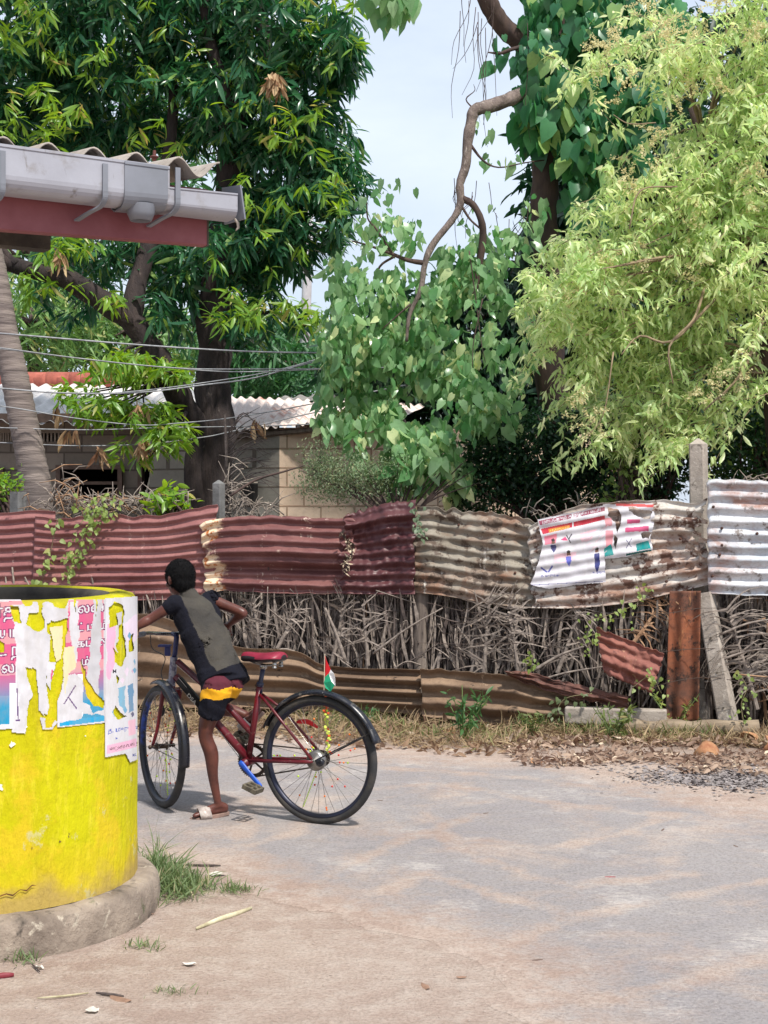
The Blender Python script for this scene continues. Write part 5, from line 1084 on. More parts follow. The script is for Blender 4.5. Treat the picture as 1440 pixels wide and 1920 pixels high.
flagpart('flag', [[(608, 1227), (613, 1238), (619, 1256), (616, 1262), (609, 1269)]], mat('flag_red', lin(206, 22, 36), rough=.7)); flagpart('flag', [[(619, 1256), (626, 1262), (629, 1272), (628, 1286), (622, 1277), (616, 1263)]], mat('flag_white', lin(222, 222, 226), rough=.7)); flagpart('flag', [[(609, 1269), (616, 1263), (622, 1277), (627, 1285), (619, 1297), (611, 1290), (608, 1280)]], mat('flag_green', lin(20, 150, 110), rough=.7))
mb = MB(); rr = random.Random(5)
for k in range(46): t = k/45; c0 = bp(609+8*t+rr.uniform(-4, 4), 1300+t*112, -.02+rr.uniform(-.02, .03)); mb.mi = 0 if t < .35 or rr.random() < .15 else 1; mb.sphere(c0, (.008, .004, .006), 6)
mb.build('bead_garland', [mat('garland_orange', lin(220, 90, 40), rough=.5), mat('garland_lime', lin(200, 214, 90), rough=.5)], bike)

# ================================================================ the boy
def organic(name, draw, voxel=.006, smooth=4, m=None, parent=None, region=None):
    """union overlapping tapered limbs into one continuous skin"""
    mb = MB(); draw(mb); me = mb.mesh(name); o = bpy.data.objects.new(name, me); COL.objects.link(o)
    md = o.modifiers.new('r', 'REMESH'); md.mode = 'VOXEL'; md.voxel_size = voxel
    sm = o.modifiers.new('s', 'SMOOTH'); sm.factor = .6; sm.iterations = smooth
    dg = bpy.context.evaluated_depsgraph_get(); dg.update(); me2 = bpy.data.meshes.new_from_object(o.evaluated_get(dg)); me2.name = name
    COL.objects.unlink(o); bpy.data.objects.remove(o)
    if region:
        for p in me2.polygons: p.material_index = region(p.center, p.normal)
    r = link(name, me2, m, parent, True); return r
def limb(mb, pts, rad, n=14, flat=1., side=None):
    mb.tube(pts, rad, n, True, flat, side); 
    for i, p in enumerate(pts):
        if flat == 1.: mb.sphere(p, rad[i]*.995, 12)
    if flat != 1.: mb.sphere(pts[0], rad[0]*min(1, flat), 12); mb.sphere(pts[-1], rad[-1]*min(1, flat), 12)
def seg(pts, rad, n=4):
    s = spline([tuple(p)+(r,) for p, r in zip(pts, rad)], n); return [Vector(q[:3]) for q in s], [q[3] for q in s]
FF = Vector((-.62, .78, 0)).normalized(); RT = Vector((FF.y, -FF.x, 0))          # torso facing and its right
pel = P(419, 1272, 7.55); chest = P(366, 1150, 7.68); neckb = P(352, 1112, 7.71); headc = P(337, 1085, 7.73)
shL, shR = P(326, 1133, 7.60), P(394, 1124, 7.80)
elL, elR = P(283, 1160, 7.58), P(455, 1149, 7.74)
hdL, hdR = GL+Vector((0, 0, .012)), GR+Vector((0, 0, .012))
hipL, hipR = P(408, 1284, 7.46), P(430, 1284, 7.66)
knL, anL = P(385, 1376, 7.46), P(409, 1508, 7.51)
knR, anR = P(402, 1318, 7.86), P(466, 1344, 7.80)
toeL = P(364, 1524, 7.47); toeL.z = .028; heelL = P(421, 1518, 7.53); heelL.z = .04
toeR = Vector(cfe-BN*.07+Vector((0, 0, .03))+BD*.03); heelR = toeR+Vector((.10, .0, .10))
tax = (neckb-pel).normalized(); tf = (FF-tax*FF.dot(tax)).normalized()
mskin = mat('dark_skin', lin(100, 56, 46), lin(74, 40, 34), 14, .42, spots=[(lin(120, 78, 64), 30, .66, .06)], bump=.2, bscale=60, bdist=.003)
boy = empty('person', Vector((anL.x, anL.y, 0)), 'boy in grey-backed black T-shirt and banded shorts leaning over the bicycle handlebar', 'person')
def hand(mb, c, axis, knuck, palmn, thumb):
    """palm plus five curled fingers closed round a bar. axis = along the bar, knuck = from wrist to knuckles, palmn = away from the bar"""
    mb.sphere(c-knuck*.01+palmn*.012, (.030, .030, .016), 12, Matrix((knuck, axis, knuck.cross(axis))).transposed())
    for i, l in enumerate((.9, 1.05, 1., .82)):
        o_ = axis*(.026-.0175*i); k0 = c+knuck*.018+palmn*.014+o_; pts = [k0, k0+knuck*.020*l-palmn*.006, k0+knuck*.020*l-palmn*.026*l, k0+knuck*.002-palmn*.036*l]
        limb(mb, pts, [.0085, .0078, .0072, .006], 8)
    t0 = c-knuck*.016+axis*.022+palmn*.006; limb(mb, [t0, t0+axis*.018-palmn*.014*1., t0+axis*.012+knuck*.022-palmn*.030], [.010, .009, .007], 8)
def body(mb):
    p_, r_ = seg([pel+Vector((0, 0, -.01)), pel.lerp(chest, .35), pel.lerp(chest, .8), chest, neckb-tax*.03], [.094, .080, .090, .094, .056]); mb.tube(p_, r_, 18, True, .62, RT); mb.sphere(p_[0], .058)
    limb(mb, [shL.lerp(chest, .3), shL], [.045, .034]); limb(mb, [shR.lerp(chest, .3), shR], [.045, .034])
    limb(mb, [neckb-tax*.05, neckb, headc-Vector((0, 0, .04))], [.050, .037, .036])
    # head: skull, jaw, face looking down-left over the bar
    hf = Vector((-.66, .70, -.18)).normalized(); hr = hf.cross(Vector((0, 0, 1))).normalized(); hu = hr.cross(hf)
    M3 = Matrix((hr, hf, hu)).transposed()
    mb.sphere(headc+hf*-.004+hu*.014, (.069, .083, .080), 18, M3); mb.sphere(headc+hf*.022-hu*.032, (.050, .060, .062), 16, M3); mb.sphere(headc+hf*.052-hu*.066, (.028, .026, .022), 12, M3)
    mb.sphere(headc+hf*.090-hu*.020, (.010, .013, .016), 10, M3); limb(mb, [headc+hf*.080+hu*.008, headc+hf*.094-hu*.022], [.008, .010], 8)
    for sg in (1, -1):
        mb.sphere(headc+hf*.068+hr*.026*sg+hu*.004, (.016, .012, .010), 8, M3); mb.sphere(headc+hr*.069*sg-hu*.006-hf*.006, (.008, .018, .027), 10, M3); mb.sphere(headc+hr*.076*sg-hu*.000-hf*.012, (.007, .012, .018), 8, M3)
        mb.sphere(headc+hf*.055+hr*.036*sg-hu*.024, (.020, .018, .016), 8, M3)
    mb.sphere(headc+hf*.082-hu*.045, (.018, .010, .006), 8, M3); mb.sphere(headc+hf*.080-hu*.053, (.015, .010, .006), 8, M3)
    for sh, el, hd in ((shL, elL, hdL), (shR, elR, hdR)):
        wr = hd.lerp(el, .17)+Vector((0, 0, .018)); p_, r_ = seg([sh, sh.lerp(el, .5), el, el.lerp(wr, .35), wr], [.034, .030, .026, .027, .018]); limb(mb, p_, r_)
        ax_ = FN if sh is shR else -FN; kn = (hd-wr); kn = (kn-ax_*kn.dot(ax_)).normalized(); up_ = Vector((0, 0, 1)); up_ = (up_-kn*up_.dot(kn)-ax_*up_.dot(ax_)).normalized()
        limb(mb, [wr, hd+up_*.012-kn*.01], [.018, .020]); hand(mb, hd, ax_, kn, up_, 1)
    p_, r_ = seg([hipL, hipL.lerp(knL, .5), knL, knL.lerp(anL, .28)+Vector((.012, 0, 0)), knL.lerp(anL, .6), anL], [.058, .054, .038, .038, .027, .019]); limb(mb, p_, r_)
    p_, r_ = seg([hipR, hipR.lerp(knR, .5), knR, knR.lerp(anR, .3)+Vector((0, 0, -.01)), knR.lerp(anR, .65), anR], [.058, .054, .040, .040, .031, .022]); limb(mb, p_, r_)
    limb(mb, [pel, hipL], [.058, .056]); limb(mb, [pel, hipR], [.058, .056])
    for an, he, to in ((anL, heelL, toeL), (anR, heelR, toeR)):
        d = (to-he).normalized(); s_ = d.cross(Vector((0, 0, 1))).normalized()
        limb(mb, [an, he+Vector((0, 0, .012))], [.020, .021]); limb(mb, [an-Vector((0, 0, .006)), he.lerp(to, .55)+Vector((0, 0, .012))], [.019, .018])
        mb.sphere(he.lerp(to, .62)+Vector((0, 0, .006)), (.045, .032, .013), 12, Matrix((d, s_, Vector((0, 0, 1)))).transposed()); limb(mb, [he, he.lerp(to, .6)], [.021, .019])
        for k, (l_, r1) in enumerate(((1.02, .0105), (1.04, .008), (1., .0075), (.95, .007), (.88, .0065))):
            o_ = s_*(-.024+.012*k)*(1 if an is anL else -1); limb(mb, [he.lerp(to, .7)+o_*.8+Vector((0, 0, .004)), he.lerp(to, l_)+o_*1.1+Vector((0, 0, -.004))], [r1+.002, r1], 8)
organic('body', body, .0045, 3, mskin, boy)
hf = Vector((-.66, .70, -.18)).normalized(); hr = hf.cross(Vector((0, 0, 1))).normalized(); hu = hr.cross(hf); M3 = Matrix((hr, hf, hu)).transposed()
def hair(mb):
    mb.sphere(headc-hf*.010+hu*.020, (.0765, .086, .084), 20, M3); mb.sphere(headc-hf*.036-hu*.022, (.064, .052, .060), 16, M3)
mh = mat('black_hair', lin(16, 15, 18), lin(6, 6, 8), 90, .9, spec=.25, bump=1., bscale=220, bdist=.004)
ho = organic('hair', hair, .005, 2, mh, boy)
# short hair standing off the scalp
hp = ho.data; idx = rng.permutation(len(hp.vertices))[:5200]; pos = np.array([tuple(hp.vertices[int(i)].co) for i in idx]); nr = np.array([tuple(hp.vertices[int(i)].normal) for i in idx])
hs_ = link('hair_tips', leafmesh('hair_tips', pos, nr+rng.normal(0, .5, nr.shape), rng.uniform(.004, .010, len(pos)), T_small(.35)), mh, None); hs_.parent = ho
for sg in (1, -1):
    mb = MB(); e = headc+hf*.078+hr*.026*sg+hu*.004; mb.mi = 0; mb.sphere(e, (.010, .007, .006), 8, M3); mb.mi = 1; mb.sphere(e+hf*.005, .0042, 6)
    mb.build('eye', [mat('eye_white', lin(220, 214, 206), rough=.2), mat('iris', lin(26, 16, 12), rough=.2)], boy, smooth=True)
def shirt(mb):
    p_, r_ = seg([pel-tax*.05, pel.lerp(chest, .3), pel.lerp(chest, .75), chest+tax*.01, neckb-tax*.038], [.144, .126, .128, .130, .070], 6); mb.tube(p_, r_, 26, True, .70, RT)
    mb.tube([pel.lerp(chest, .3), pel.lerp(hipL, .3)+tax*.03, pel.lerp(hipL, .42)-tax*.008], [.06, .110, .112], 20, True, .9, RT)
    limb(mb, [chest+tax*.02, shL+Vector((0, 0, .0)), shL.lerp(elL, .20)], [.052, .046, .043]); limb(mb, [chest+tax*.02, shR, shR.lerp(elR, .10)], [.052, .044, .042])
    limb(mb, [neckb-tax*.05, neckb-tax*.012], [.058, .050])
HEM = pel+tax*.050+Vector((0, 0, 0))
def shreg(c, n):
    t = (c-pel).dot(tax); r = (c-pel-tax*t); x = r.dot(RT); f = r.dot(tf); L = (neckb-pel).length
    hemt = .026+.014*math.sin(x*12)
    if t < hemt: return 1
    if f > .035: return 1
    dl = (c-shL).dot((elL-shL).normalized()); dr = (c-shR).dot((elR-shR).normalized())
    if dl > -.03 and (c-shL).length < .16 and x < -.07: return 1
    if dr > -.03 and (c-shR).length < .16 and x > .07: return 1
    if x < -.088+.035*(t < .12)*0: return 1
    return 0
mgs = mat('grey_olive_cotton', lin(74, 70, 64), lin(60, 58, 56), 6, .95, spec=.2, bump=.7, bscale=14, bdist=.02); mbk = mat('black_cotton', lin(22, 23, 34), lin(16, 16, 24), 9, .95, spec=.2, bump=.6, bscale=14, bdist=.02)
so = organic('t_shirt', shirt, .0055, 5, [mgs, mbk], boy, shreg)
for v in so.data.vertices:
    c = v.co; t = (c-pel).dot(tax); x = (c-pel).dot(RT)
    f = .007*math.sin((t*24+x*30)+3*mnoise.noise(c*5))+.012*mnoise.noise(Vector((c.x*9+c.z*6, c.y*9, c.z*5)))+.004*math.sin(t*52-x*44+2*mnoise.noise(c*8))
    v.co = c+v.normal*max(0, f+.002)
def shorts(mb):
    limb(mb, [pel+tax*.02, pel-tax*.03], [.084, .090]); p_, r_ = seg([hipL+Vector((.0, 0, -.02)), hipL.lerp(knL, .45), hipL.lerp(knL, .66)], [.078, .070, .063]); mb.tube(p_, r_, 20); mb.sphere(p_[0], .076)
    p_, r_ = seg([hipR+Vector((0, 0, .01)), hipR.lerp(knR, .25), hipR.lerp(knR, .5)], [.078, .070, .058]); mb.tube(p_, r_, 20); mb.sphere(p_[0], .078)
    mb.tube([pel+BN*.03+tax*.0, pel-tax*.05], [.104, .100], 24, True, .74, RT)
def py_of(c): return HY-(c.z-CH)/c.y*F
def px_of(c): return CX+c.x/c.y*F
def shoreg(c, n):
    y = py_of(c)+(px_of(c)-400)*.07+2*math.sin(px_of(c)*.15)
    return 0 if y < 1293 else 1 if y < 1312 else 2
sho = organic('shorts', shorts, .0055, 4, [mat('maroon_cotton', lin(84, 20, 38), lin(70, 18, 34), 8, .9, bump=.5, bscale=12), mat('yellow_cotton', lin(232, 172, 16), lin(214, 152, 10), 8, .9, bump=.5, bscale=12), mbk], boy, shoreg)
for v in sho.data.vertices:
    c = v.co; v.co = c+v.normal*max(0, .008*mnoise.noise(Vector((c.x*16, c.y*16, c.z*7)))+.003+.003*math.sin(c.z*70+c.x*60))
# rubber slides
msand = mat('dusty_rubber', lin(142, 116, 106), lin(112, 92, 84), 20, .85); mstrap = mat('silver_strap', lin(196, 188, 182), lin(150, 136, 130), 30, .4)
def slide(he, to, base_z=None, up=Vector((0, 0, 1))):
    d = (to-he).normalized(); s_ = d.cross(up).normalized(); u = s_.cross(d); mb = MB(); n = 24; vs = []
    for lv in (0, 1):
        for k in range(n):
            a = 2*math.pi*k/n; L = (to-he).length/2+.026; x = math.cos(a)*L; wd = .031+.009*math.cos(a)-.004*math.cos(2*a); y = math.sin(a)*wd
            vs.append(he.lerp(to, .5)+d*x+s_*y*1.05+u*(-.034+(.016 if lv else 0)+(.004 if lv and x < 0 else 0)))
    mb.add(vs, [list(range(n))[::-1], [n+k for k in range(n)]]+[(k, (k+1) % n, n+(k+1) % n, n+k) for k in range(n)])
    o = mb.build('slipper', msand, boy, bevel=.003)
    c0 = he.lerp(to, .66); mb = MB(); vs = []
    for q in (-.030, .030):
        for k in range(9): a = math.pi*k/8; vs.append(c0+d*(q+.006*math.sin(a))+s_*math.cos(a)*.043+u*(-.026+.052*math.sin(a)))
    mb.add(vs, [(k, k+1, k+10, k+9) for k in range(8)]); st = link('strap', mb.mesh('strap', True), mstrap, None); st.parent = o; st.modifiers.new('t', 'SOLIDIFY').thickness = .003
slide(heelL, toeL); slide(heelR, toeR, None, Vector((.5, 0, .86)).normalized())
# ================================================================ trees and plants
mbark = mat('dark_bark', lin(62, 52, 50), lin(38, 32, 34), 5, .95, stretch=(2, 2, .5), spots=[(lin(96, 88, 82), 9, .64, .08)], bump=.9, bscale=16, bdist=.03)
mbark2 = mat('grey_bark', lin(136, 122, 116), lin(92, 80, 76), 7, .9, stretch=(2, 2, .8), spots=[(lin(176, 166, 158), 12, .6, .08), (lin(66, 58, 54), 20, .62, .08)], bump=1., bscale=24, bdist=.02)
mbark3 = mat('brown_bark', lin(84, 66, 60), lin(60, 48, 46), 6, .9, stretch=(2, 2, .6), bump=.7, bscale=20)
def branch(mb, pts, n=4, sides=9):
    p, r = pxpath(pts, n); r = [q*(1+.16*mnoise.noise(v*(.5/max(q, .02)))) for q, v in zip(r, p)]; mb.tube([v+Vector((mnoise.noise(v*3), 0, mnoise.noise(v*3+Vector((5, 0, 0)))))*q*.35 for q, v in zip(r, p)], r, sides)
def twigs(mb, rootpts, ends, r0, rr, sag=.1):
    """thin limbs from the nearest root point to each end"""
    R_ = [Vector(q) for q in rootpts]
    for e in ends:
        e = Vector(e); q = min(R_, key=lambda p: (p-e).length+max(0, p.z-e.z)*.5); m1 = q.lerp(e, .5)+Vector((rr.uniform(-.1, .1), rr.uniform(-.1, .1), sag*(e-q).length))
        mb.tube([Vector(v) for v in spline([q, m1, e], 4)], [r0*(1-.8*i/8) for i in range(9)], 5)
def tree(name, base, label, cat, group=None): return empty(name, base, label, cat, group)
# ---------------- mango tree
mango = tree('mango_tree', P(392, 1130, 14.6), 'large dark mango tree with a forked black trunk, behind the maroon fence sheets', 'tree')
YM = 14.6; mb = MB()
branch(mb, [(392, 1140, YM, .24), (394, 950, YM, .21), (400, 860, YM, .20), (404, 780, YM, .20), (402, 690, YM, .17), (402, 600, YM, .17), (408, 520, YM, .16), (424, 400, YM, .14), (432, 290, YM, .13), (440, 200, YM, .11), (460, 90, YM, .08), (470, -120, YM, .05)], 4, 16)
branch(mb, [(372, 1140, YM-.1, .12), (368, 960, YM-.12, .11), (366, 880, YM-.14, .10), (372, 800, YM-.12, .10)], 4, 10)
branch(mb, [(390, 830, YM, .16), (350, 770, YM-.2, .135), (316, 710, YM-.4, .125), (274, 640, YM-.5, .125), (234, 588, YM-.6, .12), (180, 556, YM-.7, .11), (120, 520, YM-.8, .10), (60, 506, YM-.9, .08), (0, 488, YM-1, .075), (-90, 440, YM-1, .06)], 4, 14)
branch(mb, [(240, 610, YM-.6, .11), (256, 540, YM-.5, .10), (276, 470, YM-.4, .09), (300, 380, YM-.3, .08), (320, 250, YM-.2, .06), (330, 60, YM, .03)], 4, 12)
branch(mb, [(434, 300, YM, .09), (420, 180, YM-.2, .07), (398, 90, YM-.3, .06), (384, 0, YM-.3, .055), (375, -150, YM-.3, .03)], 4, 10)
branch(mb, [(440, 220, YM, .08), (485, 160, YM-.2, .06), (500, 100, YM-.3, .07), (488, 30, YM-.3, .06), (470, -60, YM-.3, .05)], 4, 10)
branch(mb, [(404, 640, YM, .09), (450, 600, YM+.2, .05), (520, 590, YM+.3, .035), (575, 610, YM+.3, .02)], 4, 8)
branch(mb, [(415, 450, YM, .09), (500, 400, YM+.2, .05), (600, 340, YM+.3, .03)], 4, 8)
branch(mb, [(30, 496, YM-1, .05), (6, 470, YM-1, .035), (-40, 400, YM-1, .03)], 4, 8)
mb.build('trunk', mbark, mango, smooth=True)
B = [(60, 40, 120, 90, 180), (200, 60, 140, 100, 230), (340, 40, 120, 90, 190), (500, 60, 110, 80, 160), (610, 90, 70, 60, 80), (40, 170, 110, 90, 160), (180, 200, 140, 100, 240), (330, 190, 130, 90, 210), (470, 210, 120, 80, 120), (570, 170, 70, 60, 80), (645, 130, 40, 40, 22),
     (100, 290, 140, 60, 130), (520, 320, 110, 90, 190), (610, 270, 60, 60, 60), (640, 350, 45, 55, 42), (580, 410, 80, 70, 110), (480, 440, 90, 70, 120), (540, 480, 46, 40, 40), (400, 480, 80, 50, 60), (150, 500, 70, 40, 45), (220, 470, 90, 40, 70), (320, 500, 70, 60, 60), (120, 560, 60, 34, 24), (470, 540, 80, 46, 60), (330, 590, 50, 40, 22), (530, 606, 40, 22, 16), (460, 620, 50, 24, 16),
     (60, -130, 260, 110, 170), (330, -150, 240, 110, 170), (560, -90, 120, 80, 70), (-200, 100, 160, 220, 170), (-180, 380, 120, 130, 50)]
pos = []
for (x, y, rx, ry, n) in B:
    c, r_ = blob_px(x, y, rx, ry, YM+rng.uniform(-.5, .7), .9); q, _ = ell(int(n*1.25), c, r_, .25); pos.append(q)
pos = np.vstack(pos); k = np.array([mnoise.noise(Vector(q)*2.1) for q in pos]); pos = pos[k > -.20]
# keep a few holes open towards the sky and the limbs
pp, ax, sz = rosettes(pos, 10, .235, .75, .1); sz = sz*rng.choice([.7, .9, 1.1], len(sz))
MML = leafmat('mango_leaf', lin(76, 124, 82), lin(34, 78, 58), lin(140, 174, 92), .27, .34); MMY = leafmat('young_mango_leaf', lin(144, 176, 72), lin(96, 142, 60), lin(190, 176, 110), .35, .45); MDEAD = leafmat('dead_mango_leaf', lin(196, 176, 136), lin(150, 112, 84), lin(120, 84, 60), .8, .2)
link('crown', leafmesh('crown', pp, ax, sz, T_lance(.19, .3)), MML, mango)
Y_ = [(30, 30, 60, 60, 34), (60, 210, 60, 60, 22), (200, 120, 60, 40, 10), (140, 230, 40, 30, 10), (130, 470, 60, 26, 26), (60, 540, 40, 26, 18), (180, 560, 60, 26, 20), (560, 30, 40, 30, 8), (650, 20, 40, 30, 8), (540, 250, 80, 40, 20), (480, 570, 70, 30, 26), (560, 590, 40, 20, 14), (250, 690, 90, 24, 46), (320, 700, 40, 20, 14), (200, 770, 60, 26, 30), (280, 780, 60, 24, 26), (320, 820, 40, 30, 20), (150, 740, 40, 20, 12), (440, 600, 60, 20, 14), (620, 370, 30, 26, 6), (260, 850, 50, 24, 8)]
pos = []
for (x, y, rx, ry, n) in Y_:
    c, r_ = blob_px(x, y, rx, ry, YM-.9, .5); q, _ = ell(int(n*(1.2 if y > 650 else .5)), c, r_, .1); pos.append(q)
for (x, y, rx, ry, n) in B[:20]:
    c, r_ = blob_px(x, y, rx*1.1, ry*1.1, YM-.5, .8); q, _ = ell(max(1, n//22), c, r_, .6); pos.append(q)
pos = np.vstack(pos); low = pos[pos[:, 2] < 3.0]; pp, ax, sz = rosettes(pos, 8, .17, .7, .15)
link('young_leaves', leafmesh('young_leaves', pp, ax, sz, T_lance(.2, .3)), MMY, mango)
mb = MB(); rt = [P(316, 710, YM-.4), P(274, 640, YM-.5), P(234, 588, YM-.6), P(180, 556, YM-.7), P(350, 770, YM-.2), P(404, 640, YM)]; twigs(mb, rt, low[rng.permutation(len(low))[:46]], .022, random.Random(2), .02); branch(mb, [(372, 800, YM-.1, .05), (300, 780, YM-.6, .035), (260, 786, YM-.8, .025), (200, 800, YM-1, .012)]); mb.build('twigs', mbark, mango, smooth=True)
pos = np.array([tuple(P(x+dx, y+dy, YM-1.1)) for (x, y, n) in ((134, 806, 1), (268, 826, 2), (104, 770, 1), (184, 838, 1), (264, 764, 1), (515, 150, 7), (110, 484, 2), (476, 800, 1)) for dx, dy in [(random.uniform(-8, 8), random.uniform(-12, 12)) for _ in range(n*2)]])
pp, ax, sz = rosettes(pos, 6, .17, 1.9, .1); pp[:, 2] -= .02
link('dead_leaves', leafmesh('dead_leaves', pp, ax, sz, T_lance(.22, .2)), MDEAD, mango)

# ---------------- coconut palm trunk, far left
palm = tree('coconut_palm', P(78, 1140, 13.3), 'leaning grey ringed palm trunk at the far left, behind the fence', 'palm tree')
path, rad = pxpath([(84, 1150, 13.3, .17), (72, 950, 13.3, .145), (58, 860, 13.3, .135), (42, 780, 13.3, .13), (26, 700, 13.3, .125), (12, 640, 13.3, .12), (2, 580, 13.3, .115), (-10, 510, 13.3, .11), (-34, 400, 13.3, .105), (-66, 260, 13.3, .10), (-110, 80, 13.3, .095), (-180, -200, 13.3, .09), (-300, -700, 13.3, .085)], 14)
mb = MB(); mb.tube(path, [r*(1+.05*(i % 3 == 0)) for i, r in enumerate(rad)], 18); mb.build('trunk', mat('palm_bark', lin(138, 126, 120), lin(96, 86, 84), 3, .95, stretch=(.6, .6, 7), spots=[(lin(70, 62, 60), 5, .6, .1)], bump=.7, bscale=9, bdist=.02), palm, smooth=True)
top = path[-1]; P_, A_, U_, S_ = [], [], [], []
mb = MB()
top = path[-1]
for k in range(15):
    a = k*2.4; el = .9-.09*k; d = Vector((math.cos(a), math.sin(a), 0)); pts = [top+d*(L*math.cos(el))+Vector((0, 0, L*math.sin(el)-.18*L*L)) for L in np.linspace(0, 2.7, 12)]; mb.tube(pts, [.03*(1-.8*i/11) for i in range(12)], 5)
    for i in range(1, 12):
        t = (pts[i]-pts[i-1]).normalized(); s_ = t.cross(Vector((0, 0, 1))).normalized()
        for q in range(6):
            for sg in (1, -1): P_.append(tuple(pts[i-1].lerp(pts[i], q/6))); v_ = s_*sg+t*.6+Vector((0, 0, -.35)); A_.append(tuple(v_)); S_.append(.62*math.sin(.35+2.5*i/12))
mb.build('frond_ribs', mbark2, palm); MPL = leafmat('palm_leaflet', lin(78, 112, 60), lin(52, 88, 52), None, .45, .3)
link('crown', leafmesh('crown', np.array(P_), np.array(A_), np.array(S_), T_lance(.07, .3), roll=.2), MPL, palm)

# ---------------- drooping heart-leaved tree in the middle
heart = tree('heart_leaved_tree', P(1030, 1110, 12.9), 'tree with hanging heart-shaped leaves and a grey zigzag bough, centre behind the fence', 'tree')
YH_ = 12.5; mb = MB()
branch(mb, [(1060, 1130, 13.1, .17), (1046, 900, 13.1, .16), (1030, 640, 13.1, .14), (1022, 420, 13.1, .125), (1024, 300, 13.1, .12), (1046, 160, 13.1, .11), (1060, 0, 13.1, .1), (1060, -200, 13.1, .06)], 5, 14)
branch(mb, [(1050, 110, 13.1, .10), (1000, 84, 12.9, .10), (955, 62, 12.8, .09), (925, 22, 12.7, .085), (900, -30, 12.6, .08), (860, -150, 12.5, .05)], 5, 12)
mb.build('trunk', mbark3, heart, smooth=True)
mb = MB()
branch(mb, [(1020, 150, 12.8, .07), (970, 178, 12.6, .062), (925, 196, 12.5, .058), (892, 204, 12.4, .052), (884, 222, 12.4, .05), (877, 262, 12.4, .044), (873, 310, 12.4, .040), (862, 345, 12.4, .037), (862, 378, 12.4, .034), (850, 408, 12.4, .030), (815, 455, 12.4, .03), (797, 495, 12.4, .028), (788, 545, 12.4, .023), (768, 590, 12.4, .018), (762, 640, 12.4, .013)], 5, 12); mb.build('bough', mbark2, heart, smooth=True)
mb = MB()
branch(mb, [(866, 372, 12.4, .034), (886, 384, 12.4, .03), (902, 412, 12.4, .03), (906, 450, 12.45, .032), (894, 520, 12.5, .03), (888, 570, 12.5, .024)], 4, 8)
branch(mb, [(797, 494, 12.4, .024), (765, 488, 12.4, .019), (730, 474, 12.4, .014), (690, 460, 12.4, .01), (660, 452, 12.4, .006)], 4, 6); branch(mb, [(735, 476, 12.4, .013), (706, 430, 12.4, .009), (690, 410, 12.4, .007), (688, 380, 12.4, .005)], 4, 6); branch(mb, [(740, 480, 12.4, .012), (712, 500, 12.4, .010), (702, 540, 12.4, .007)], 4, 6)
branch(mb, [(770, 570, 12.3, .009), (745, 592, 12.3, .007), (716, 618, 12.3, .005)], 4, 6); branch(mb, [(864, 385, 12.4, .012), (880, 410, 12.4, .010), (900, 428, 12.4, .008)], 4, 6)
branch(mb, [(992, 84, 12.7, .02), (960, 92, 12.6, .017), (938, 100, 12.6, .014), (915, 98, 12.6, .006)], 4, 6); branch(mb, [(890, 206, 12.4, .008), (874, 186, 12.4, .006), (890, 170, 12.4, .004), (888, 158, 12.4, .002)], 4, 5)
branch(mb, [(876, 262, 12.4, .014), (905, 300, 12.4, .010), (935, 314, 12.4, .007), (980, 306, 12.5, .006), (1020, 300, 12.8, .006)], 4, 6)
branch(mb, [(905, 560, 12.3, .006), (888, 640, 12.3, .004), (886, 690, 12.3, .003)]); branch(mb, [(880, 470, 12.3, .006), (892, 560, 12.3, .005), (902, 640, 12.3, .004), (910, 680, 12.3, .003)])
rr = random.Random(4)
for k in range(26):      # leafless hanging twigs against the sky
    x = rr.uniform(850, 1000); y = rr.uniform(-40, 60) if k < 14 else rr.uniform(330, 420); l = rr.uniform(80, 260) if k < 14 else rr.uniform(40, 110); s_ = rr.uniform(-50, 20)
    branch(mb, [(x, y, 12.5, .0035), (x+s_*.2, y+l*.35, 12.5, .003), (x+s_*.6+rr.uniform(-12, 12), y+l*.7, 12.5, .0025), (x+s_, y+l, 12.5, .0015)], 3, 4)
mb.build('twigs', mbark3, heart, smooth=True)
Bh = [(650, 520, 44, 60, 70), (730, 440, 70, 46, 60), (690, 400, 46, 40, 16), (690, 580, 80, 80, 190), (790, 560, 90, 80, 230), (640, 640, 46, 70, 90), (625, 600, 34, 80, 40), (640, 730, 50, 80, 150), (720, 700, 90, 90, 300), (820, 660, 80, 90, 260), (900, 560, 60, 80, 130), (930, 470, 56, 50, 60), (900, 420, 40, 40, 16), (960, 640, 60, 90, 100), (870, 760, 70, 80, 200), (720, 800, 90, 60, 260), (780, 850, 90, 60, 280), (700, 870, 34, 24, 40), (850, 890, 50, 44, 110), (770, 905, 50, 26, 60), (610, 790, 30, 30, 24), (940, 760, 50, 60, 60), (930, 300, 40, 46, 14), (905, 240, 20, 30, 5), (740, 350, 40, 30, 8), (860, 500, 60, 50, 70), (1000, 420, 30, 60, 30)]
pos = []
for (x, y, rx, ry, n) in Bh:
    c, r_ = blob_px(x, y, rx, ry, YH_+rng.uniform(-.15, .25), .42); q, _ = ell(int(n*1.8), c, r_, .1); pos.append(q)
pos = np.vstack(pos); k = np.array([mnoise.noise(Vector(q)*2.6) for q in pos]); pos = pos[k > -.20]; N = len(pos)
ax = np.column_stack([rng.normal(0, .6, N), rng.normal(-.1, .6, N), -np.ones(N)]); up = np.column_stack([rng.normal(0, .5, N), -np.ones(N)*.9, np.ones(N)*.5])
MHL = leafmat('heart_leaf', lin(172, 202, 156), lin(66, 126, 70), lin(222, 230, 176), .28, .44)
link('crown', leafmesh('crown', pos, ax, rng.uniform(.07, .17, N)*rng.choice([.6, .9, 1.1], N), T_heart(.62), up, .9), MHL, heart)
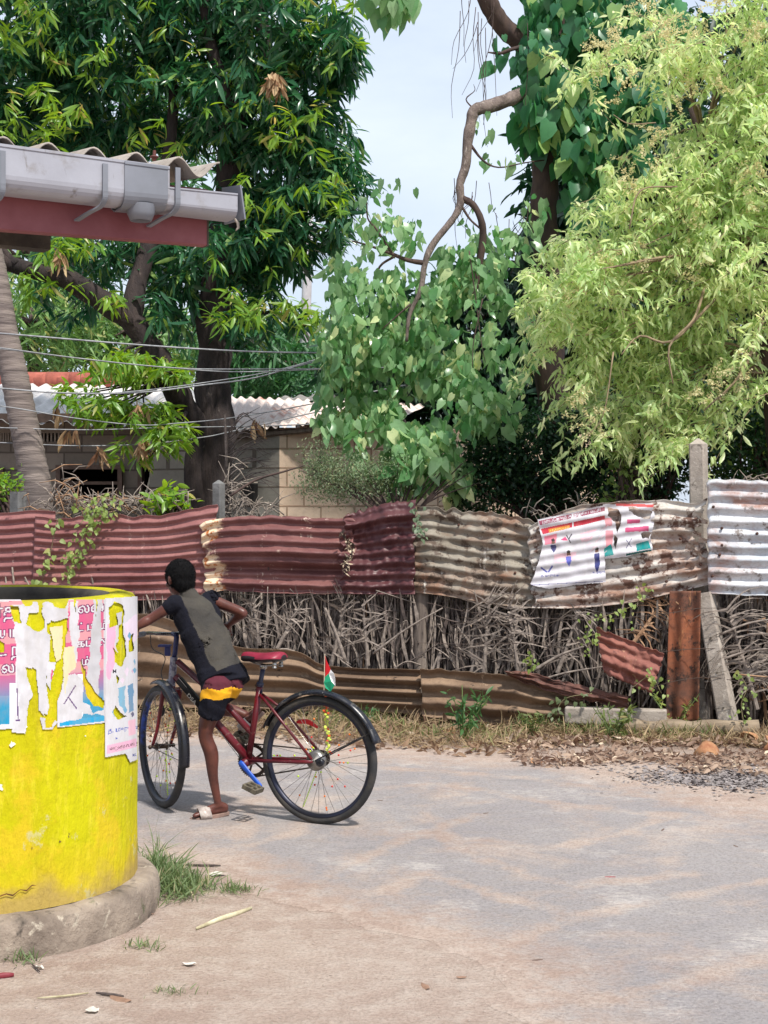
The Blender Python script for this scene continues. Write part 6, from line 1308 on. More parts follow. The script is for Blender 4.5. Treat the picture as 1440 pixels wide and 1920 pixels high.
# vine cloak on the trunk of the same tree
Bv = [(1060, 50, 90, 80, 240), (1150, 60, 90, 80, 240), (1010, 110, 44, 60, 90), (1040, 190, 66, 70, 210), (1120, 190, 90, 90, 300), (1190, 200, 60, 70, 140), (990, 200, 34, 50, 60), (1010, 250, 34, 30, 40), (1080, 280, 50, 50, 110), (1160, 290, 60, 40, 100), (1100, -60, 160, 90, 200), (1240, 60, 60, 80, 120), (1110, 370, 60, 60, 60), (935, 92, 16, 10, 6)]
pos = []
for (x, y, rx, ry, n) in Bv:
    c, r_ = blob_px(x, y, rx, ry, 12.85, .5); q, _ = ell(int(n*1.2), c, r_, .15); pos.append(q)
pos = np.vstack(pos); N = len(pos); ax = np.column_stack([rng.normal(0, .35, N), rng.normal(-.1, .35, N), -np.ones(N)]); up = np.column_stack([rng.normal(0, .4, N), -np.ones(N), np.ones(N)*.4])
link('vine_leaves', leafmesh('vine_leaves', pos, ax, rng.uniform(.07, .22, N), T_heart(.8), up, .6), leafmat('vine_leaf', lin(96, 154, 104), lin(42, 98, 70), lin(160, 192, 116), .32, .38), heart)
# sprig hanging into the top of the picture
c, r_ = blob_px(728, -6, 52, 34, 11.0, .3); q, _ = ell(70, c, r_); N = len(q); c2, r2 = blob_px(740, -120, 120, 70, 11.2, .6); q2, _ = ell(260, c2, r2); q = np.vstack([q, q2]); N = len(q)
sprig = tree('overhanging_branch', P(740, -150, 11.1), 'leafy branch tip hanging into the top of the picture, against the sky', 'branch'); ax = np.column_stack([rng.normal(0, .35, N), rng.normal(0, .35, N), -np.ones(N)])
link('leaves', leafmesh('leaves', q, ax, rng.uniform(.1, .2, N), T_heart(.66), np.tile([0, -1, .3], (N, 1)), .6), MHL, sprig); mb = MB(); branch(mb, [(1040, -180, 12.9, .05), (900, -190, 12, .04), (760, -150, 11.2, .03), (735, -60, 11, .012), (728, 6, 11, .005)]); mb.build('twig', mbark3, sprig, smooth=True)

# ---------------- pale flowering shrub-tree, right
pale = tree('flowering_tree', P(1470, 1130, 11.6), 'pale yellow-green flowering tree filling the right side above the fence', 'tree')
YP = 11.3; mb = MB(); branch(mb, [(1500, 1150, 11.6, .13), (1470, 900, 11.6, .12), (1448, 700, 11.5, .11), (1425, 580, 11.5, .10), (1400, 480, 11.5, .08), (1350, 380, 11.5, .06), (1300, 200, 11.5, .04)], 5, 12); branch(mb, [(1425, 590, 11.5, .08), (1470, 400, 11.5, .07), (1500, 150, 11.5, .05), (1500, -100, 11.5, .03)], 5, 10); mb.build('trunk', mbark3, pale, smooth=True)
Bp = [(1050, 560, 40, 60, 50), (1080, 660, 40, 50, 44), (1010, 480, 30, 40, 24), (1390, 60, 110, 90, 260), (1300, 90, 60, 70, 90), (1430, 200, 90, 100, 300), (1330, 210, 70, 70, 140), (1260, 130, 50, 50, 40), (1290, 310, 90, 70, 230), (1400, 340, 110, 80, 330), (1180, 370, 80, 46, 120), (1240, 420, 110, 70, 300), (1360, 460, 120, 80, 340), (1100, 430, 70, 44, 110), (1060, 490, 66, 50, 120), (1140, 510, 100, 60, 260), (1020, 530, 40, 50, 50), (1250, 540, 110, 60, 280), (1380, 580, 90, 60, 200), (1080, 600, 66, 50, 120), (1170, 620, 100, 60, 240), (1290, 650, 100, 50, 190), (1110, 700, 66, 50, 110), (1200, 730, 80, 44, 120), (1120, 775, 44, 34, 34), (1290, 740, 80, 34, 80), (1390, 680, 80, 40, 90), (1270, 790, 50, 26, 34), (1240, 810, 20, 30, 12), (1080, 810, 14, 20, 7), (1360, 750, 40, 20, 22), (1560, 200, 110, 260, 300), (1560, 520, 100, 160, 140), (1440, -100, 200, 90, 240), (1230, 30, 70, 36, 60), (1170, 60, 50, 30, 30), (1210, 250, 50, 30, 24), (1110, 100, 20, 16, 6), (1190, 320, 60, 30, 26)]
pos = []
for (x, y, rx, ry, n) in Bp:
    c, r_ = blob_px(x, y, rx, ry, YP+rng.uniform(-.5, .3)-(y < 500)*.2, .55); q, _ = ell(max(3, int(n*.125)), c, r_, .1); pos.append(q)
st_ = np.vstack(pos); k = np.array([mnoise.noise(Vector(q)*2.0+Vector((3, 0, 0))) for q in st_]); st_ = st_[k > -.15]; pos = []; SPR = []
for q in st_:        # each spray arches outwards and hangs at the tip
    a_ = rng.normal(math.pi*1.08, .75); d = np.array([math.cos(a_), math.sin(a_)*.7-.25, rng.normal(.12, .25)]); L = rng.uniform(.35, .8); n = int(L*19); ln = []; q = q-d*L*.62
    for i in range(n): t = i/max(1, n-1); p = q+d*L*t+np.array([0, 0, -.55*L*t*t])+rng.normal(0, .012, 3); ln.append(p); pos.append(p)
    SPR.append(ln)
pos = np.array(pos); pp, ax, sz = rosettes(pos, 8, .10, .75, .1); sz = sz*rng.choice([.55, .75, .95, 1.15], len(sz)); pp += rng.normal(0, .022, pp.shape)
MPALE = leafmat('pale_leaf', lin(222, 228, 180), lin(148, 182, 116), lin(236, 232, 190), .36, .45, hue=.482)
link('crown', leafmesh('crown', pp, ax, sz, T_lance(.26, .35)), MPALE, pale)
fp = []
for (x, y, n) in ((1150, 70, 5), (1120, 100, 3), (1260, 40, 5), (1290, 70, 4), (1260, 90, 3), (1200, 10, 3), (1350, 150, 3), (1180, 330, 4), (1230, 270, 5), (1290, 180, 4), (1410, 330, 5), (1430, 380, 4), (1150, 510, 3), (1120, 480, 4), (1380, 690, 4), (1340, 720, 4), (1080, 760, 3), (1110, 770, 3), (1300, 400, 4), (1180, 160, 3), (1420, 60, 5), (1340, 20, 4), (1060, 560, 3), (1220, 470, 4), (1290, 500, 3)):
    for _ in range(n*2): fp.append(tuple(P(x+rng.normal(0, 18), y+rng.normal(0, 16), YP-.75+rng.normal(0, .12))))
fp = np.array(fp); F_, A_, S_ = [], [], []
for c in fp:
    d = rng.normal(0, 1, 3)+np.array([0, 0, -.3]); d /= np.linalg.norm(d)
    for t in np.linspace(0, .12, 11):
        for _ in range(4): F_.append(c+d*t+rng.normal(0, .010, 3)); A_.append(rng.normal(0, 1, 3)); S_.append(rng.uniform(.010, .022))
link('flowers', leafmesh('flowers', np.array(F_), np.array(A_), np.array(S_), T_small(.9)), leafmat('cream_flower', lin(216, 212, 170), lin(190, 186, 140), None, .7, .35), pale)
mb = MB(); rr = random.Random(8); roots = [P(*q) for q in ((1440, 700, 11.5), (1425, 580, 11.5), (1400, 480, 11.5), (1350, 380, 11.5), (1320, 260, 11.5), (1470, 400, 11.5), (1490, 250, 11.5))]
for ln in SPR: mb.tube([Vector(p) for p in ln[::3]]+[Vector(ln[-1])], [.0045*(1-.7*i/max(1, len(ln[::3]))) for i in range(len(ln[::3])+1)], 4)
for k in range(130):
    twigs(mb, roots, [SPR[rr.randrange(len(SPR))][0]], .014, rr, .12)
for pts in ([(1340, 560, 10.7, .012), (1260, 640, 10.6, .010), (1200, 630, 10.6, .007), (1165, 665, 10.5, .004)], [(1320, 540, 10.7, .012), (1300, 600, 10.6, .010), (1255, 650, 10.5, .008), (1262, 720, 10.5, .005)], [(1270, 350, 10.4, .006), (1200, 358, 10.4, .006), (1180, 430, 10.4, .005)], [(1230, 230, 10.4, .004), (1180, 232, 10.4, .004), (1150, 215, 10.4, .003)], [(1430, 600, 10.8, .014), (1390, 700, 10.7, .010), (1320, 770, 10.7, .006)], [(1150, 660, 10.5, .006), (1130, 780, 10.5, .004), (1090, 825, 10.5, .003)]): branch(mb, pts, 4, 6)
mb.build('twigs', mat('tan_twig', lin(150, 132, 104), lin(110, 94, 76), 9, .9), pale, smooth=True)

# ---------------- dark bushes behind the right half of the fence
def bush(name, blobs, label, Y, size, m, tpl, cat='bush', group=None, stems=(), mst=None, n_per=3, dy=.5, sp=.05, thr=-.3):
    th = tree(name, P(blobs[0][0], 1120, Y), label, cat, group); pos = []
    for (x, y, rx, ry, n) in blobs: c, r_ = blob_px(x, y, rx, ry, Y, dy); q, _ = ell(n, c, r_, .15); pos.append(q)
    pos = np.vstack(pos); k = np.array([mnoise.noise(Vector(q)*3.1) for q in pos]); pos = pos[k > thr]; pp = np.repeat(pos, n_per, 0)+rng.normal(0, sp, (len(pos)*n_per, 3)); N = len(pp)
    link('foliage', leafmesh('foliage', pp, rng.normal(0, 1, (N, 3))+np.array([0, -.3, -.25]), rng.uniform(size*.6, size*1.2, N), tpl), m, th)
    mb = MB()
    if stems:
        for s_ in stems: branch(mb, s_, 4, 5)
    else:
        rr = random.Random(int(blobs[0][0])); b = P(blobs[0][0], 1120, Y); twigs(mb, [b, b+Vector((.1, 0, .5))], [pos[rr.randrange(len(pos))] for _ in range(40)], .02, rr, .05)
    mb.build('stems', mst or mbark3, th, smooth=True); return th
MDK = leafmat('dark_bush_leaf', lin(46, 82, 50), lin(26, 54, 38), lin(86, 120, 66), .45, .25)
bush('dark_bush', [(1020, 850, 120, 90, 2600), (930, 860, 80, 70, 1300), (900, 930, 60, 40, 500), (1050, 930, 110, 40, 900)], 'dark small-leaved bush behind the weathered sheet, right of the hanging leaves', 12.9, .055, MDK, T_small(.55))
bush('dark_bush', [(1190, 870, 110, 80, 2000), (1250, 800, 90, 60, 900), (1180, 780, 120, 60, 900)], 'dark bush left of the tall concrete post', 12.7, .06, MDK, T_small(.55))
bush('dark_bush', [(1400, 850, 90, 90, 1700), (1470, 780, 90, 110, 1200)], 'dark bush right of the tall concrete post above the silver sheet', 12.4, .055, leafmat('bush_leaf', lin(60, 100, 54), lin(34, 66, 40), lin(130, 160, 70), .45, .3), T_small(.6))
bush('sprig_bush', [(1170, 880, 24, 60, 170), (1150, 920, 22, 20, 60)], 'thin sprig of lighter leaves in front of the dark bush', 11.5, .06, leafmat('sprig_leaf', lin(140, 160, 90), lin(90, 120, 60), None, .5, .35), T_small(.7), n_per=2, dy=.1)
MFE = leafmat('sage_leaf', lin(136, 150, 116), lin(96, 118, 88), lin(170, 170, 130), .6, .35)
rr = random.Random(6); st = [[(752+rr.uniform(-30, 30), 1000, 12.2, .014), (750+dx*.35+rr.uniform(-8, 8), 950-abs(dx)*.05, 12.2, .009), (750+dx, 930-rr.uniform(20, 80), 12.2, .003)] for dx in np.linspace(-190, 150, 30)]
bush('feathery_shrub', [(660, 880, 90, 40, 900), (610, 900, 60, 36, 420), (730, 880, 60, 36, 420), (690, 920, 70, 20, 260), (600, 850, 40, 24, 120)], 'feathery sage-green shrub with fanned bare stems above the dark maroon sheet', 12.3, .032, MFE, T_small(.35), stems=st, n_per=4, sp=.05, dy=.3, thr=-.2)
bush('yellow_bush', [(6, 915, 30, 20, 110)], 'small yellow-green bush at the left edge above the maroon sheet', 12.5, .07, MMY, T_small(.5), n_per=3, dy=.2)
bush('leafy_seedling', [(325, 935, 34, 18, 44), (300, 945, 20, 10, 16)], 'bright green young plant between the dry brush and the short grey post', 12.0, .12, MMY, T_lance(.4), n_per=2, dy=.15, thr=-1)
# ---------------- trees far behind
def fartree(x, y, rx, ry, Y, n, size, m, label, tpl, dy=2., group='trees beyond the houses', crown2=()):
    base = P(x, y, Y); base.z = 0; th = tree('background_tree', base, label, 'tree', group); pos = []
    for (bx, by, brx, bry, bn) in ((x, y, rx, ry, n),)+tuple(crown2): c, r_ = blob_px(bx, by, brx, bry, Y, dy); q, _ = ell(bn, c, r_, .45); pos.append(q)
    pos = np.vstack(pos); k = np.array([mnoise.noise(Vector(q)*.9) for q in pos]); pos = pos[k > -.3]; pp, ax, sz = rosettes(pos, 7, size, .6, .1)
    link('crown', leafmesh('crown', pp+rng.normal(0, size*.4, pp.shape), ax, sz, tpl), m, th); mb = MB(); c = P(x, y, Y); mb.tube([base, base.lerp(c, .5)+Vector((.1, 0, 0)), c], [.22, .16, .08], 8); twigs(mb, [c, base.lerp(c, .7)], [pos[i] for i in rng.permutation(len(pos))[:24]], .06, random.Random(3), .1); mb.build('trunk', mbark3, th, smooth=True)
MF1 = leafmat('far_leaf_light', lin(130, 164, 100), lin(86, 126, 70), lin(190, 190, 120), .5, .35); MF2 = leafmat('far_leaf_mid', lin(76, 124, 70), lin(50, 96, 60), None, .5, .3); MF3 = leafmat('far_leaf_dark', lin(44, 78, 52), lin(26, 54, 38), None, .5, .25)
fartree(60, 610, 130, 100, 23, 420, .34, MF1, 'pale feathery tree beyond the left house roof, left of the mango fork', T_lance(.14), crown2=((-90, 640, 110, 110, 200),))
fartree(270, 650, 140, 80, 25, 420, .34, MF1, 'light green tree seen through the mango fork', T_lance(.14))
fartree(500, 690, 100, 66, 23, 360, .36, MF2, 'mid green tree just behind the rusty white roof', T_lance(.13), crown2=((430, 640, 70, 50, 120),))
fartree(560, 640, 66, 50, 30, 160, .34, MF1, 'small pale tree at the foot of the utility pole', T_lance(.16))
fartree(770, 760, 150, 190, 19.5, 900, .34, MF3, 'dark tree behind the hanging heart leaves', T_lance(.22), crown2=((900, 640, 120, 130, 420),))
fartree(1130, 640, 200, 220, 18, 1500, .34, MF3, 'broad dark tree behind the flowering tree', T_lance(.22), crown2=((1180, 380, 190, 180, 700), (1010, 800, 120, 120, 400)))
fartree(1420, 560, 200, 300, 19, 1500, .34, MF3, 'dark tree behind the right edge of the fence', T_lance(.22), crown2=((1420, 200, 220, 180, 500), (1650, 500, 200, 300, 400)))
fartree(100, 300, 300, 260, 27, 700, .4, MF2, 'tall tree high behind the mango crown', T_lance(.2))
fartree(-420, 640, 220, 240, 26, 700, .4, MF2, 'tree left of the block house beyond the frame', T_lance(.2))
fartree(1900, 560, 260, 300, 24, 700, .4, MF3, 'tree far to the right beyond the silver sheet', T_lance(.2))

# ---------------- dry brush and fronds above the left sheets
rr = random.Random(21)
def brush(name, spots, n, L, m, label, Y=12.1, cat='dry brush', up=.6):
    mb = MB()
    for (x, y, sx, sy) in spots:
        for k in range(n):
            c = P(x+rr.gauss(0, sx), y+rr.gauss(0, sy), Y+rr.uniform(-.2, .2)); d = Vector((rr.gauss(0, .8), rr.gauss(0, .5), rr.gauss(up, .6))).normalized(); l = L*rr.uniform(.4, 1.1); mb.mi = 0 if rr.random() < .75 else len(m)-1; mb.tube([c-d*l*.4, c+Vector((0, 0, .02)), c+d*l*.6-Vector((0, 0, l*.12))], [.006, .005, .002], 4, flat=.5)
    tag(mb.build(name, m, smooth=True), label, cat, kind='stuff')
brush('dry_twigs', [(130, 925, 16, 20), (165, 950, 40, 12), (230, 950, 34, 14), (280, 945, 34, 12), (130, 950, 40, 14)], 46, .30, [mdry, mdry3], 'tangle of pale dry twigs piled above the maroon sheets', 12.1)
brush('dry_twigs', [(440, 930, 14, 30), (470, 960, 30, 14)], 45, .34, [mdry], 'grey dry twigs beside the short grey post', 12.3)
brush('dry_twigs', [(1085, 945, 16, 10), (1010, 960, 20, 8), (1400, 898, 30, 5)], 12, .20, [mdry], 'few pale dry twigs above the poster sheet and silver sheet', 11.2)
fr = MB(); base = P(428, 945, 12.9)
for k in range(30):
    t = k/29; a0 = base+Vector((0, 0, .05+.62*t)); L = .5*(1-.4*t); p = [a0, a0+Vector((L*.45, -.05, .14+.05*math.sin(k))), a0+Vector((L, -.08, .10-.12*math.sin(k*1.7)))]; fr.tube([Vector(q) for q in spline(p, 4)], [.006, .006, .005, .005, .004, .004, .003, .002, .001], 4, flat=.5)
fr.tube([base, base+Vector((-.03, 0, .8))], [.02, .008], 6); tag(fr.build('dry_frond', mdry2, smooth=True), 'dry brown frond arching right of the mango trunk', 'dry frond', 'withered palm fronds in the fence gap')
mb = MB(); branch(mb, [(432, 930, 12.0, .012), (480, 900, 12.1, .010), (530, 885, 12.1, .008), (575, 872, 12.1, .004)], 4, 6); tag(mb.build('bare_branch', mbark3, smooth=True), 'thin bare branch rising right from the short grey post', 'branch')
mb = MB(); branch(mb, [(432, 982, 11.8, .008), (446, 960, 11.8, .007), (458, 938, 11.8, .005)], 4, 5); tag(mb.build('bare_branch', mdry, smooth=True), 'short pale stick behind the worn maroon sheet', 'branch')
# ---------------- creepers on the sheets
def creeper(path, n, size, label, m, off=-.05, spread=7, hang=.6):
    th = tree('creeper', P(path[0][0], path[0][1], FY(path[0][0], off)), label, 'climbing plant', 'creepers on the iron sheets'); W = [P(x, y, FY(x, off)) for x, y in path]; S = [Vector(q) for q in spline(W, 8)]; mb = MB(); mb.tube(S, .003, 5); mb.build('stem', mat('creeper_stem', lin(120, 110, 80), None), th, smooth=True)
    pos = np.array([tuple(S[rng.integers(len(S))]+Vector((rng.normal(0, spread), rng.normal(0, spread*.4)-6, rng.normal(0, spread)))*.0045) for _ in range(n)]); N = len(pos)
    link('leaves', leafmesh('leaves', pos, np.column_stack([rng.normal(0, .6, N), rng.normal(-.3, .3, N), -np.ones(N)*hang]), rng.uniform(size*.6, size*1.2, N), T_heart(.75), np.tile([0, -1, .5], (N, 1)), .4), m, th)
MCR = leafmat('creeper_leaf', lin(150, 168, 92), lin(108, 132, 66), lin(190, 186, 120), .5, .4)
creeper([(150, 940), (172, 968), (160, 1000), (150, 1030), (138, 1060), (130, 1092)], 110, .042, 'leafy creeper hanging over the middle of the pink-maroon sheet', MCR, -.08, 9); creeper([(205, 930), (190, 960), (176, 985)], 70, .042, 'small creeper tuft at the top of the pink-maroon sheet', MCR, -.08, 12)
creeper([(108, 972), (102, 1000), (96, 1030), (88, 1060), (78, 1090)], 26, .06, 'sparse creeper with larger leaves over the sheet seam at the left', MCR, -.07, 8)
creeper([(780, 950), (784, 975), (792, 1000)], 34, .035, 'tiny-leaved creeper at the seam above the wooden post', leafmat('grey_creeper', lin(120, 140, 110), lin(90, 110, 84), None, .5, .3), -.2, 6)
creeper([(1200, 1100), (1195, 1130), (1150, 1150), (1100, 1165)], 46, .034, 'creeper crossing the lower edge of the poster sheet', MCR, -.3, 12); creeper([(1080, 1200), (1120, 1190), (1100, 1215)], 20, .034, 'small creeper beside the crumpled red sheet', MCR, -.45, 8); creeper([(975, 1262), (995, 1240), (1000, 1228)], 18, .034, 'small creeper tip above the dark low sheet', MCR, -.36, 8)
creeper([(1185, 1290), (1220, 1268), (1240, 1300)], 26, .034, 'creeper at the lower corner of the crumpled red sheet', MCR, -.5, 10); creeper([(1040, 1340), (1060, 1310), (1110, 1300)], 24, .04, 'creeper trailing over the end of the dark low sheet', leafmat('olive_creeper', lin(104, 120, 80), lin(80, 94, 60), None, .5, .3), -.42, 10)
creeper([(1395, 1360), (1390, 1320), (1400, 1290), (1385, 1262)], 26, .034, 'creeper climbing right of the leaning concrete post', MCR, -.35, 8)

# ---------------- verge: grasses, litter, weeds
def verge(n, ypx, xr, size, wd, m, name, label, upz=1., spread=.8, cat='grass', cl=.35, rmul=1.):
    xs_ = rng.uniform(*xr, n); w_ = np.array([wob_(x, 0) for x in xs_]); ys_ = np.array([ypx(x, rng.random()) for x in xs_]); pos = np.array([tuple(G(x, y)) for x, y in zip(xs_, ys_)])
    k = np.array([mnoise.noise(Vector((q[0]*2.2, q[1]*3, 1))) for q in pos]); pos = pos[k > cl-.6]; N = len(pos); ax = np.column_stack([rng.normal(0, spread, N), rng.normal(0, spread, N), np.abs(rng.normal(upz, .4, N))])
    pos[:, 2] += rng.random(N)*.03*rmul
    tag(link(name, leafmesh(name, pos, ax, rng.uniform(size*.4, size*1.2, N), T_lance(wd, .55), roll=1.), m), label, cat, kind='stuff')
def wob_(x, s): return 0
edge = lambda x: np.interp(x, [-300, 260, 500, 700, 880, 1000, 1100, 1300, 1440, 1600], [1345, 1375, 1382, 1398, 1412, 1400, 1396, 1398, 1404, 1420]); foot = lambda x: np.interp(x, [-300, 260, 560, 800, 1110, 1300, 1440, 1600], [1300, 1322, 1332, 1342, 1356, 1372, 1376, 1380])
MDG = leafmat('dry_grass', lin(176, 156, 122), lin(134, 114, 88), lin(124, 128, 80), .9, .2); MGG = leafmat('verge_grass', lin(116, 130, 74), lin(84, 100, 56), lin(170, 160, 110), .7, .35)
verge(15000, lambda x, t: foot(x)+(edge(x)-foot(x))*t**.9, (-300, 1560), .12, .06, MDG, 'dry_grass', 'matted dry straw-coloured grass along the foot of the fence', .5, 1.)
verge(4200, lambda x, t: foot(x)+(edge(x)-foot(x))*t*.75, (560, 1500), .11, .06, MGG, 'green_grass', 'thin green grass mixed into the straw along the fence', 1., .6, cl=.62)
ML = leafmat('fallen_leaf', lin(150, 124, 98), lin(104, 80, 64), lin(206, 190, 166), .85, .15)
verge(2600, lambda x, t: foot(x)+(edge(x)-foot(x))*(t*1.0+.15), (-300, 1560), .07, .38, ML, 'leaf_litter', 'brown fallen leaves scattered through the dry grass', .15, 1., 'leaf litter', cl=.3)
verge(3000, lambda x, t: 1396+t*56+(x-1250)*.02, (950, 1560), .06, .36, leafmat('curled_leaf', lin(178, 156, 136), lin(120, 96, 82), lin(216, 200, 176), .85, .15), 'leaf_litter', 'thick drift of curled brown leaves at the road edge, right', .2, 1., 'leaf litter', cl=.45, rmul=1.6)
# ash and char patch (a real stain on the ground)
m, nt, bs = newmat('ash', 1, 0, .1); c = nmix(nt, nstep(nt, nnoise(nt, nvec(nt), 9, 9, .75), .42, .6), lin(166, 158, 156), lin(118, 110, 110)); nt.links.new(c, bs.inputs['Base Color']); nbump(nt, bs, nnoise(nt, nvec(nt), 60, 6, .8), .8, .02)
N = 2600; xs_ = rng.normal(1370, 100, N); ys_ = 1462+rng.normal(0, 12, N)+(xs_-1370)*.02; pos = np.array([tuple(G(x, y)) for x, y in zip(xs_, ys_)]); pos[:, 2] += .002
tag(link('ash_patch', leafmesh('ash_patch', pos, np.column_stack([rng.normal(0, 1, N), rng.normal(0, 1, N), rng.random(N)*.2]), rng.uniform(.012, .045, N), T_small(.8), roll=.2), m), 'grey ash and charred scraps at the road edge, far right', 'ash', kind='stuff')
def plant(px, py, h, n, size, m, label, name='weed', tpl=None, lean=.5):
    b = G(px, py); th = tree(name, b, label, 'plant'); mb = MB(); P_, A_, S_ = [], [], []
    for k in range(n):
        a = rng.uniform(0, 6.28); d = Vector((math.cos(a)*lean, math.sin(a)*lean, 1)).normalized(); pts = [b, b+d*h*.5, b+d*h*rng.uniform(.8, 1.1)+Vector((d.x, d.y, 0))*h*.2]; mb.tube([Vector(q) for q in spline(pts, 3)], .003, 4)
        for q in range(12): t = rng.uniform(.25, 1); p = b+d*h*t; P_.append(tuple(p)); v_ = rng.normal(0, 1, 3)+np.array([0, 0, .2]); A_.append(v_); S_.append(size*rng.uniform(.6, 1.2))
    mb.build('stem', mat('weed_stem', lin(90, 110, 60), None), th); link('leaves', leafmesh('leaves', np.array(P_), np.array(A_), np.array(S_), tpl or T_lance(.28)), m, th)
MWE = leafmat('weed_leaf', lin(92, 132, 80), lin(60, 98, 58), None, .45, .4)
plant(868, 1388, .36, 10, .08, MWE, 'small bright green weed in front of the dark low sheet'); plant(1150, 1392, .26, 9, .07, MGG, 'olive weed clump in front of the long low slab'); plant(1000, 1385, .2, 6, .06, MGG, 'low olive weed near the end of the dark low sheet'); plant(1265, 1376, .3, 6, .05, MCR, 'thin weed at the foot of the orange rusted strip'); plant(690, 1362, .14, 4, .06, MWE, 'tiny weed behind the rear mudguard')
def tuft(px, py, n, h, sx, sy, m, label, wd=.035):
    c = [G(px+rng.normal(0, sx), py+rng.normal(0, sy)) for _ in range(n)]; pos = np.array([tuple(q) for q in c]); ax = np.column_stack([rng.normal(0, .55, n), rng.normal(0, .55, n), np.ones(n)])
    tag(link('grass_tuft', leafmesh('grass_tuft', pos, ax, rng.uniform(h*.4, h*1.15, n), T_lance(wd, .5), roll=1.), m), label, 'grass tuft')
MGT = leafmat('tuft_grass', lin(120, 140, 92), lin(88, 108, 70), lin(186, 174, 140), .6, .35)
tuft(298, 1655, 900, .11, 18, 17, MGT, 'green grass tuft against the right side of the well plinth', .06); tuft(345, 1668, 420, .09, 24, 10, MGT, 'lower spreading grass beside the well tuft', .07); tuft(440, 1672, 170, .05, 22, 4, MGT, 'thin dusty grass trailing onto the road from the tuft', .09)
tuft(290, 1612, 22, .19, 16, 6, MGT, 'few tall grass stalks rising behind the well tuft', .03); tuft(270, 1776, 60, .04, 20, 4, MGT, 'tiny flat grass near the plinth edge', .12); tuft(320, 1862, 60, .03, 18, 4, MGT, 'tiny flat grass on the sand, lower left', .12); tuft(30, 1800, 90, .05, 26, 5, MGT, 'tiny grass at the foot of the plinth, bottom left', .12)
plant(120, 1742, .10, 4, .035, MWE, 'tiny weed growing from the plinth')
# husks and scraps
def scrap(name, px, py, pts, rad, m, label, cat='stick', flat=.6, z=.008, group=None):
    mb = MB(); W = [G(a, b)+Vector((0, 0, z)) for a, b in pts]; S = [Vector(q) for q in spline(W, 4)]; mb.tube(S, [rad*(.25+.75*math.sin(math.pi*(.12+.76*i/(len(S)-1)))) for i in range(len(S))], 7, flat=flat); tag(mb.build(name, m, smooth=True), label, cat, group)
mstk = mat('bleached_stick', lin(206, 200, 168), lin(150, 140, 110), 12, .8)
scrap('dry_stalk', 0, 0, [(368, 1745), (410, 1728), (440, 1718), (472, 1706)], .011, mstk, 'pale split palm stalk lying on the sand right of the well')
scrap('dry_stalk', 0, 0, [(-10, 1792), (40, 1790), (78, 1780)], .007, mstk, 'thin pale twig on the sand at the foot of the plinth'); scrap('dry_stalk', 0, 0, [(60, 1812), (75, 1826)], .005, mdry2, 'short brown twig left of the lower sand'); scrap('twig', 0, 0, [(345, 1625), (414, 1626)], .006, mdry2, 'short dark twig on the ground beyond the grass tuft')
scrap('red_wrapper', 0, 0, [(-14, 1836), (26, 1832)], .012, mat('red_paper', lin(120, 40, 50), rough=.6), 'dark red scrap at the bottom left edge', 'litter'); scrap('twig', 0, 0, [(180, 1866), (232, 1872)], .006, mdry2, 'brown leaf-like twig on the lower sand'); scrap('twig', 0, 0, [(70, 1876), (120, 1872), (166, 1866)], .004, mstk, 'thin curved straw on the lower sand')
def lone(name, px, py, L, col, label, n=1):
    c = G(px, py)+Vector((0, 0, .006)); a = rng.uniform(0, 6.28); pos = np.array([tuple(c)]); tag(link(name, leafmesh(name, pos, np.array([[math.cos(a), math.sin(a), .12]]), L, T_lance(.42, .1, -.3), roll=.25), mat(name, col, tuple(x*.6 for x in col), 40, .8)), label, 'leaf')
lone('red_leaf', 1133, 1646, .05, lin(150, 80, 80), 'small red leaf alone on the road')
for px, py, L, lab in ((905, 1527, .035, 'small dark leaf on the road right of the rear wheel'), (996, 1803, .045, 'small dark leaf at the near edge of the slab'), (707, 1502, .035, 'small dark leaf just right of the rear tyre'), (1240, 1560, .06, 'tan leaf on the slab toward the right edge'), (1385, 1590, .04, 'small dark leaf on the slab near the right edge')): lone('dark_leaf', px, py, L, lin(110, 90, 80), lab)
for px, py, L, lab in ((790, 1845, .07, 'curled brown leaf on the sand near the bottom edge'), (876, 1834, .04, 'tiny brown leaf right of the curled brown one'), (205, 1869, .10, 'long brown leaf on the lower sand'), (290, 1716, .03, 'small brown leaf right of the plinth')): lone('dry_leaf', px, py, L, lin(150, 118, 98), lab)
mpap = mat('white_paper', lin(206, 202, 194), lin(176, 170, 160), 30, .85)
for px, py, r_, lab in ((408, 1643, .045, 'torn white paper scrap beside the grass tuft'), (356, 1811, .026, 'small torn white scrap on the sand in the middle left'), (176, 1899, .03, 'torn white scrap near the bottom left corner'), (74, 1818, .016, 'tiny pale scrap by the pale twig at the plinth foot')):
    c = G(px, py); rr = random.Random(px); n = 11; q = [c+Vector((math.cos(2*math.pi*k/n)*r_*rr.uniform(.5, 1.15), math.sin(2*math.pi*k/n)*r_*rr.uniform(.35, .8), .004+rr.uniform(0, .014))) for k in range(n)]
    me = bpy.data.meshes.new('paper_scrap'); me.from_pydata([tuple(v_) for v_ in q]+[tuple(c+Vector((0, 0, .010)))], [], [(k, (k+1) % n, n) for k in range(n)]); o = link('paper_scrap', me, mpap); o.modifiers.new('t', 'SOLIDIFY').thickness = .001; tag(o, lab, 'litter')
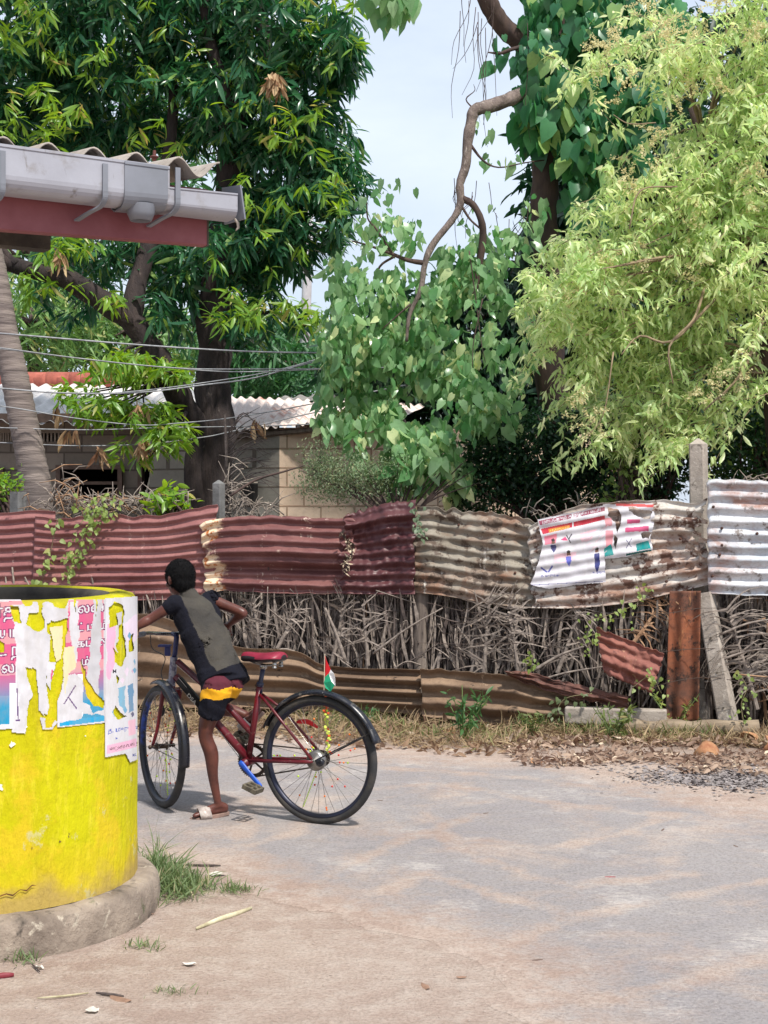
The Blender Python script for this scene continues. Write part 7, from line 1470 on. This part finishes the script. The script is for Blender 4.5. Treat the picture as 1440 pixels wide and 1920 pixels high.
# coconut husk pieces
mhusk = mat('husk', lin(190, 148, 108), lin(136, 88, 60), 9, .9, bump=.5); mhin = mat('husk_inside', lin(226, 190, 140), lin(150, 90, 60), 5, .9)
def husk(px, py, r, rz, tilt, label):
    c = G(px, py)+Vector((0, 0, r*.5)); th = tree('coconut_husk', c, label, 'husk', 'coconut husks in the litter'); rot = Matrix.Rotation(rz, 3, 'Z') @ Matrix.Rotation(tilt, 3, 'X'); mb = MB(); n = 16; V = []
    for lv, k in ((0, 1.), (1, .84)):
        for i in range(6):
            ph = math.pi/2*i/5
            for j in range(n):
                a = 2*math.pi*j/n; q = Vector((math.cos(a)*math.cos(ph)*r*k, math.sin(a)*math.cos(ph)*r*k*.8, -math.sin(ph)*r*k+.015*math.sin(a*3)*math.cos(ph))); V.append(rot @ q+c)
    fs = []; mi = []
    for lv in (0, 1):
        for i in range(5):
            for j in range(n):
                b = lv*6*n; f = [b+i*n+j, b+i*n+(j+1) % n, b+(i+1)*n+(j+1) % n, b+(i+1)*n+j]; fs.append(f if lv else f[::-1]); mi.append(lv)
    for j in range(n): fs.append([j, (j+1) % n, 6*n+(j+1) % n, 6*n+j]); mi.append(1)
    me = bpy.data.meshes.new('shell'); me.from_pydata([tuple(v_) for v_ in V], [], fs); me.polygons.foreach_set('material_index', mi); link('shell', me, [mhusk, mhin], th, True)
husk(1322, 1420, .085, .4, R(-70), 'open coconut husk on the leaf litter, left of the others'); husk(1400, 1398, .075, 2.2, R(-100), 'upright split coconut husk near the log'); husk(1436, 1408, .08, 1.2, R(-80), 'split coconut husk at the right edge'); husk(842, 1376, .05, .8, R(-30), 'small dark red-brown husk beside the green weed'); husk(1005, 1432, .045, 1.8, R(-20), 'pale husk scrap at the road edge')
# pebbles and chips: one built, the rest copied
rr = random.Random(33); mb = MB(); mb.sphere((0, 0, 0), (1, .8, .5), 8)
pm = mb.mesh('pebble', True)
for v_ in pm.vertices: v_.co *= 1+.25*mnoise.noise(v_.co*1.4)
pms = [mat('pebble_pale', lin(180, 168, 158), lin(130, 116, 106), 20, .9), mat('pebble_dark', lin(112, 94, 84), lin(80, 68, 62), 20, .9)]
p0 = link('pebble', pm, pms[0]); 
for k in range(150):
    o = p0 if k == 0 else p0.copy()
    if k: COL.objects.link(o)
    while True:
        x, y = rr.uniform(-40, 1480), rr.uniform(1400, 1930)
        if y > 1600 and x < 1000 or rr.random() < .35: break
    s_ = rr.uniform(.002, .006)*(1.3 if rr.random() < .1 else 1); o.location = G(x, y)+Vector((0, 0, s_*.3)); o.scale = (s_, s_*rr.uniform(.7, 1.2), s_*rr.uniform(.7, 1.2)); o.rotation_euler = (0, 0, rr.uniform(0, 6)); tag(o, 'small stone chip lying on the sandy ground or slab', 'pebble', 'stone chips strewn over the ground')
for o in bpy.data.objects:
    if '_w' in o: del o['_w']
